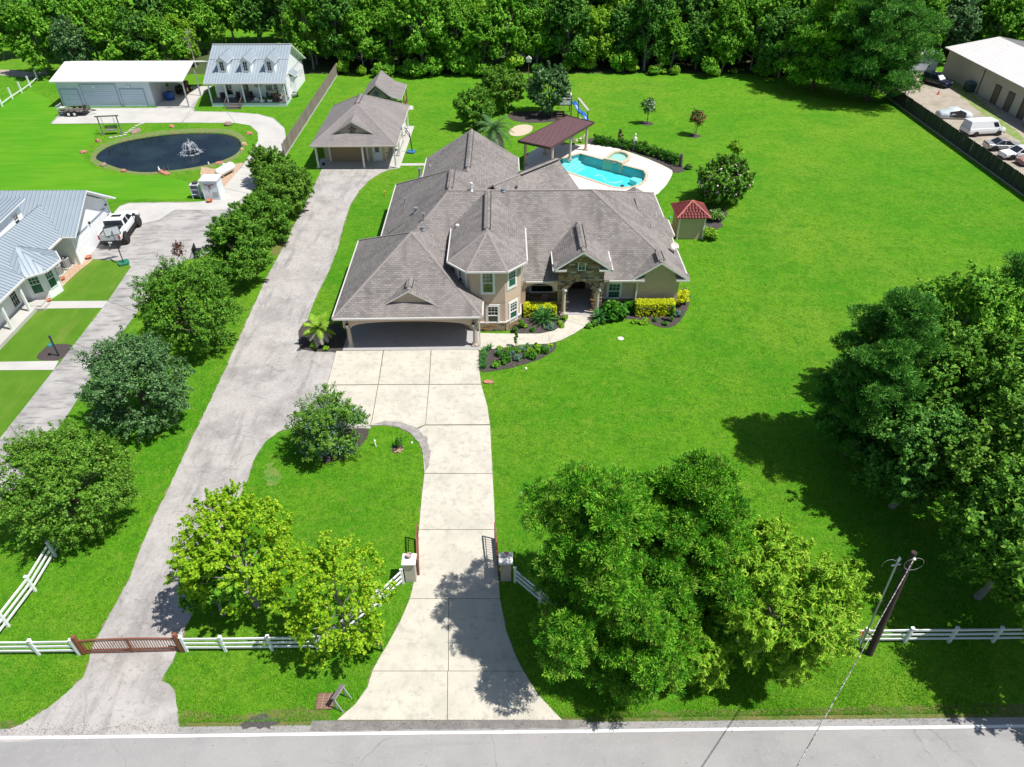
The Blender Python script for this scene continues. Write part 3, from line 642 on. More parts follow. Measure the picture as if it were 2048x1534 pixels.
for i in range(len(pool)):
    a, b = Vector((*pool[i], 0)), Vector((*pool[(i+1) % len(pool)], 0)); L = (b-a).length; k = max(1, round(L/.62))
    for j in range(k):
        p, q = a.lerp(b, (j+.03)/k), a.lerp(b, (j+.97)/k); nn = Vector((q.y-p.y, p.x-q.x, 0)).normalized()
        nn *= -1 if (p-Vector((11.5, 79.8, 0))).dot(nn) < 0 else 1
        m_ = MB(); m_.bar(p+nn*.12+Vector((0, 0, .055)), q+nn*.12+Vector((0, 0, .055)), .32, .06)
        if i == 0 and j == 0: poolrim = tag(bpy.data.objects.new('pool_coping', None), kind='structure'); col.objects.link(poolrim)
        m_.make('coping_stone', COPING, poolrim, uv=False)
# mulch beds, yard patches
sheet('mulch_bed', ragged(smoothpts(GS([(962, 742), (960, 705), (985, 697), (1035, 694), (1075, 690), (1100, 688), (1108, 684), (1112, 694), (1100, 708), (1070, 722), (1020, 737), (985, 743)]), 3), .05, .25), .02, MULCH)
sheet('mulch_bed', GS([(1024, 667), (1018, 655), (1045, 620), (1118, 615), (1128, 632), (1132, 645), (1120, 655), (1102, 664), (1070, 668)]), .02, MULCH)
sheet('mulch_bed', ragged(smoothpts(GS([(1172, 652), (1196, 628), (1200, 610), (1270, 610), (1350, 600), (1366, 575), (1380, 590), (1374, 620), (1352, 650), (1320, 655), (1285, 640), (1230, 640), (1195, 650)]), 3), .05, .25), .018, MULCH)
sheet('mulch_bed', ragged(smoothpts(GS([(606, 700), (598, 682), (600, 655), (625, 640), (680, 650), (700, 700), (660, 704)]), 3), .05, .3), .03, MULCH)
sheet('mulch_bed', ragged(smoothpts(GS([(728, 857), (738, 864), (730, 880), (712, 900), (680, 920), (640, 925), (606, 910), (596, 880), (622, 864), (680, 859)]), 3), .06, .3), .012, MULCH)
sheet('mulch_bed', ragged(smoothpts(GS([(1362, 470), (1358, 440), (1380, 420), (1430, 415), (1455, 425), (1440, 450), (1420, 470)]), 3), .06, .3), .010, MULCH)
sheet('mulch_bed', ragged(smoothpts(GS([(1180, 276), (1240, 282), (1300, 298), (1362, 330), (1372, 340), (1345, 345), (1300, 318), (1230, 296), (1180, 290)]), 3), .06, .4), .012, MULCH)
sheet('mulch_bed', ragged(smoothpts(GS([(1020, 226), (1060, 222), (1130, 226), (1130, 240), (1060, 246), (1020, 238)]), 3), .06, .4), .010, MULCH)
sheet('play_sand', ragged(smoothpts(GS([(1018, 262), (1035, 250), (1060, 250), (1066, 258), (1050, 270), (1025, 272)]), 3), .1, .4), .012, SAND)
for a, b, c in ((1293, 247, .9), (1389, 272, .8), (795, 898, .42), (1430, 450, .8)):
    x, y = G(a, b); sheet('mulch_ring', ragged([(x+c*math.cos(t*.4), y+c*.9*math.sin(t*.4)) for t in range(16)], .05, .3), .014, MULCH)
for pts in ([(530, 940), (545, 928), (560, 942), (556, 962), (542, 970), (526, 958)],):
    sheet('thin_turf', ragged(smoothpts(GS(pts), 5), .32, .16), .003, mat('thin_turf', (.20, .26, .05), [(1.5, (.045, .22, .006), .4, .62, 1), (8, (.25, .22, .11), .5, .7, .7), (30, (.06, .1, .02), .5, .7, .6)], .95, [(26, .8, .07)]))
# gravel yard and far ground right / far
sheet('gravel_yard', [(56.6, 60), (69.4, 60), (71.2, 119), (68, 124), (60, 122), (56.6, 116)], .006, GRAVEL)
sheet('weedy_strip', ragged(GS([(1888, 160), (1905, 158), (1962, 200), (2000, 236), (2048, 275), (2048, 290), (1980, 240), (1930, 200)]), .3, .6), .012, mat('weeds', (.14, .24, .03), [(1.5, (.30, .26, .18), .45, .65, .9)], .95))
sheet('meadow', ragged(GS([(972, 100), (985, 40), (990, 0), (1000, -40), (1060, -40), (1040, 0), (1035, 50), (1020, 90)]), .8, 2), .01, mat('rough_meadow', (.17, .25, .05), [(.3, (.30, .27, .14), .45, .62, .8), (1.2, (.08, .2, .02), .5, .7, .8)], .95, [(3, 1, .4)]))
sheet('far_street', [(-135, 137), (-92, 158), (-92, 163), (-135, 143)], .01, mat('street', (.17, .17, .19), [], .9))
sheet('far_drive', GS([(-10, 139), (30, 140), (70, 146), (95, 140), (92, 148), (60, 156), (20, 152), (-10, 150)]), .012, GRAVEL)
sheet('forest_floor', [(-60, 120.5), (62, 119.8), (62, 136), (-60, 136)], .004, mat('leaf_litter', (.045, .085, .012), [(.5, (.10, .075, .05), .5, .7, .7), (6, (.03, .05, .012), .5, .7, .8)], .95, [(5, 1, .1)]))
# ---------------------------------------------------------------- roofs, walls, windows
GUTM = mat('gutter_paint', (.56, .545, .52), [(3, (.42, .40, .38), .5, .8, .5)], .6)
class Roof:
    """faces: lists of (x,y,z) seen from above, eave z ; builds a closed volume"""
    def __init__(s, faces, ze): s.faces = faces; s.ze = ze
    def h(s, x, y):
        for f in s.faces:
            n = len(f); ins = True; c = 0
            for i in range(n):
                a, b = f[i], f[(i+1) % n]
                if (a[1] > y) != (b[1] > y) and x < (b[0]-a[0])*(y-a[1])/(b[1]-a[1])+a[0]: c ^= 1
            if c:
                p, q, r = Vector(f[0]), Vector(f[1]), Vector(f[2]); nn = (q-p).cross(r-p)
                if abs(nn.z) < 1e-6: continue
                return p.z-(nn.x*(x-p.x)+nn.y*(y-p.y))/nn.z
        return None
def ridge_vent(ra, rb, parent, m=None, wd=.40):
    mb = MB(); ra, rb = Vector(ra), Vector(rb); d = (rb-ra).normalized(); s = d.cross(Vector((0, 0, 1))).normalized()
    for sg in (-1, 1):
        off = s*sg*wd/2
        p, q = ra+Vector((0, 0, .075)), rb+Vector((0, 0, .075))
        o2 = off*1.25-Vector((0, 0, .075))
        mb.add([p, q, q+o2, p+o2, p-Vector((0, 0, .06)), q-Vector((0, 0, .06)), q+o2-Vector((0, 0, .06)), p+o2-Vector((0, 0, .06))], [(0, 1, 2, 3), (7, 6, 5, 4), (3, 2, 6, 7), (0, 3, 7, 4), (1, 5, 6, 2)])
    v = mb.make('ridge_vent', m or SH, parent, world=True)
    e = MB()
    for sg in (-1, 1):
        o2 = s*sg*wd*.66
        e.bar(ra+o2+Vector((0, 0, .02)), rb+o2+Vector((0, 0, .02)), .045, .05)
    e.make('vent_slot', mat('vent_shadow_gap', (.03, .028, .027), [], .9), v, uv=False, world=True)
    return v
def build_roof(name, faces, ze, m, parent, eaves=(), th=.16, hips=(), vent=None, label=None, soffit=SOFFIT, gut=GUTM, hipm=None):
    """faces as polygons; eaves: list of (p,q) xy segments that carry gutters; hips: ridge/hip cap lines"""
    mb = MB()
    for f in faces:
        v = [Vector(p) for p in f]; nn = (v[1]-v[0]).cross(v[2]-v[0])
        if nn.z < 0: v = v[::-1]
        mb.add(v, [tuple(range(len(v)))])
    top = mb.make(name, m, parent, world=True)
    if label: top['label'] = label
    # underside and edges
    ro = rootloc(top); sb = MB()
    for f in faces:
        v = [Vector(p)-Vector((0, 0, th)) for p in f]; nn = (v[1]-v[0]).cross(v[2]-v[0])
        if nn.z > 0: v = v[::-1]
        sb.add(v, [tuple(range(len(v)))])
    # outline edges used once
    cnt = {}
    for f in faces:
        for i in range(len(f)):
            a, b = tuple(round(c, 3) for c in f[i]), tuple(round(c, 3) for c in f[(i+1) % len(f)])
            cnt[frozenset((a, b))] = cnt.get(frozenset((a, b)), [])+[(a, b)]
    for k, L in cnt.items():
        if len(L) == 1:
            a, b = L[0]; sb.add([a, b, (b[0], b[1], b[2]-th), (a[0], a[1], a[2]-th)], [(0, 1, 2, 3)])
    sb.make('fascia', soffit, top, uv=False, world=True)
    if eaves:
        for (p, q) in eaves:
            gm = MB(); p3 = Vector((p[0], p[1], p[2] if len(p) > 2 else ze)); q3 = Vector((q[0], q[1], q[2] if len(q) > 2 else ze))
            d = (q3-p3).normalized(); out = Vector((d.y, -d.x, 0)).normalized()
            gm.bar(p3+out*.05-Vector((0, 0, .075)), q3+out*.05-Vector((0, 0, .075)), .10, .13)
            gm.make('gutter', gut, top, world=True, uv=False)
    for (p, q) in hips:
        hb = MB(); p, q = Vector(p), Vector(q); L = (q-p).length; k = max(2, int(L/.42)); d = (q-p)/L
        s = d.cross(Vector((0, 0, 1))).normalized()*.13
        for i in range(k):
            a = p+d*L*i/k; b = p+d*L*(i+1.12)/k
            u = Vector((0, 0, .035+.012*(i % 2)))
            hb.add([a+u, b+u, b+s+Vector((0, 0, -.02)), a+s+Vector((0, 0, -.02)), b-s+Vector((0, 0, -.02)), a-s+Vector((0, 0, -.02))], [(0, 1, 2, 3), (1, 0, 5, 4)])
        hb.make('hip_cap', hipm or CAP, top, world=True)
    if vent: ridge_vent(vent[0], vent[1], top)
    return top
CAP = mat('hip_cap_shingle', (.235, .213, .203), [(4, (.20, .17, .16), .4, .7, .6), (30, (.34, .31, .29), .5, .8, .4)], .92)
def hipY(x0, x1, y0, y1, ze, xr, ya, yb, zr):
    a, b, c, d = (x0, y0, ze), (x1, y0, ze), (x1, y1, ze), (x0, y1, ze); A, B = (xr, ya, zr), (xr, yb, zr)
    F = [[d, a, A, B], [b, c, B, A]]
    if abs(ya-y0) > .01: F.append([a, b, A])
    if abs(yb-y1) > .01: F.append([c, d, B])
    return F
def hipX(x0, x1, y0, y1, ze, yr, xa, xb, zr):
    a, b, c, d = (x0, y0, ze), (x1, y0, ze), (x1, y1, ze), (x0, y1, ze); A, B = (xa, yr, zr), (xb, yr, zr)
    F = [[a, b, B, A], [c, d, A, B]]
    if abs(xa-x0) > .01: F.append([d, a, A])
    if abs(xb-x1) > .01: F.append([b, c, B])
    return F
def window(parent, o, a, u, z, w, h, frame=TRIM, tr=.09, nx=3, ny=2, glass=GLASS, split=True, proud=.05, arch=False, surround=.0, smat=None, hung=True):
    """window part: frame; sub-parts: panes. (u,z) centre-bottom"""
    fb = MB()
    top = z+h
    if surround:
        for su in (-1, 1): fb.obox(o, a, u+su*(w/2+surround/2), proud/2, z-surround, surround, proud, h+2*surround)
        fb.obox(o, a, u, proud/2, z-surround, w, proud, surround); fb.obox(o, a, u, proud/2, top, w, proud, surround)
    pz = proud+.012 if surround else proud
    for su in (-1, 1): fb.obox(o, a, u+su*(w/2-.03), pz/2, z, .06, pz, h)
    fb.obox(o, a, u, pz/2, z, w-.12, pz, .06); fb.obox(o, a, u, pz/2, top-.06, w-.12, pz, .06)
    if split: fb.obox(o, a, u, pz/2, z+h*.5-.03, w-.12, pz, .06)
    for i in range(1, nx):
        x = u-w/2+.06+(w-.12)*i/nx; fb.obox(o, a, x, .024, z+h*.53 if split else z+.06, .022, .03, h*.47-.08 if split else h-.12)
        if not split or not hung: pass
    for j in range(1, ny):
        zz = z+(h*.53 if split else .06)+(h*.47 if split else h-.12)*j/ny; fb.obox(o, a, u, .022, zz, w-.12, .026, .022)
    if arch:
        pts = [(u+(w/2+.08)*math.cos(t*math.pi/10), top+.30*math.sin(t*math.pi/10)) for t in range(11)]
        fb.xprism(pts+[(u-w/2+.05, top+.0), (u+w/2-.05, top+.0)][:0], o, a, 0, proud*.9)
    wn_ = fb.make('window', frame, parent, world=True, uv=False)
    if arch:
        g2 = MB(); pts = [(u+(w/2-.06)*math.cos(t*math.pi/10), top+.02+.20*math.sin(t*math.pi/10)) for t in range(11)]
        g2.xprism(pts, o, a, 0, proud*.9+.004); g2.make('pane', glass, wn_, world=True, uv=False)
    for k in ((0, 1) if split else (0,)):
        gb = MB(); zz = z+.06+(h*.5-.03)*k if split else z+.06; hh = h*.5-.09+.03*(k == 1)*0 if split else h-.12
        gb.obox(o, a, u, .006, zz, w-.12, .012, hh+(.0 if split else 0)); gb.make('pane', glass, wn_, world=True, uv=False)
    return wn_
def wall(parent, pts, z0, z1, m, t=.2, name='wall', closed=True, label=None):
    """outer footprint polygon extruded as a solid (interior never seen)"""
    mb = MB(); mb.prism(pts, z0, z1); w = mb.make(name, m, parent, world=True)
    if label: w['label'] = label
    return w
def gwall(parent, o, a, pts, t, m, name='gable_wall'):
    mb = MB(); mb.xprism(pts, o, a, -t, 0); return mb.make(name, m, parent, world=True)
STONES = [mat('ledge_stone_'+k, c, [(5, d, .4, .7, .6)], .9, [(12, .5, .03)]) for k, c, d in (('tan', (.30, .23, .13), (.20, .15, .085)), ('buff', (.36, .29, .18), (.26, .20, .12)), ('brown', (.16, .10, .055), (.10, .065, .04)), ('grey', (.22, .21, .17), (.14, .13, .11)), ('rust', (.30, .17, .07), (.2, .10, .05)), ('pale', (.42, .39, .32), (.33, .30, .24)))]
MORT = mat('mortar', (.15, .12, .085), [], .95)
STONE_ME = []
def stone_face(parent, o, a, inside, u0, u1, z0, z1, seed=1, rowh=(.14, .30), wid=(.22, .75)):
    """irregular ashlar, each stone its own block; inside(u,z) tells whether the stone centre lies on the wall"""
    rg = random.Random(seed); z = z0
    if not STONE_ME:
        for k in range(6):
            b = MB(); b.box(0, 0, 0, 1, 1, 1); me = bpy.data.meshes.new('stone'); r2 = random.Random(k)
            me.from_pydata([(x+r2.uniform(-.05, .05), y+r2.uniform(-.35, .1)*(y < 0), zz+r2.uniform(-.05, .05)) for x, y, zz in b.v], [], b.f); me.materials.append(STONES[k]); me.update(); STONE_ME.append(me)
    root = rootloc(parent); c, s = math.cos(a), math.sin(a)
    while z < z1-.05:
        hh = min(rg.uniform(*rowh), z1-z); u = u0-rg.uniform(0, .2)
        while u < u1-.03:
            w = rg.uniform(*wid); ua, ub = max(u, u0), min(u+w, u1)
            for (zz, h2) in (((z, hh),) if rg.random() < .7 or hh < .2 else ((z, hh*.5), (z+hh*.5, hh*.5))):
                if ub-ua > .08 and inside((ua+ub)/2, zz+h2/2):
                    me = rg.choice(STONE_ME); ob = bpy.data.objects.new('stone', me); col.objects.link(ob); ob.parent = parent
                    t = .05+rg.uniform(0, .03); uc = (ua+ub)/2
                    ob.location = Vector((o[0]+uc*c+(t/2)*s, o[1]+uc*s-(t/2)*c, zz+.012))-root
                    ob.rotation_euler = (0, 0, a); ob.scale = (ub-ua-.025, t, h2-.022)
            u += w
        z += hh
def column(parent, x, y, h, r=.17, name='column', m=CREAM, plinth=.28):
    c = thing(name, None, None, Vector((x, y, 0))-rootloc(parent)); c.parent = parent
    mb = MB(); mb.lathe([(r*1.05, .30), (r, .45), (r*.98, h*.4), (r*.82, h-.22), (r*.82, h-.2)], n=18); s = mb.make('shaft', m, c, smooth=True, uv=False)
    s.modifiers.new('es', 'EDGE_SPLIT')
    mb = MB(); mb.box(0, 0, 0, r*2.9, r*2.9, .16); mb.lathe([(r*1.35, .16), (r*1.4, .2), (r*1.3, .25), (r*1.1, .30)], n=18); mb.make('base', m, c, uv=False)
    mb = MB(); mb.lathe([(r*.85, h-.22), (r*1.05, h-.15), (r*1.2, h-.08), (r*1.2, h-.06)], n=18); mb.box(0, 0, h-.06, r*2.6, r*2.6, .06); mb.make('capital', m, c, uv=False)
    return c
def lantern(parent, x, y, z):
    mb = MB(); mb.lathe([(.03, 0), (.10, .06), (.13, .30), (.16, .32), (.05, .44), (.015, .5)], (0, 0, 0), 8); mb.bar((0, .0, .44), (0, .22, .5), .03)
    l = mb.make('lantern', BLACKM, parent, uv=False); l.location = Vector((x, y, z))-rootloc(parent)
    mb = MB(); mb.lathe([(.105, .07), (.128, .30)], n=8); mb.make('lamp_glass', mat('frosted_glass', (.55, .56, .60), [], .3), l, uv=False).scale = (1.02, 1.02, .98)
    return l

# ---------------------------------------------------------------- the main house
H1 = thing('main_house', 'large tan stucco house with grey shingle roofs, octagonal tower and stone entry', 'house', (0, 46, 0))
ZE, ZR = 3.0, 7.5
XR = -4.63
sections = []
def rf(name, F, ze, **k):
    sections.append(Roof(F, ze)); return build_roof(name, F, ze, k.pop('m', SH), H1, **k)
EA, EB = (-4.63, 57.1, ZR), (7.45, 57.05, ZR)
def fz(x, y):
    p, q, r = Vector((-10.93, 49.5, 3)), Vector((14.8, 49.75, 3)), Vector(EB); n = (q-p).cross(r-p); return p.z-(n.x*(x-p.x)+n.y*(y-p.y))/n.z
def fp(x, y): return (x, y, fz(x, y))
def fe(x): return (x, 49.5+(x+10.93)*.25/25.73, 3)
FE = [[(-10.93, 49.5, 3), fe(4.26), fp(4.26, 50.2), fp(7.98, 50.2), fe(7.98), fe(11.25), fp(11.25, 50.4), fp(13.82, 50.4), fe(13.82), (14.8, 49.75, 3), EB, EA], [(14.8, 49.75, 3), (14.8, 60.6, 3), (14.8, 66.7, 3), EB], [(14.8, 66.7, 3), (-4.6, 66.7, 3), EA, EB], [(-10.93, 57.1, 3), (-10.93, 49.5, 3), EA]]
rf('main_roof', FE, 3, eaves=[((1.7, 49.6), (3.9, 49.62)), ((8.4, 49.67), (11.0, 49.7)), ((14.8, 49.75), (14.8, 60.6)), ((14.8, 60.6), (14.8, 66.7))],
   hips=[(EB, (14.8, 49.75, 3)), ((EA[0], EA[1], ZR), EB), (EA, (-9.0, 51.6, 4.15)), (EB, (14.8, 66.7, 3))])
WF = hipY(-10.93, 1.7, 56.0, 69.1, 3, XR, 56.0, 61.6, ZR)
rf('west_wing_roof', [[(-10.93, 69.1, 3), (-10.93, 56.9, 3), (XR, 56.9, ZR), (XR, 61.6, ZR)], [(XR, 56.9, ZR), (1.7, 56.9, 3), (1.7, 69.1, 3), (XR, 61.6, ZR)], [(1.7, 69.1, 3), (-10.93, 69.1, 3), (XR, 61.6, ZR)]], 3,
   eaves=[((-10.93, 69.1), (-10.93, 57.0))], hips=[((XR, 61.6, ZR), (-10.93, 69.1, 3)), ((XR, 61.6, ZR), (XR, 57.1, ZR))], vent=((XR, 61.5, ZR), (XR, 57.6, ZR)))
CR = -3.42
FC = hipY(-8.42, 1.55, 62.0, 76.2, 3, CR, 62.0, 76.2, 6.12)
rf('rear_wing_roof', FC, 3, eaves=[((-8.42, 76.2), (-8.42, 69.0)), ((1.55, 72.5), (1.55, 76.2))], hips=[((CR, 76.2, 6.12), (CR, 64.5, 6.12))], vent=((CR, 75.6, 6.14), (CR, 65.6, 6.14)))
gwall(H1, (CR, 75.6), math.pi, [(-4.6, 2.9), (4.6, 2.9), (0, 5.85)], .2, STUCCO)
# diagonal wing toward the pool
dx = math.sqrt(.5); dz0 = (-1.0, 59.3); L45 = 8.6; hw = 4.9; zD = 7.0
def D45(u, w): return (dz0[0]+u*dx+w*dx, dz0[1]+u*dx-w*dx)
FD = [[(*D45(0, -hw), 3.2), (*D45(L45, -hw), 3.2), (*D45(L45, 0), zD), (*D45(0, 0), zD)], [(*D45(0, 0), zD), (*D45(L45, 0), zD), (*D45(L45, hw), 3.2), (*D45(0, hw), 3.2)]]
rf('angled_wing_roof', FD, 3.2, hips=[((*D45(0, 0), zD), (*D45(L45, 0), zD))], vent=((*D45(3.4, 0), zD), (*D45(L45-.1, 0), zD)))
# rear gable peeping over the east slope
FK = hipY(11.9, 13.9, 61.0, 67.0, 2.95, 12.9, 61.0, 67.0, 3.5)
rf('rear_gable_roof', FK, 3.6, )
# east bump with a lower hip
FB = [[(15.1, 57.5, 3.0), (15.1, 60.65, 3.0), (11.9, 60.9, 4.95), (11.9, 56.2, 4.6)], [(11.9, 60.9, 4.95), (15.1, 60.65, 3.0), (11.9, 63.0, 4.4)], [(15.1, 57.5, 3.0), (11.9, 56.2, 4.6), (13.6, 54.8, 3.5)]]
rf('east_bump_roof', FB, 3, eaves=[((15.1, 57.5), (15.1, 60.65))])
# carport pyramid
AP = (-7.27, 50.9, 6.75)
FA = [[(-12.8, 44.35, 3), (-1.72, 44.5, 3), AP], [(-12.8, 56.95, 3), (-12.8, 44.35, 3), AP], [(-1.72, 44.5, 3), (-1.72, 56.95, 3), AP], [(-1.72, 56.95, 3), (-12.8, 56.95, 3), AP]]
FA[2] = [(-1.72, 44.5, 3), (-1.72, 46.9, 3), (-3.2, 49.5, 4.0), (-3.2, 52.5, 4.0), AP]
FA[2] = [(-1.72, 44.5, 3), (-1.72, 56.95, 3), AP]
rf('carport_roof', FA, 3, eaves=[((-12.8, 44.35), (-1.72, 44.5)), ((-12.8, 56.95), (-12.8, 44.35)), ((-1.72, 44.5), (-1.72, 46.6))], hips=[(AP, (-12.8, 44.35, 3)), (AP, (-1.72, 44.5, 3)), (AP, (-12.8, 56.95, 3))])
# gablet on the carport roof
gx, gy, gz = -7.15, 45.35, 4.72
FG = [[(-9.35, gy-.05, 3.42), (gx, gy-.05, gz), (gx, 47.6, gz), (-9.35, 45.4, 3.42)], [(gx, gy-.05, gz), (-4.95, gy-.05, 3.42), (-4.95, 45.4, 3.42), (gx, 47.6, gz)]]
rf('roof_gablet', FG, 3.4, th=.1, soffit=TRIM, hips=[((gx, gy+.2, gz), (gx, 47.4, gz))], vent=((gx, gy+.55, gz), (gx, 46.9, gz)))
gwall(H1, (gx, gy+.18), 0, [(-1.95, 3.45), (1.95, 3.45), (0, 4.62)], .1, STUCCO)
# tower
tz = 5.7; TA = (-1.32, 49.45, 7.52); TB = (-1.36, 56.9, 7.52)
to = [(-4.33, 53.6), (-4.33, 48.0), (-2.86, 46.45), (.17, 46.45), (1.68, 48.0), (1.68, 53.6)]
t3 = [(x, y, tz) for x, y in to]
FT = [[t3[0], t3[1], TA, TB, (-4.33, 54.4, tz)], [t3[1], t3[2], TA], [t3[2], t3[3], TA], [t3[3], t3[4], TA], [t3[4], t3[5], (1.68, 54.4, tz), TB, TA]]
rf('tower_roof', FT, tz, eaves=[(t3[0], t3[1]), (t3[1], t3[2]), (t3[2], t3[3]), (t3[3], t3[4]), (t3[4], t3[5])], hips=[(TA, t3[1]), (TA, t3[2]), (TA, t3[3]), (TA, t3[4]), (TB, TA)], vent=((TA[0], 49.8, 7.54), (TB[0], 56.6, 7.54)))
sb = MB(); sb.prism([(-4.3, 53.6)]+to[1:-1]+[(1.65, 53.6)], tz-.17, tz-.15); sb.make('soffit', SOFFIT, H1, world=True, uv=False)
tw = [(-3.85, 54.2), (-3.85, 48.25), (-2.62, 46.98), (.02, 46.98), (1.25, 48.25), (1.25, 54.2)]
tower = wall(H1, tw, 0, tz-.17, STUCCO, name='tower_wall')
for (p, q) in ((tw[2], tw[3]), (tw[3], tw[4]), (tw[4], tw[5])):
    a = math.atan2(q[1]-p[1], q[0]-p[0]); L = math.dist(p, q)
    b = MB(); b.obox(p, a, L/2, .03, .78, L+.05, .08, .10); b.make('water_table', TRIM, tower, world=True, uv=False)
    b = MB(); b.obox(p, a, L/2, .008, 0, L, .016, .78); b.make('stone_backing', MORT, tower, world=True, uv=False)
    stone_face(tower, p, a, lambda u, z: True, 0, L, .02, .77, seed=int(L*100), rowh=(.13, .24), wid=(.3, .7))
    b = MB(); b.obox(p, a, L/2, .004, 2.62, L, .008, .02); b.make('control_joint', mat('joint_shade', (.26, .21, .15), [], .9), tower, world=True, uv=False)
window(H1, (0, 46.98), 0, -1.30, 3.55, .86, 1.75, surround=.13, nx=3, ny=3, glass=mat('reflecting_glass', (.06, .09, .05), [(3, (.12, .2, .05), .4, .65, 1)], .08))
window(H1, (0, 46.98), 0, -.95, .62, .86, 1.72, surround=.13, nx=3, ny=3)
a45 = math.pi/4
window(H1, (.02, 46.98), a45, .88, .62, .8, 1.72, surround=.13, nx=3, ny=3, glass=GREENGLASS)
window(H1, (.02, 46.98), a45, .72, 3.75, .8, 1.5, surround=.13, nx=3, ny=3, glass=GREENGLASS)
window(H1, (-3.85, 48.25), -a45, .85, 3.75, .8, 1.5, surround=.13, nx=3, ny=3)
# main body walls
body = [(-10.45, 51.3), (1.3, 51.3), (1.3, 51.5), (4.3, 51.5), (4.3, 53.4), (7.8, 53.4), (7.8, 50.45), (10.7, 50.45), (10.7, 50.3), (14.25, 50.3), (14.25, 66.2), (1.3, 66.2), (1.3, 75.6), (-8.0, 75.6), (-8.0, 68.6), (-10.45, 68.6)]
wall(H1, body, 0, 2.9, STUCCO)
wall(H1, [D45(1, -4.4), D45(8.2, -4.4), D45(8.2, 4.4), D45(1, 4.4)], 0, 3.2, STUCCO)
gwall(H1, D45(8.2, 0), math.pi*.75, [(-4.4, 3.1), (4.4, 3.1), (0, 6.6)], .2, STUCCO)
# carport: columns, arched beams, garage doors
def archbeam(o, a, w, z0, z1, rise, t, m, foot=.45, name='arched_beam', sh=.18):
    pts = [(0, z1), (0, z0), (foot, z0)]
    for k in range(0, 17):
        f = k/16; u = foot+(w-2*foot)*f; pts.append((u, z0+sh+rise*(1-(2*f-1)**2)**.5 if 0 < k < 16 else z0+sh))
    pts += [(w-foot, z0), (w, z0), (w, z1)]
    b = MB(); b.xprism(pts, o, a, -t, 0); return b.make(name, m, H1, world=True)
archbeam((-12.25, 44.85), 0, 10.2, 1.80, 2.86, .46, .35, STUCCO, foot=.6, sh=.12)
archbeam((-12.25, 51.2), -math.pi/2, 6.3, 2.05, 2.86, .35, .35, STUCCO)
for x, y in ((-11.93, 44.98), (-2.32, 44.98), (-12.05, 50.9)): column(H1, x, y, 1.9 if y < 50 else 2.2, .17)
for x in (-11.9, -2.4): lantern(H1, x, 44.62, 1.95)
b = MB(); b.prism([(-12.2, 44.9), (-2.1, 44.9), (-2.1, 51.2), (-12.2, 51.2)], 2.78, 2.82); b.make('carport_ceiling', SOFFIT, H1, world=True, uv=False)
for x in (-9.6, -5.9):
    b = MB()
    for k in range(4): b.obox((x, 51.3), 0, 0, .03, .04+k*.56, 3.0, .05, .54)
    b.make('garage_door', mat('garage_door_paint', (.33, .25, .17), [], .7), H1, world=True, uv=False)
b = MB(); b.prism([(-3.3, 47.6), (-2.5, 47.1), (-2.5, 47.6), (-3.1, 48.2)], 0, 2.7); b.make('wall_pier', STUCCO, H1, world=True)
# downspouts
for x, y in ((-1.95, 44.9), (1.32, 49.75), (10.75, 49.95), (-10.8, 57.5), (1.45, 75.4), (-8.35, 75.4)):
    b = MB(); b.box(x, y, 0, .09, .09, 2.9); b.make('downspout', TRIM, H1, world=True, uv=False)
b = MB(); b.box(1.35, 48.4, 3.3, .08, .08, 2.3); b.make('downspout', TRIM, H1, world=True, uv=False)
# entry: stone gable, arch, columns
ey = 49.78; zg = 4.4; ga = (6.12, 48.85, 6.0)
FGG = hipY(3.85, 8.42, 48.85, 54.2, zg, 6.1, 48.85, 54.2, 5.98)
rf('entry_gable_roof', FGG, zg, eaves=[((3.85, 52.0), (3.85, 48.85)), ((8.42, 48.85), (8.42, 52.0))], hips=[((6.1, 49.0, 5.98), (6.1, 54.1, 5.98))], vent=((6.1, 49.6, 6.0), (6.1, 53.6, 6.0)), soffit=TRIM)
for x0, x1 in ((3.85, 4.85), (7.42, 8.42)):
    b = MB(); b.prism([(x0, 48.85), (x1, 48.85), (x1, ey), (x0, ey)], zg-.16, zg-.02); q = b.make('cornice_return', TRIM, H1, world=True, uv=False)
    b = MB(); b.add([(x0, 48.87, zg-.015), (x1, 48.87, zg-.015), (x1, ey, zg+.28), (x0, ey, zg+.28)], [(0, 1, 2, 3)]); b.make('return_shingles', SH, q, world=True)
ap = [(1.02*math.cos(math.pi*k/14), 1.95+.95*math.sin(math.pi*k/14)) for k in range(15)]
outer = [(-1.84, 0), (-1.02, 0)]+ap[::-1]+[(1.02, 0), (1.84, 0), (1.84, 4.35), (0, 5.75), (-1.84, 4.35)]
em = MB(); em.xprism(outer, (6.12, ey), 0, -.45, 0); ew = em.make('entry_wall', MORT, H1, world=True, uv=False)
def in_entry(u, z):
    if abs(u) > 1.84: return False
    if z > 4.3: return z < 5.68-(abs(u))*.76
    if z < 1.95: return abs(u) > 1.12
    if abs(u) < .38 and 3.62 < z < 4.78: return False
    return (u/1.1)**2+((z-1.95)/1.03)**2 > 1
stone_face(ew, (6.12, ey), 0, in_entry, -1.84, 1.84, .02, 5.6, seed=5, rowh=(.15, .27), wid=(.22, .62))
vs_st = MB()
for k in range(13):  # arch ring voussoirs
    t = math.pi*(k+.5)/13; u, z = 1.16*math.cos(t), 1.95+1.09*math.sin(t)
    ob = bpy.data.objects.new('stone', STONE_ME[k % 6] if STONE_ME else None); col.objects.link(ob); ob.parent = ew
    ob.location = Vector((6.12+u, ey-.035, z))-rootloc(ew)-Vector((math.cos(t)*.13, 0, math.sin(t)*.13)); ob.rotation_euler = (0, math.pi/2-t, 0); ob.scale = (.25, .09, .27)
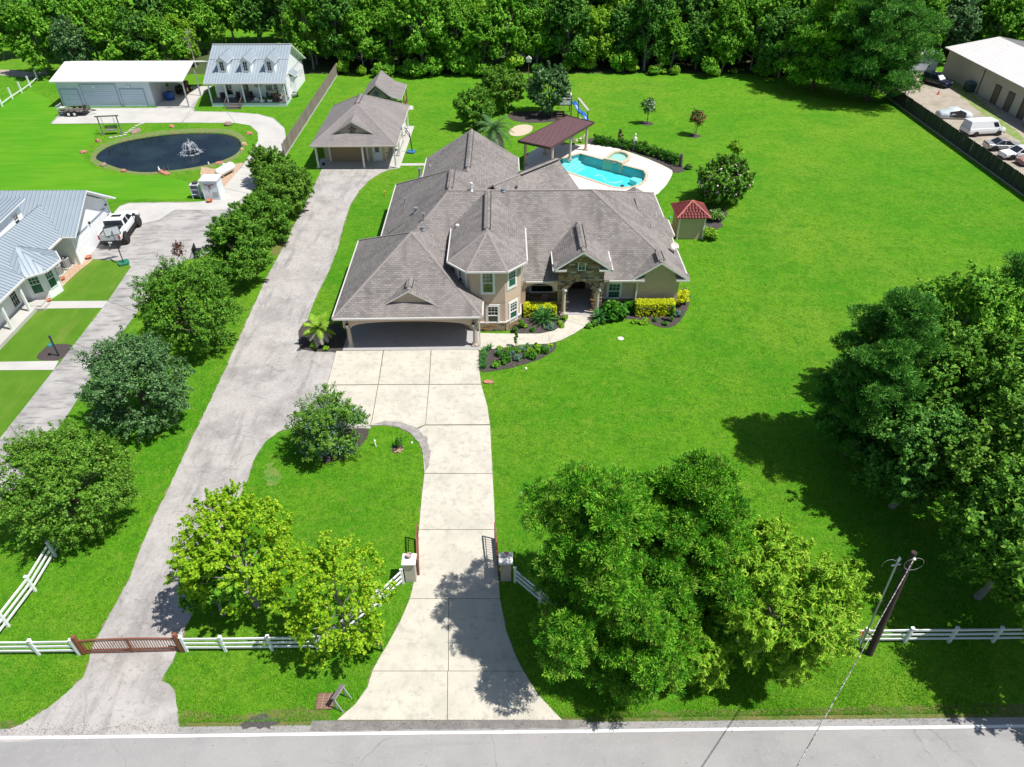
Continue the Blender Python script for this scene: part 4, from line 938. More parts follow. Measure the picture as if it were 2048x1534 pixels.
window(H1, (6.12, ey), 0, .0, 3.85, .62, .75, frame=TRIM, nx=2, ny=2, split=False, glass=GREENGLASS, proud=.07)
b = MB()
for u in (-.62, .62): b = MB(); b.obox((6.12, ey), 0, u, .05, 3.68, .45, .1, .13); b.make('sill_stone', STONES[5], ew, world=True, uv=False)
b = MB(); b.prism([(4.3, 50.2), (7.9, 50.2), (7.9, 53.3), (4.3, 53.3)], 2.95, 3.0); b.make('porch_ceiling', SOFFIT, H1, world=True, uv=False)
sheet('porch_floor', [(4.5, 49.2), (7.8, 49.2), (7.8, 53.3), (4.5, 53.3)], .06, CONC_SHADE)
b = MB(); b.obox((6.1, 53.4), 0, 0, .02, .05, 1.7, .04, 2.2); d = b.make('front_door', mat('walnut_door', (.05, .025, .015), [], .4), H1, world=True, uv=False)
for u in (-.42, .42):
    b = MB(); b.obox((6.1, 53.4), 0, u, .045, .9, .5, .01, 1.2); b.make('pane', GLASS, d, world=True, uv=False)
for x in (4.78, 7.5): column(H1, x, 49.3, 2.35, .16)
for x in (4.72, 7.55): lantern(H1, x, 49.15, 2.35)
# side porches with arched headers
archbeam((1.35, 49.78), 0, 2.95, 1.95, 2.86, .52, .3, STUCCO, foot=.30)
archbeam((7.98, 49.95), 0, 2.75, 2.2, 2.86, .3, .12, STUCCO, foot=.06)
b = MB(); b.box(1.5, 49.8, 0, .34, .3, 2.1); b.box(1.5, 49.8, .8, .40, .36, .1); b.make('porch_pier', STUCCO, H1, world=True)
window(H1, (0, 51.5), 0, 3.1, .85, 1.9, 1.35, nx=4, ny=2, surround=.1)
window(H1, (0, 50.45), 0, 9.0, .85, 1.0, 1.4, nx=3, ny=2, surround=.12, arch=True, glass=GREENGLASS)
b = MB(); b.obox((0, 50.45), 0, 9.25, .02, .85, 2.8, .06, .09); b.make('chair_rail', TRIM, H1, world=True, uv=False)
stone_face(H1, (0, 51.5), 0, lambda u, z: True, 1.4, 4.3, .03, .82, seed=9, wid=(.3, .7)); stone_face(H1, (0, 50.45), 0, lambda u, z: True, 7.9, 10.6, .03, .82, seed=11, wid=(.3, .7))
# right gable
hz = 4.55
FH = [[(10.2, 49.7, 3.02), (12.45, 49.7, hz), (12.45, 52.2, hz), (10.2, 49.75, 3.02)], [(12.45, 49.7, hz), (14.8, 49.7, 3.02), (14.8, 49.8, 3.02), (12.45, 52.2, hz)]]
rf('east_gable_roof', FH, 3, soffit=TRIM, hips=[((12.45, 49.8, hz), (12.45, 52.0, hz))], vent=((12.45, 50.1, hz), (12.45, 51.6, hz)))
for x0, x1 in ((10.1, 11.25), (13.8, 14.9)):
    b = MB(); b.prism([(x0, 49.62), (x1, 49.62), (x1, 50.3), (x0, 50.3)], 2.84, 2.98); q = b.make('cornice_return', TRIM, H1, world=True, uv=False)
    b = MB(); b.add([(x0, 49.64, 2.985), (x1, 49.64, 2.985), (x1, 50.3, 3.22), (x0, 50.3, 3.22)], [(0, 1, 2, 3)]); b.make('return_shingles', SH, q, world=True)
gwall(H1, (12.45, 50.29), 0, [(-1.75, 2.85), (1.8, 2.85), (1.8, 3.1), (0, 4.42), (-1.75, 3.2)], .1, STUCCO)
# roof furniture
def roofpt(px, py):
    """where the roof lies along a line of sight (bisection)"""
    best = None
    for k in range(0, 900):
        z = 9-k*.01; X, Y = G(px, py, z)
        for s_ in sections:
            h = s_.h(X, Y)
            if h is not None and h >= z: return (X, Y, z)
    return (*G(px, py, 3), 3)
VM = mat('vent_metal', (.34, .36, .38), [(8, (.2, .2, .21), .5, .8, .5)], .4, metallic=.5)
for (px, py, r, h_, cap) in ((840, 352, .13, .75, 1), (887, 306, .07, .35, 1), (861, 325, .05, .4, 0), (860, 334, .05, .3, 0), (943, 380, .08, .55, 1), (1034, 378, .09, .3, 1), (810, 406, .08, .4, 1), (832, 424, .14, .35, 1), (848, 437, .09, .4, 1),
                             (784, 424, .04, .4, 0), (808, 420, .04, .4, 0), (846, 457, .12, .08, 1), (915, 453, .10, .08, 1), (1275, 437, .12, .18, 1), (1300, 459, .04, .5, 0), (1311, 432, .04, .35, 0), (1007, 380, .12, .06, 1), (1250, 392, .05, .4, 0)):
    x, y, z = roofpt(px, py); b = MB(); b.cyl((x, y, z-.12), (x, y, z+h_), r, r, 10)
    if cap: b.cyl((x, y, z+h_), (x, y, z+h_+.09), r*1.5, r*1.4, 10); b.cyl((x, y, z-.12), (x, y, z+.05), r*1.9, r*1.2, 10)
    b.make('roof_vent', VM if (px+py) % 3 else TRIM, H1, world=True, uv=False)
x, y, z = roofpt(1342, 500)
x, y, z = 14.3, 53.7, 3.25
dd = thing('satellite_dish', None, None, Vector((x, y, z))-rootloc(H1)); dd.parent = H1; dd.rotation_euler = (0, 0, R(15))
b = MB(); prof = [(0.001, 0), (.16, .02), (.31, .07), (.35, .09)]; b.lathe(prof+[(.35, .075), (.31, .045), (.001, -.02)], n=20); q = b.make('reflector', mat('dish_paint', (.56, .48, .42), [(6, (.5, .47, .44), .5, .8, .5)], .5), dd, smooth=True, uv=False); q.location = (0, 0, .62); q.rotation_euler = (R(38), 0, 0)
b = MB(); b.bar((0, 0, -.2), (0, .05, .6), .05); b.bar((0, 0, .55), (0, -.52, .62), .03); b.box(0, -.52, .6, .09, .09, .12); b.make('mast', GREYM, dd, uv=False)
# ---------------------------------------------------------------- detached garage and the other outbuildings of the plot
def bx(parent, name, m, *boxes, world=True, uv=False, bevel=0):
    b = MB()
    for q in boxes: b.box(*q)
    return b.make(name, m, parent, world=world, uv=uv, bevel=bevel)
def star(parent, o, a, r, m, name='star_ornament', n=5, k=.42):
    b = MB(); pts = [((r if i % 2 == 0 else r*k)*math.sin(math.pi*i/n), (r if i % 2 == 0 else r*k)*math.cos(math.pi*i/n)) for i in range(2*n)]
    c, s = math.cos(a), math.sin(a); V = [(o[0]+u*c+.02*s, o[1]+u*s-.02*c, o[2]+z) for u, z in pts]+[(o[0]+.10*s, o[1]-.10*c, o[2])]
    b.add(V, [(i, (i+1) % (2*n), 2*n)[::-1] for i in range(2*n)]); return b.make(name, m, parent, world=True, uv=False)
DG = thing('detached_garage', 'tan detached garage with grey hip roof and dark star on its gablet', 'garage', (-17, 83, 0))
build_roof('roof', hipY(-22.1, -12.25, 80.25, 94.8, 2.9, -17.25, 86.0, 89.6, 5.85), 2.9, SH2, DG, eaves=[((-22.1, 80.25), (-12.25, 80.25)), ((-12.25, 80.25), (-12.25, 94.8))], gut=mat('tan_gutter', (.45, .40, .34), [], .6),
           hips=[((-17.25, 86, 5.85), (-22.1, 80.25, 2.9)), ((-17.25, 86, 5.85), (-12.25, 80.25, 2.9)), ((-17.25, 89.6, 5.85), (-22.1, 94.8, 2.9)), ((-17.25, 89.6, 5.85), (-12.25, 94.8, 2.9))], vent=((-17.25, 86.1, 5.87), (-17.25, 89.4, 5.87)))
gm = (-17.35, 81.75)
rfg = build_roof('roof_gablet', [[(-19.9, 81.7, 3.62), (-17.35, 81.7, 5.1), (-17.35, 85.0, 5.1), (-19.9, 81.8, 3.62)], [(-17.35, 81.7, 5.1), (-14.8, 81.7, 3.62), (-14.8, 81.8, 3.62), (-17.35, 85.0, 5.1)]], 3.6, SH2, DG, th=.1)
gwall(DG, (-17.35, 81.95), 0, [(-2.2, 3.62), (2.2, 3.62), (0, 4.95)], .1, mat('gablet_siding', (.40, .34, .29), [], .8))
star(DG, (-17.35, 81.85, 4.15), 0, .52, mat('dark_bronze', (.07, .045, .035), [(6, (.16, .09, .05), .4, .7, .7)], .6))
TANW = mat('tan_siding', (.50, .42, .29), [(1, (.44, .36, .25), .4, .7, .5)], .8)
GW = wall(DG, [(-21.3, 83.1), (-14.1, 83.1), (-14.1, 94.2), (-21.3, 94.2)], 0, 2.75, TANW)
d = bx(DG, 'garage_door', mat('sand_garage_door', (.36, .26, .16), [], .7), (-18.4, 83.07, .03, 4.2, .06, .5), (-18.4, 83.075, .55, 4.2, .05, .5), (-18.4, 83.07, 1.07, 4.2, .06, .5), (-18.4, 83.075, 1.59, 4.2, .05, .5))
bx(DG, 'door_trim', TRIM, (-20.62, 83.03, 0, .22, .14, 2.3), (-16.18, 83.03, 0, .22, .14, 2.3), (-15.0+.52, 83.04, 0, .12, .1, 2.15), (-15.52, 83.04, 0, .12, .1, 2.15))
d = bx(DG, 'door', mat('white_door', (.72, .76, .80), [], .5), (-15.0, 83.05, .05, .88, .08, 2.0)); bx(d, 'pane', GLASS, (-15.0, 83.0, 1.1, .48, .03, .75)); bx(d, 'handle', BLACKM, (-15.36, 82.98, .95, .05, .08, .12))
for x, y in ((-21.7, 81.05), (-16.35, 81.05), (-12.65, 80.95), (-12.6, 84.6), (-12.6, 88.2), (-12.6, 91.6), (-12.6, 94.4)): bx(DG, 'porch_post', TRIM, (x, y, 0, .2, .2, 2.75), (x, y, 0, .28, .28, .2))
bx(DG, 'railing', TRIM, (-12.6, 86.4, .85, .06, 3.4, .08), (-12.6, 86.4, .25, .06, 3.4, .06), *[(-12.6, 84.9+.3*k, .25, .04, .04, .62) for k in range(11)])
bx(DG, 'outlet_box', BLACKM, (-13.9+.0, 83.06, .9, .12, .06, .16))
x, y = G(645, 331); b = MB(); b.lathe([(.14, 0), (.2, .25), (.22, .3), (.17, .3)], n=12); t = tag(b.make('flower_pot', BLACKM, None, uv=False), 'small black pot at the left front post of the detached garage', 'pot'); t.location = (x+.15, y, .03)

# small gabled shed behind it
SB = thing('garden_shed', 'small grey-roofed shed with blue snowflake on its gable, behind the detached garage', 'shed', (-17, 100, 0))
build_roof('roof', hipY(-19.15, -15.0, 98.9, 105.8, 2.6, -17.1, 98.9, 105.8, 4.3), 2.6, SH2, SB, hips=[((-17.1, 99, 4.3), (-17.1, 105.7, 4.3))], soffit=mat('tan_trim', (.40, .36, .31), [], .8))
build_roof('porch_roof', [[(-15.3, 98.9, 2.85), (-13.75, 98.9, 2.45), (-13.75, 105.8, 2.45), (-15.3, 105.8, 2.85)]], 2.45, SH2, SB, soffit=TRIM)
GRYS = mat('olive_siding', (.30, .275, .215), [], .85)
wall(SB, [(-18.75, 99.2), (-15.3, 99.2), (-15.3, 105.4), (-18.75, 105.4)], 0, 2.5, GRYS); gwall(SB, (-17.1, 99.2), 0, [(-1.7, 2.4), (1.7, 2.4), (0, 3.95)], .1, GRYS)
for k in range(4):
    b = MB(); a = k*math.pi/4; b.bar((-17.1-.42*math.cos(a), 99.12, 3.1-.42*math.sin(a)), (-17.1+.42*math.cos(a), 99.12, 3.1+.42*math.sin(a)), .07); b.make('snowflake_arm', mat('blue_iron', (.07, .12, .17), [], .5), SB, world=True, uv=False)
for y in (99.3, 102.3, 105.4): bx(SB, 'porch_post', mat('red_cedar', (.22, .10, .06), [], .8), (-13.9, y, 0, .14, .14, 2.4))
bx(SB, 'railing', mat('red_cedar', (.22, .10, .06), [], .8), (-13.9, 103.8, .8, .06, 2.8, .08), (-13.9, 103.8, .2, .06, 2.8, .06), *[(-13.9, 102.6+.3*k, .2, .04, .04, .6) for k in range(9)])

# tool shed with a red barrel-tile roof
RS = thing('tool_shed', 'small cream shed with red barrel-tile pyramid roof beside the house', 'shed', (18, 64, 0))
wall(RS, [(16.75, 62.6), (19.2, 62.6), (19.2, 65.0), (16.75, 65.0)], 0, 2.3, TANW)
bx(RS, 'corner_trim', TRIM, (16.77, 62.58, 0, .14, .14, 2.3), (19.2, 62.58, 0, .14, .14, 2.3), (19.2, 65.0, 0, .14, .14, 2.3), (16.77, 65.0, 0, .14, .14, 2.3), (18.0, 62.56, 2.2, 2.4, .08, .14), (16.72, 63.8, 2.2, .08, 2.4, .14))
bx(RS, 'door', mat('yellow_tan_door', (.48, .36, .18), [], .7), (16.72, 63.8, .05, .05, .9, 1.95))
ztl = mat('red_clay_tile', (.17, .030, .028), [(5, (.10, .018, .018), .4, .7, .7), (1.5, (.24, .05, .04), .55, .8, .6)], .45)
e0, ap_ = 2.32, (18.0, 63.8, 3.35); cn = [(16.4, 62.2), (19.6, 62.2), (19.6, 65.4), (16.4, 65.4)]
b = MB(); b.add([(*c, e0) for c in cn]+[(ap_[0], ap_[1], ap_[2]-.04)], [(0, 1, 4), (1, 2, 4), (2, 3, 4), (3, 0, 4), (3, 2, 1, 0)]); rr_ = b.make('roof', ztl, RS, world=True, uv=False)
for si in range(4):
    A, B_ = Vector((*cn[si], e0)), Vector((*cn[(si+1) % 4], e0)); ap3 = Vector(ap_); al = (B_-A).normalized(); mid = (A+B_)/2; up = ap3-mid; nr = al.cross(up).normalized()
    for r_ in range(6):
        f0, f1 = r_/6, (r_+1.1)/6; half = (B_-A).length/2
        w0 = half*(1-f0); n_t = max(1, int(2*w0/.30))
        for j in range(n_t):
            x0 = (j+.5-n_t/2)*.30
            if abs(x0) > half*(1-f1)+.12: continue
            t = MB(); V = []
            for f, lift in ((f0, .045), (f1, .0)):
                c = mid+up*f+al*x0
                for q in range(5):
                    an = math.pi*q/4; V.append(c+al*(-.14*math.cos(an))+nr*(.10*math.sin(an)+lift))
            t.add(V, [(q, q+1, q+6, q+5) for q in range(4)]+[(0, 1, 2, 3, 4)]); t.make('roof_tile', ztl, rr_, world=True, uv=False)
    t = MB(); cor = Vector((*cn[si], e0+.05)); t.cyl(cor, ap3+Vector((0, 0, .06)), .10, .10, 8); t.make('hip_tile', mat('hip_clay', (.36, .075, .05), [(6, (.25, .05, .04), .4, .7, .6)], .5), rr_, world=True, uv=False)

# pool pavilion
PV = thing('pool_pavilion', 'open pavilion with brown ribbed metal roof on stone columns by the pool', 'pavilion', (6, 84, 0))
pc_ = [(1.62, 80.9), (5.2, 78.7), (11.0, 87.15), (7.95, 89.6)]
zt = 3.0; mid1, mid2 = [((pc_[0][i]+pc_[1][i])/2) for i in (0, 1)], [((pc_[2][i]+pc_[3][i])/2) for i in (0, 1)]
BROWNM = mat('brown_steel', (.115, .052, .055), [(1.5, (.17, .085, .085), .45, .7, .7)], .42, metallic=.2)
b = MB(); P4 = [(*p, zt+.12) for p in pc_]; b.add(P4+[(x, y, z-.2) for x, y, z in P4], [(0, 1, 2, 3), (7, 6, 5, 4), (0, 4, 5, 1), (1, 5, 6, 2), (2, 6, 7, 3), (3, 7, 4, 0)])
pr = b.make('roof', BROWNM, PV, world=True, uv=False)
A0, A1, A2, A3 = [Vector((*p, zt+.12)) for p in pc_]; nrib = 32
rb = MB()
for k in range(nrib+1):
    f = k/nrib; rb.bar(A0.lerp(A3, f)+Vector((0, 0, .02)), A1.lerp(A2, f)+Vector((0, 0, .02)), .09, .07)
rb.make('roof_rib', mat('brown_steel_rib', (.36, .22, .22), [], .4, metallic=.2), pr, world=True, uv=False, kind='stuff')
eb = MB()
for p, q in ((A0, A1), (A1, A2), (A2, A3), (A3, A0)): eb.bar(p-Vector((0, 0, .05)), q-Vector((0, 0, .05)), .1, .26)
eb.make('fascia', mat('brown_trim', (.07, .035, .03), [], .5), pr, world=True, uv=False)
for f, g_ in ((.07, .1), (.93, .1), (.07, .88), (.93, .88), (.07, .5), (.93, .5)):
    q = Vector((*pc_[0], 0)).lerp(Vector((*pc_[1], 0)), f).lerp(Vector((*pc_[3], 0)).lerp(Vector((*pc_[2], 0)), f), g_)
    column(PV, q.x, q.y, 2.95, .17, m=mat('pink_cast_stone', (.48, .36, .29), [(4, (.38, .28, .23), .4, .7, .6)], .85))
# spa
SPc = GS([(1206, 322), (1216, 314), (1226, 307), (1240, 305), (1254, 309), (1262, 316), (1258, 324), (1244, 332), (1232, 327)])
SP_ = thing('spa', 'raised stone-rimmed spa at the back edge of the pool', 'spa', (13.6, 83.5, 0))
cx_ = sum(p[0] for p in SPc)/9; cy_ = sum(p[1] for p in SPc)/9
def scl(k): return [(cx_+(x-cx_)*k, cy_+(y-cy_)*k) for x, y in SPc]
o1, i1 = SPc, scl(.76); n9 = 9
b = MB(); V = [(x, y, -1) for x, y in o1]+[(x, y, .32) for x, y in o1]+[(x, y, .32) for x, y in i1]+[(x, y, -.6) for x, y in i1]
b.add(V, [(i, (i+1) % 9, (i+1) % 9+9, i+9) for i in range(9)]+[(i+9, (i+1) % 9+9, (i+1) % 9+18, i+18) for i in range(9)]+[(i+18, (i+1) % 9+18, (i+1) % 9+27, i+27) for i in range(9)]); b.make('spa_wall', COPING, SP_, world=True, uv=False)
sheet('spa_floor', [(x-13.6, y-83.5) for x, y in i1], -.35, mat('spa_plaster', (.30, .66, .62), [], .6), kind=None, parent=SP_)
sheet('bench', [(x-13.6, y-83.5) for x, y in i1], -.12, mat('spa_bench', (.42, .70, .64), [], .6), [[(x-13.6, y-83.5) for x, y in scl(.5)]], kind=None, parent=SP_)
sheet('water', [(x-13.6, y-83.5) for x, y in scl(.765)], .24, pw, kind=None, parent=SP_)
# pool furniture, statue, urns
def chair(x, y, rz, label):
    t = thing('patio_chair', label, 'chair', (x, y, .03), rz, 'cream patio chairs by the pool'); m = mat('cream_resin', (.66, .58, .46), [], .5)
    bx(t, 'seat', m, (0, 0, .4, .5, .5, .06), world=False); b = MB(); b.bar((-.22, .24, .42), (-.22, .32, .95), .05); b.bar((.22, .24, .42), (.22, .32, .95), .05)
    for k in range(5): b.bar((-.22, .26+.02*k, .52+.1*k), (.22, .26+.02*k, .52+.1*k), .05, .03)
    b.make('backrest', m, t, uv=False)
    for sx_ in (-.22, .22):
        for sy_ in (-.22, .22): bx(t, 'leg', m, (sx_, sy_, 0, .05, .05, .4), world=False)
        bx(t, 'armrest', m, (sx_, 0, .62, .06, .5, .04), world=False)
    return t
a_, b_ = G(1150, 288); chair(a_, b_, 2.4, 'left of the two cream chairs under the pavilion edge by the pool'); a_, b_ = G(1158, 286); chair(a_+.3, b_+.2, -1.9, 'right of the two cream chairs under the pavilion edge by the pool')
# statue of a robed figure
x, y = G(1268, 299); st_ = thing('statue', 'white statue of a robed figure on a plinth before the pool hedge', 'statue', (x, y, .03)); SM = mat('white_marble', (.72, .70, .67), [(6, (.55, .53, .50), .5, .8, .5)], .7)
b = MB(); b.box(0, 0, 0, .5, .5, .12); b.box(0, 0, .12, .38, .38, .3); b.make('plinth', SM, st_, uv=False)
b = MB(); b.lathe([(.20, .42), (.21, .6), (.16, .95), (.15, 1.15), (.19, 1.35), (.20, 1.45), (.13, 1.55), (.06, 1.6), (.06, 1.64), (.10, 1.72), (.115, 1.82), (.09, 1.92), (.02, 1.97)], n=14)
b.cyl((.17, 0, 1.45), (.2, -.12, 1.15), .06, .05, 8); b.cyl((.2, -.12, 1.15), (.03, -.22, 1.22), .05, .035, 8); b.cyl((-.17, 0, 1.45), (-.2, -.12, 1.15), .06, .05, 8); b.cyl((-.2, -.12, 1.15), (-.02, -.22, 1.2), .05, .035, 8)
b.make('figure', SM, st_, smooth=True, uv=False)
for i, (px, py, h_, lb) in enumerate(((1360, 333, 1.55, 'textured dark palm stump at the right end of the pool hedge'),)):
    x, y = G(px, py); b = MB(); b.lathe([(.2, 0), (.24, .2), (.2, .4), (.23, .6), (.19, .8), (.21, 1.0), (.17, 1.2), (.18, 1.4), (.12, 1.5), (.03, h_)], n=12); t = tag(b.make('palm_stump', mat('stump_bark', (.07, .055, .045), [(20, (.14, .11, .09), .45, .65, .8)], .95, [(18, 1, .05)]), None, smooth=True, uv=False), lb, 'stump'); t.location = (x, y, 0)
x, y = G(1212, 290); b = MB(); b.lathe([(.12, 0), (.05, .08), (.05, .4), (.26, .5), (.28, .56), (.22, .55)], n=14); t = tag(b.make('birdbath', CREAM, None, uv=False), 'small stone birdbath on the deck in front of the hedge', 'birdbath'); t.location = (x, y, .03)
x, y = G(1340, 343); b = MB(); b.lathe([(.02, 0), (.02, .5), (.09, .52), (.09, .66), (.02, .72)], n=8); t = tag(b.make('garden_lantern', BLACKM, None, uv=False), 'small black lantern on the lower right edge of the pool deck', 'lantern'); t.location = (x, y, .03)
# pool cleaner and hose
pts = [G(1190, 352, -.1), G(1200, 350, -.1), G(1208, 356, -.1), G(1212, 363, -.1), G(1228, 366, -.1), G(1244, 362, -.1)]
sp = smoothpts([(x, y, -.085) for x, y in pts], 4, False); b = MB()
for p, q in zip(sp, sp[1:]): b.cyl(p, q, .03, .03, 6)
t = tag(b.make('pool_hose', mat('white_hose', (.75, .8, .8), [], .5), None, uv=False), 'white cleaner hose curling on the pool water', 'hose')
x, y = G(1245, 370); b = MB(); b.lathe([(.22, -.1), (.24, 0), (.12, .1), (.03, .14)], (0, 0, 0), 10); t = tag(b.make('pool_cleaner', mat('dark_blue_plastic', (.01, .03, .08), [], .4), None, uv=False), 'dark round pool cleaner near the lower right pool wall', 'pool cleaner'); t.location = (x, y, -.08)

# playset
PS = thing('playset', 'wooden play fort with white railings, blue wavy slide and swing beam', 'playset', (9.3, 99.6, 0))
pw_ = mat('pale_play_panel', (.60, .66, .72), [], .7); gp = mat('green_post', (.02, .10, .06), [], .6); wd = mat('play_timber', (.20, .12, .08), [(6, (.13, .08, .05), .4, .7, .7)], .9)
for x, y in ((6.6, 98.6), (9.2, 98.6), (6.6, 101.2), (9.2, 101.2)): bx(PS, 'post', wd, (x, y, 0, .14, .14, 3.0))
bx(PS, 'platform', wd, (7.9, 99.9, 1.6, 2.7, 2.7, .12))
bx(PS, 'railing_panel', pw_, (7.9, 98.6, 1.75, 2.5, .05, .55)); bx(PS, 'railing_panel', pw_, (6.6, 99.9, 1.75, .05, 2.5, .55)); bx(PS, 'railing_panel', pw_, (7.9, 101.2, 1.75, 2.5, .05, .55)); bx(PS, 'railing_panel', pw_, (9.2, 100.6, 1.75, .05, 1.2, .55))
bx(PS, 'top_rail', mat('white_rail', (.74, .74, .74), [], .6), (9.25, 99.9, 2.5, .12, 2.7, .1), (7.9, 101.2, 2.5, 2.7, .12, .1), (7.9, 98.6, 2.5, 2.7, .12, .1))
for k in range(5): bx(PS, 'ladder_rung', wd, (7.6, 98.4-.14*k, 1.3-.3*k, .8, .12, .06))
b = MB(); N_ = 14; A = Vector((9.4, 99.5, 1.75)); B_ = Vector((11.25, 97.0, .12)); dr = (B_-A); sd = Vector((-dr.y, dr.x, 0)).normalized()
V = []
for k in range(N_+1):
    f = k/N_; p = A.lerp(B_, f)+Vector((0, 0, .16*math.sin(f*math.pi*3.2)))
    for u, h in ((-.3, .2), (-.24, .0), (.24, .0), (.3, .2)): V.append(p+sd*u+Vector((0, 0, h)))
b.add(V, [(4*k+j, 4*k+j+1, 4*k+j+5, 4*k+j+4) for k in range(N_) for j in range(3)]); s_ = b.make('slide', mat('blue_slide', (.015, .12, .55), [], .3), PS, world=True, smooth=True, uv=False); so = s_.modifiers.new('thick', 'SOLIDIFY'); so.thickness = .05
sA, sB = Vector((*G(1157, 196, 2.75), 2.75)), Vector((*G(1177, 221, 2.75), 2.75))
b = MB(); b.bar(sA, sB, .32, .06); b.bar(sA-Vector((0, 0, .09)), sB-Vector((0, 0, .09)), .12, .14); b.make('swing_beam', mat('grey_beam', (.44, .40, .40), [(3, (.30, .27, .27), .4, .7, .7, (1, 1, 1))], .7), PS, world=True, uv=False)
for p in (sA.lerp(sB, .04), sA.lerp(sB, .96)): bx(PS, 'beam_leg', gp, (p.x, p.y, 0, .12, .12, 2.7))
for f in (.3, .6):
    p = sA.lerp(sB, f); q = p+Vector((0, 0, -2.2)); sw = MB(); dd_ = (sB-sA).normalized()*.2
    sw.bar(p-dd_, q-dd_, .02); sw.bar(p+dd_, q+dd_, .02); sw.bar(q-dd_*1.3, q+dd_*1.3, .2, .05); sw.make('swing_seat', mat('pale_swing', (.6, .68, .75), [], .5), PS, world=True, uv=False)
# birdhouse pole
x, y = G(1057, 166); PB = thing('birdhouse_pole', 'white multi-room birdhouse on a tall pole by the tree line', 'birdhouse', (x, y, 0)); bx(PB, 'pole', wd, (0, 0, 0, .1, .1, 3.1), world=False)
b = MB(); b.box(0, 0, 3.1, .7, .6, .45); b.make('box', TRIM, PB, uv=False); b = MB(); b.xprism([(-.45, 3.55), (.45, 3.55), (0, 3.9)], (0, 0), 0, -.4, .4); b.make('roof', mat('bird_roof', (.5, .48, .46), [], .6), PB, uv=False)
for u in (-.18, .18): bx(PB, 'entrance_hole', DARK, (u, -.31, 3.28, .12, .02, .12), world=False)

# ---------------------------------------------------------------- yard things
def hoop(px, py, hh, rz, label, basem, bl=1.0, glass=True):
    x, y = G(px, py); t = thing('basketball_hoop', label, 'basketball hoop', (x, y, .03), rz)
    b = MB(); b.prism([(-.42, -.5), (.42, -.5), (.5, 0), (.38, .45), (-.38, .45), (-.5, 0)], 0, .18); b.make('base', basem, t, uv=False, bevel=.04)
    b = MB(); b.bar((0, -.2, .1), (0, .0, hh*.78), .09); b.bar((0, .0, hh*.75), (0, .55, hh), .07); b.bar((0, .0, hh*.62), (0, .5, hh*.86), .05); b.make('pole', BLACKM, t, uv=False)
    b = MB(); b.box(0, .62, hh-.45, 1.25*bl, .04, .8*bl); b.make('backboard', mat('clear_board', (.62, .66, .72), [], .25, alpha=.75) if glass else WHITEP, t, uv=False)
    b = MB()
    for s_ in (-.62*bl, .62*bl): b.box(s_, .62, hh-.47, .05, .07, .84*bl)
    for z in (hh-.47, hh-.45+.8*bl): b.box(0, .62, z, 1.25*bl, .07, .05)
    b.make('board_frame', BLACKM if glass else TRIM, t, uv=False)
    b = MB(); pr = [(.23*math.cos(k*.5236), .9+.23*math.sin(k*.5236), hh-.35) for k in range(12)]
    for k in range(12): b.bar(pr[k], pr[(k+1) % 12], .025)
    b.make('rim', mat('rim_orange', (.45, .05, .03), [], .5), t, uv=False)
hoop(248, 527, 3.0, R(30), 'black portable basketball hoop with green base behind the white pickup', mat('green_base', (.02, .16, .10), [], .5))
hoop(822, 305, 3.0, R(75), 'slim portable basketball hoop with blue base beside the detached garage', mat('blue_base', (.04, .16, .38), [], .5), .9, False)
for px, py, s_, m_, lb, cat in ((977, 765, (.55, .3, .14), ROCKR, 'flat orange sandstone slab on the lawn beside the driveway edge', 'stone'),):
    x, y = G(px, py); b = MB(); b.prism([(-.42, .05), (-.3, -.16), (.12, -.24), (.40, -.12), (.36, .1), (.05, .2), (-.25, .2)], 0, .10); t = tag(b.make('flagstone', m_, None, uv=False, bevel=.03), lb, cat); t.location = (x, y, .01)
def small(name, label, cat, px, py, fn, m_, z=.0, **k):
    x, y = G(px, py); b = MB(); fn(b); t = tag(b.make(name, m_, None, uv=False, **k), label, cat); t.location = (x, y, z); return t
small('valve_box', 'pale green irrigation box lid in the lawn right of the driveway', 'utility box', 1045, 987, lambda b: b.box(0, 0, 0, .22, .26, .05), mat('pale_green_plastic', (.36, .50, .42), [], .6))
small('cleanout_cap', 'round white cap in the lawn below the right flower bed', 'drain cap', 1241, 677.5, lambda b: b.lathe([(.24, 0), (.24, .05), (.18, .08), (.02, .09)], n=16), mat('white_cap', (.66, .62, .56), [], .6))
small('cleanout_cap', 'tiny white cap in the lawn left below the round white cap', 'drain cap', 1052, 738, lambda b: b.lathe([(.08, 0), (.08, .1), (.02, .12)], n=10), WHITEP)
small('cleanout_cap', 'tiny white cap on the lawn island right of the sapling', 'drain cap', 824, 886, lambda b: b.lathe([(.06, 0), (.06, .08), (.02, .1)], n=10), WHITEP)
small('path_light', 'leaning white garden light on the lawn island by the round bush', 'garden light', 752, 893, lambda b: (b.cyl((0, 0, 0), (-.05, .08, .42), .035), b.cyl((-.05, .08, .42), (-.06, .1, .5), .07, .05)), WHITEP)
small('hose_reel_post', 'little yellow post in the grass strip left of the house', 'post', 770, 392, lambda b: (b.box(0, 0, 0, .12, .12, .45), b.box(.05, 0, .45, .22, .12, .12)), mat('yellow_plastic', (.62, .42, .04), [], .5))
small('ground_light', 'small green spotlight between the tool shed and the house', 'garden light', 1340, 437, lambda b: b.lathe([(.1, 0), (.13, .1), (.05, .2)], n=10), mat('green_lens', (.05, .42, .30), [], .4))
small('mulch_clump', 'dead palm sprouts in a bare patch on the island', 'plant', 797, 902, lambda b: [b.bar((.1*math.cos(k), .1*math.sin(k), 0), (.34*math.cos(k*1.3), .3*math.sin(k*1.3), .1), .05, .02) for k in range(12)], mat('dry_frond', (.40, .27, .17), [], .9))
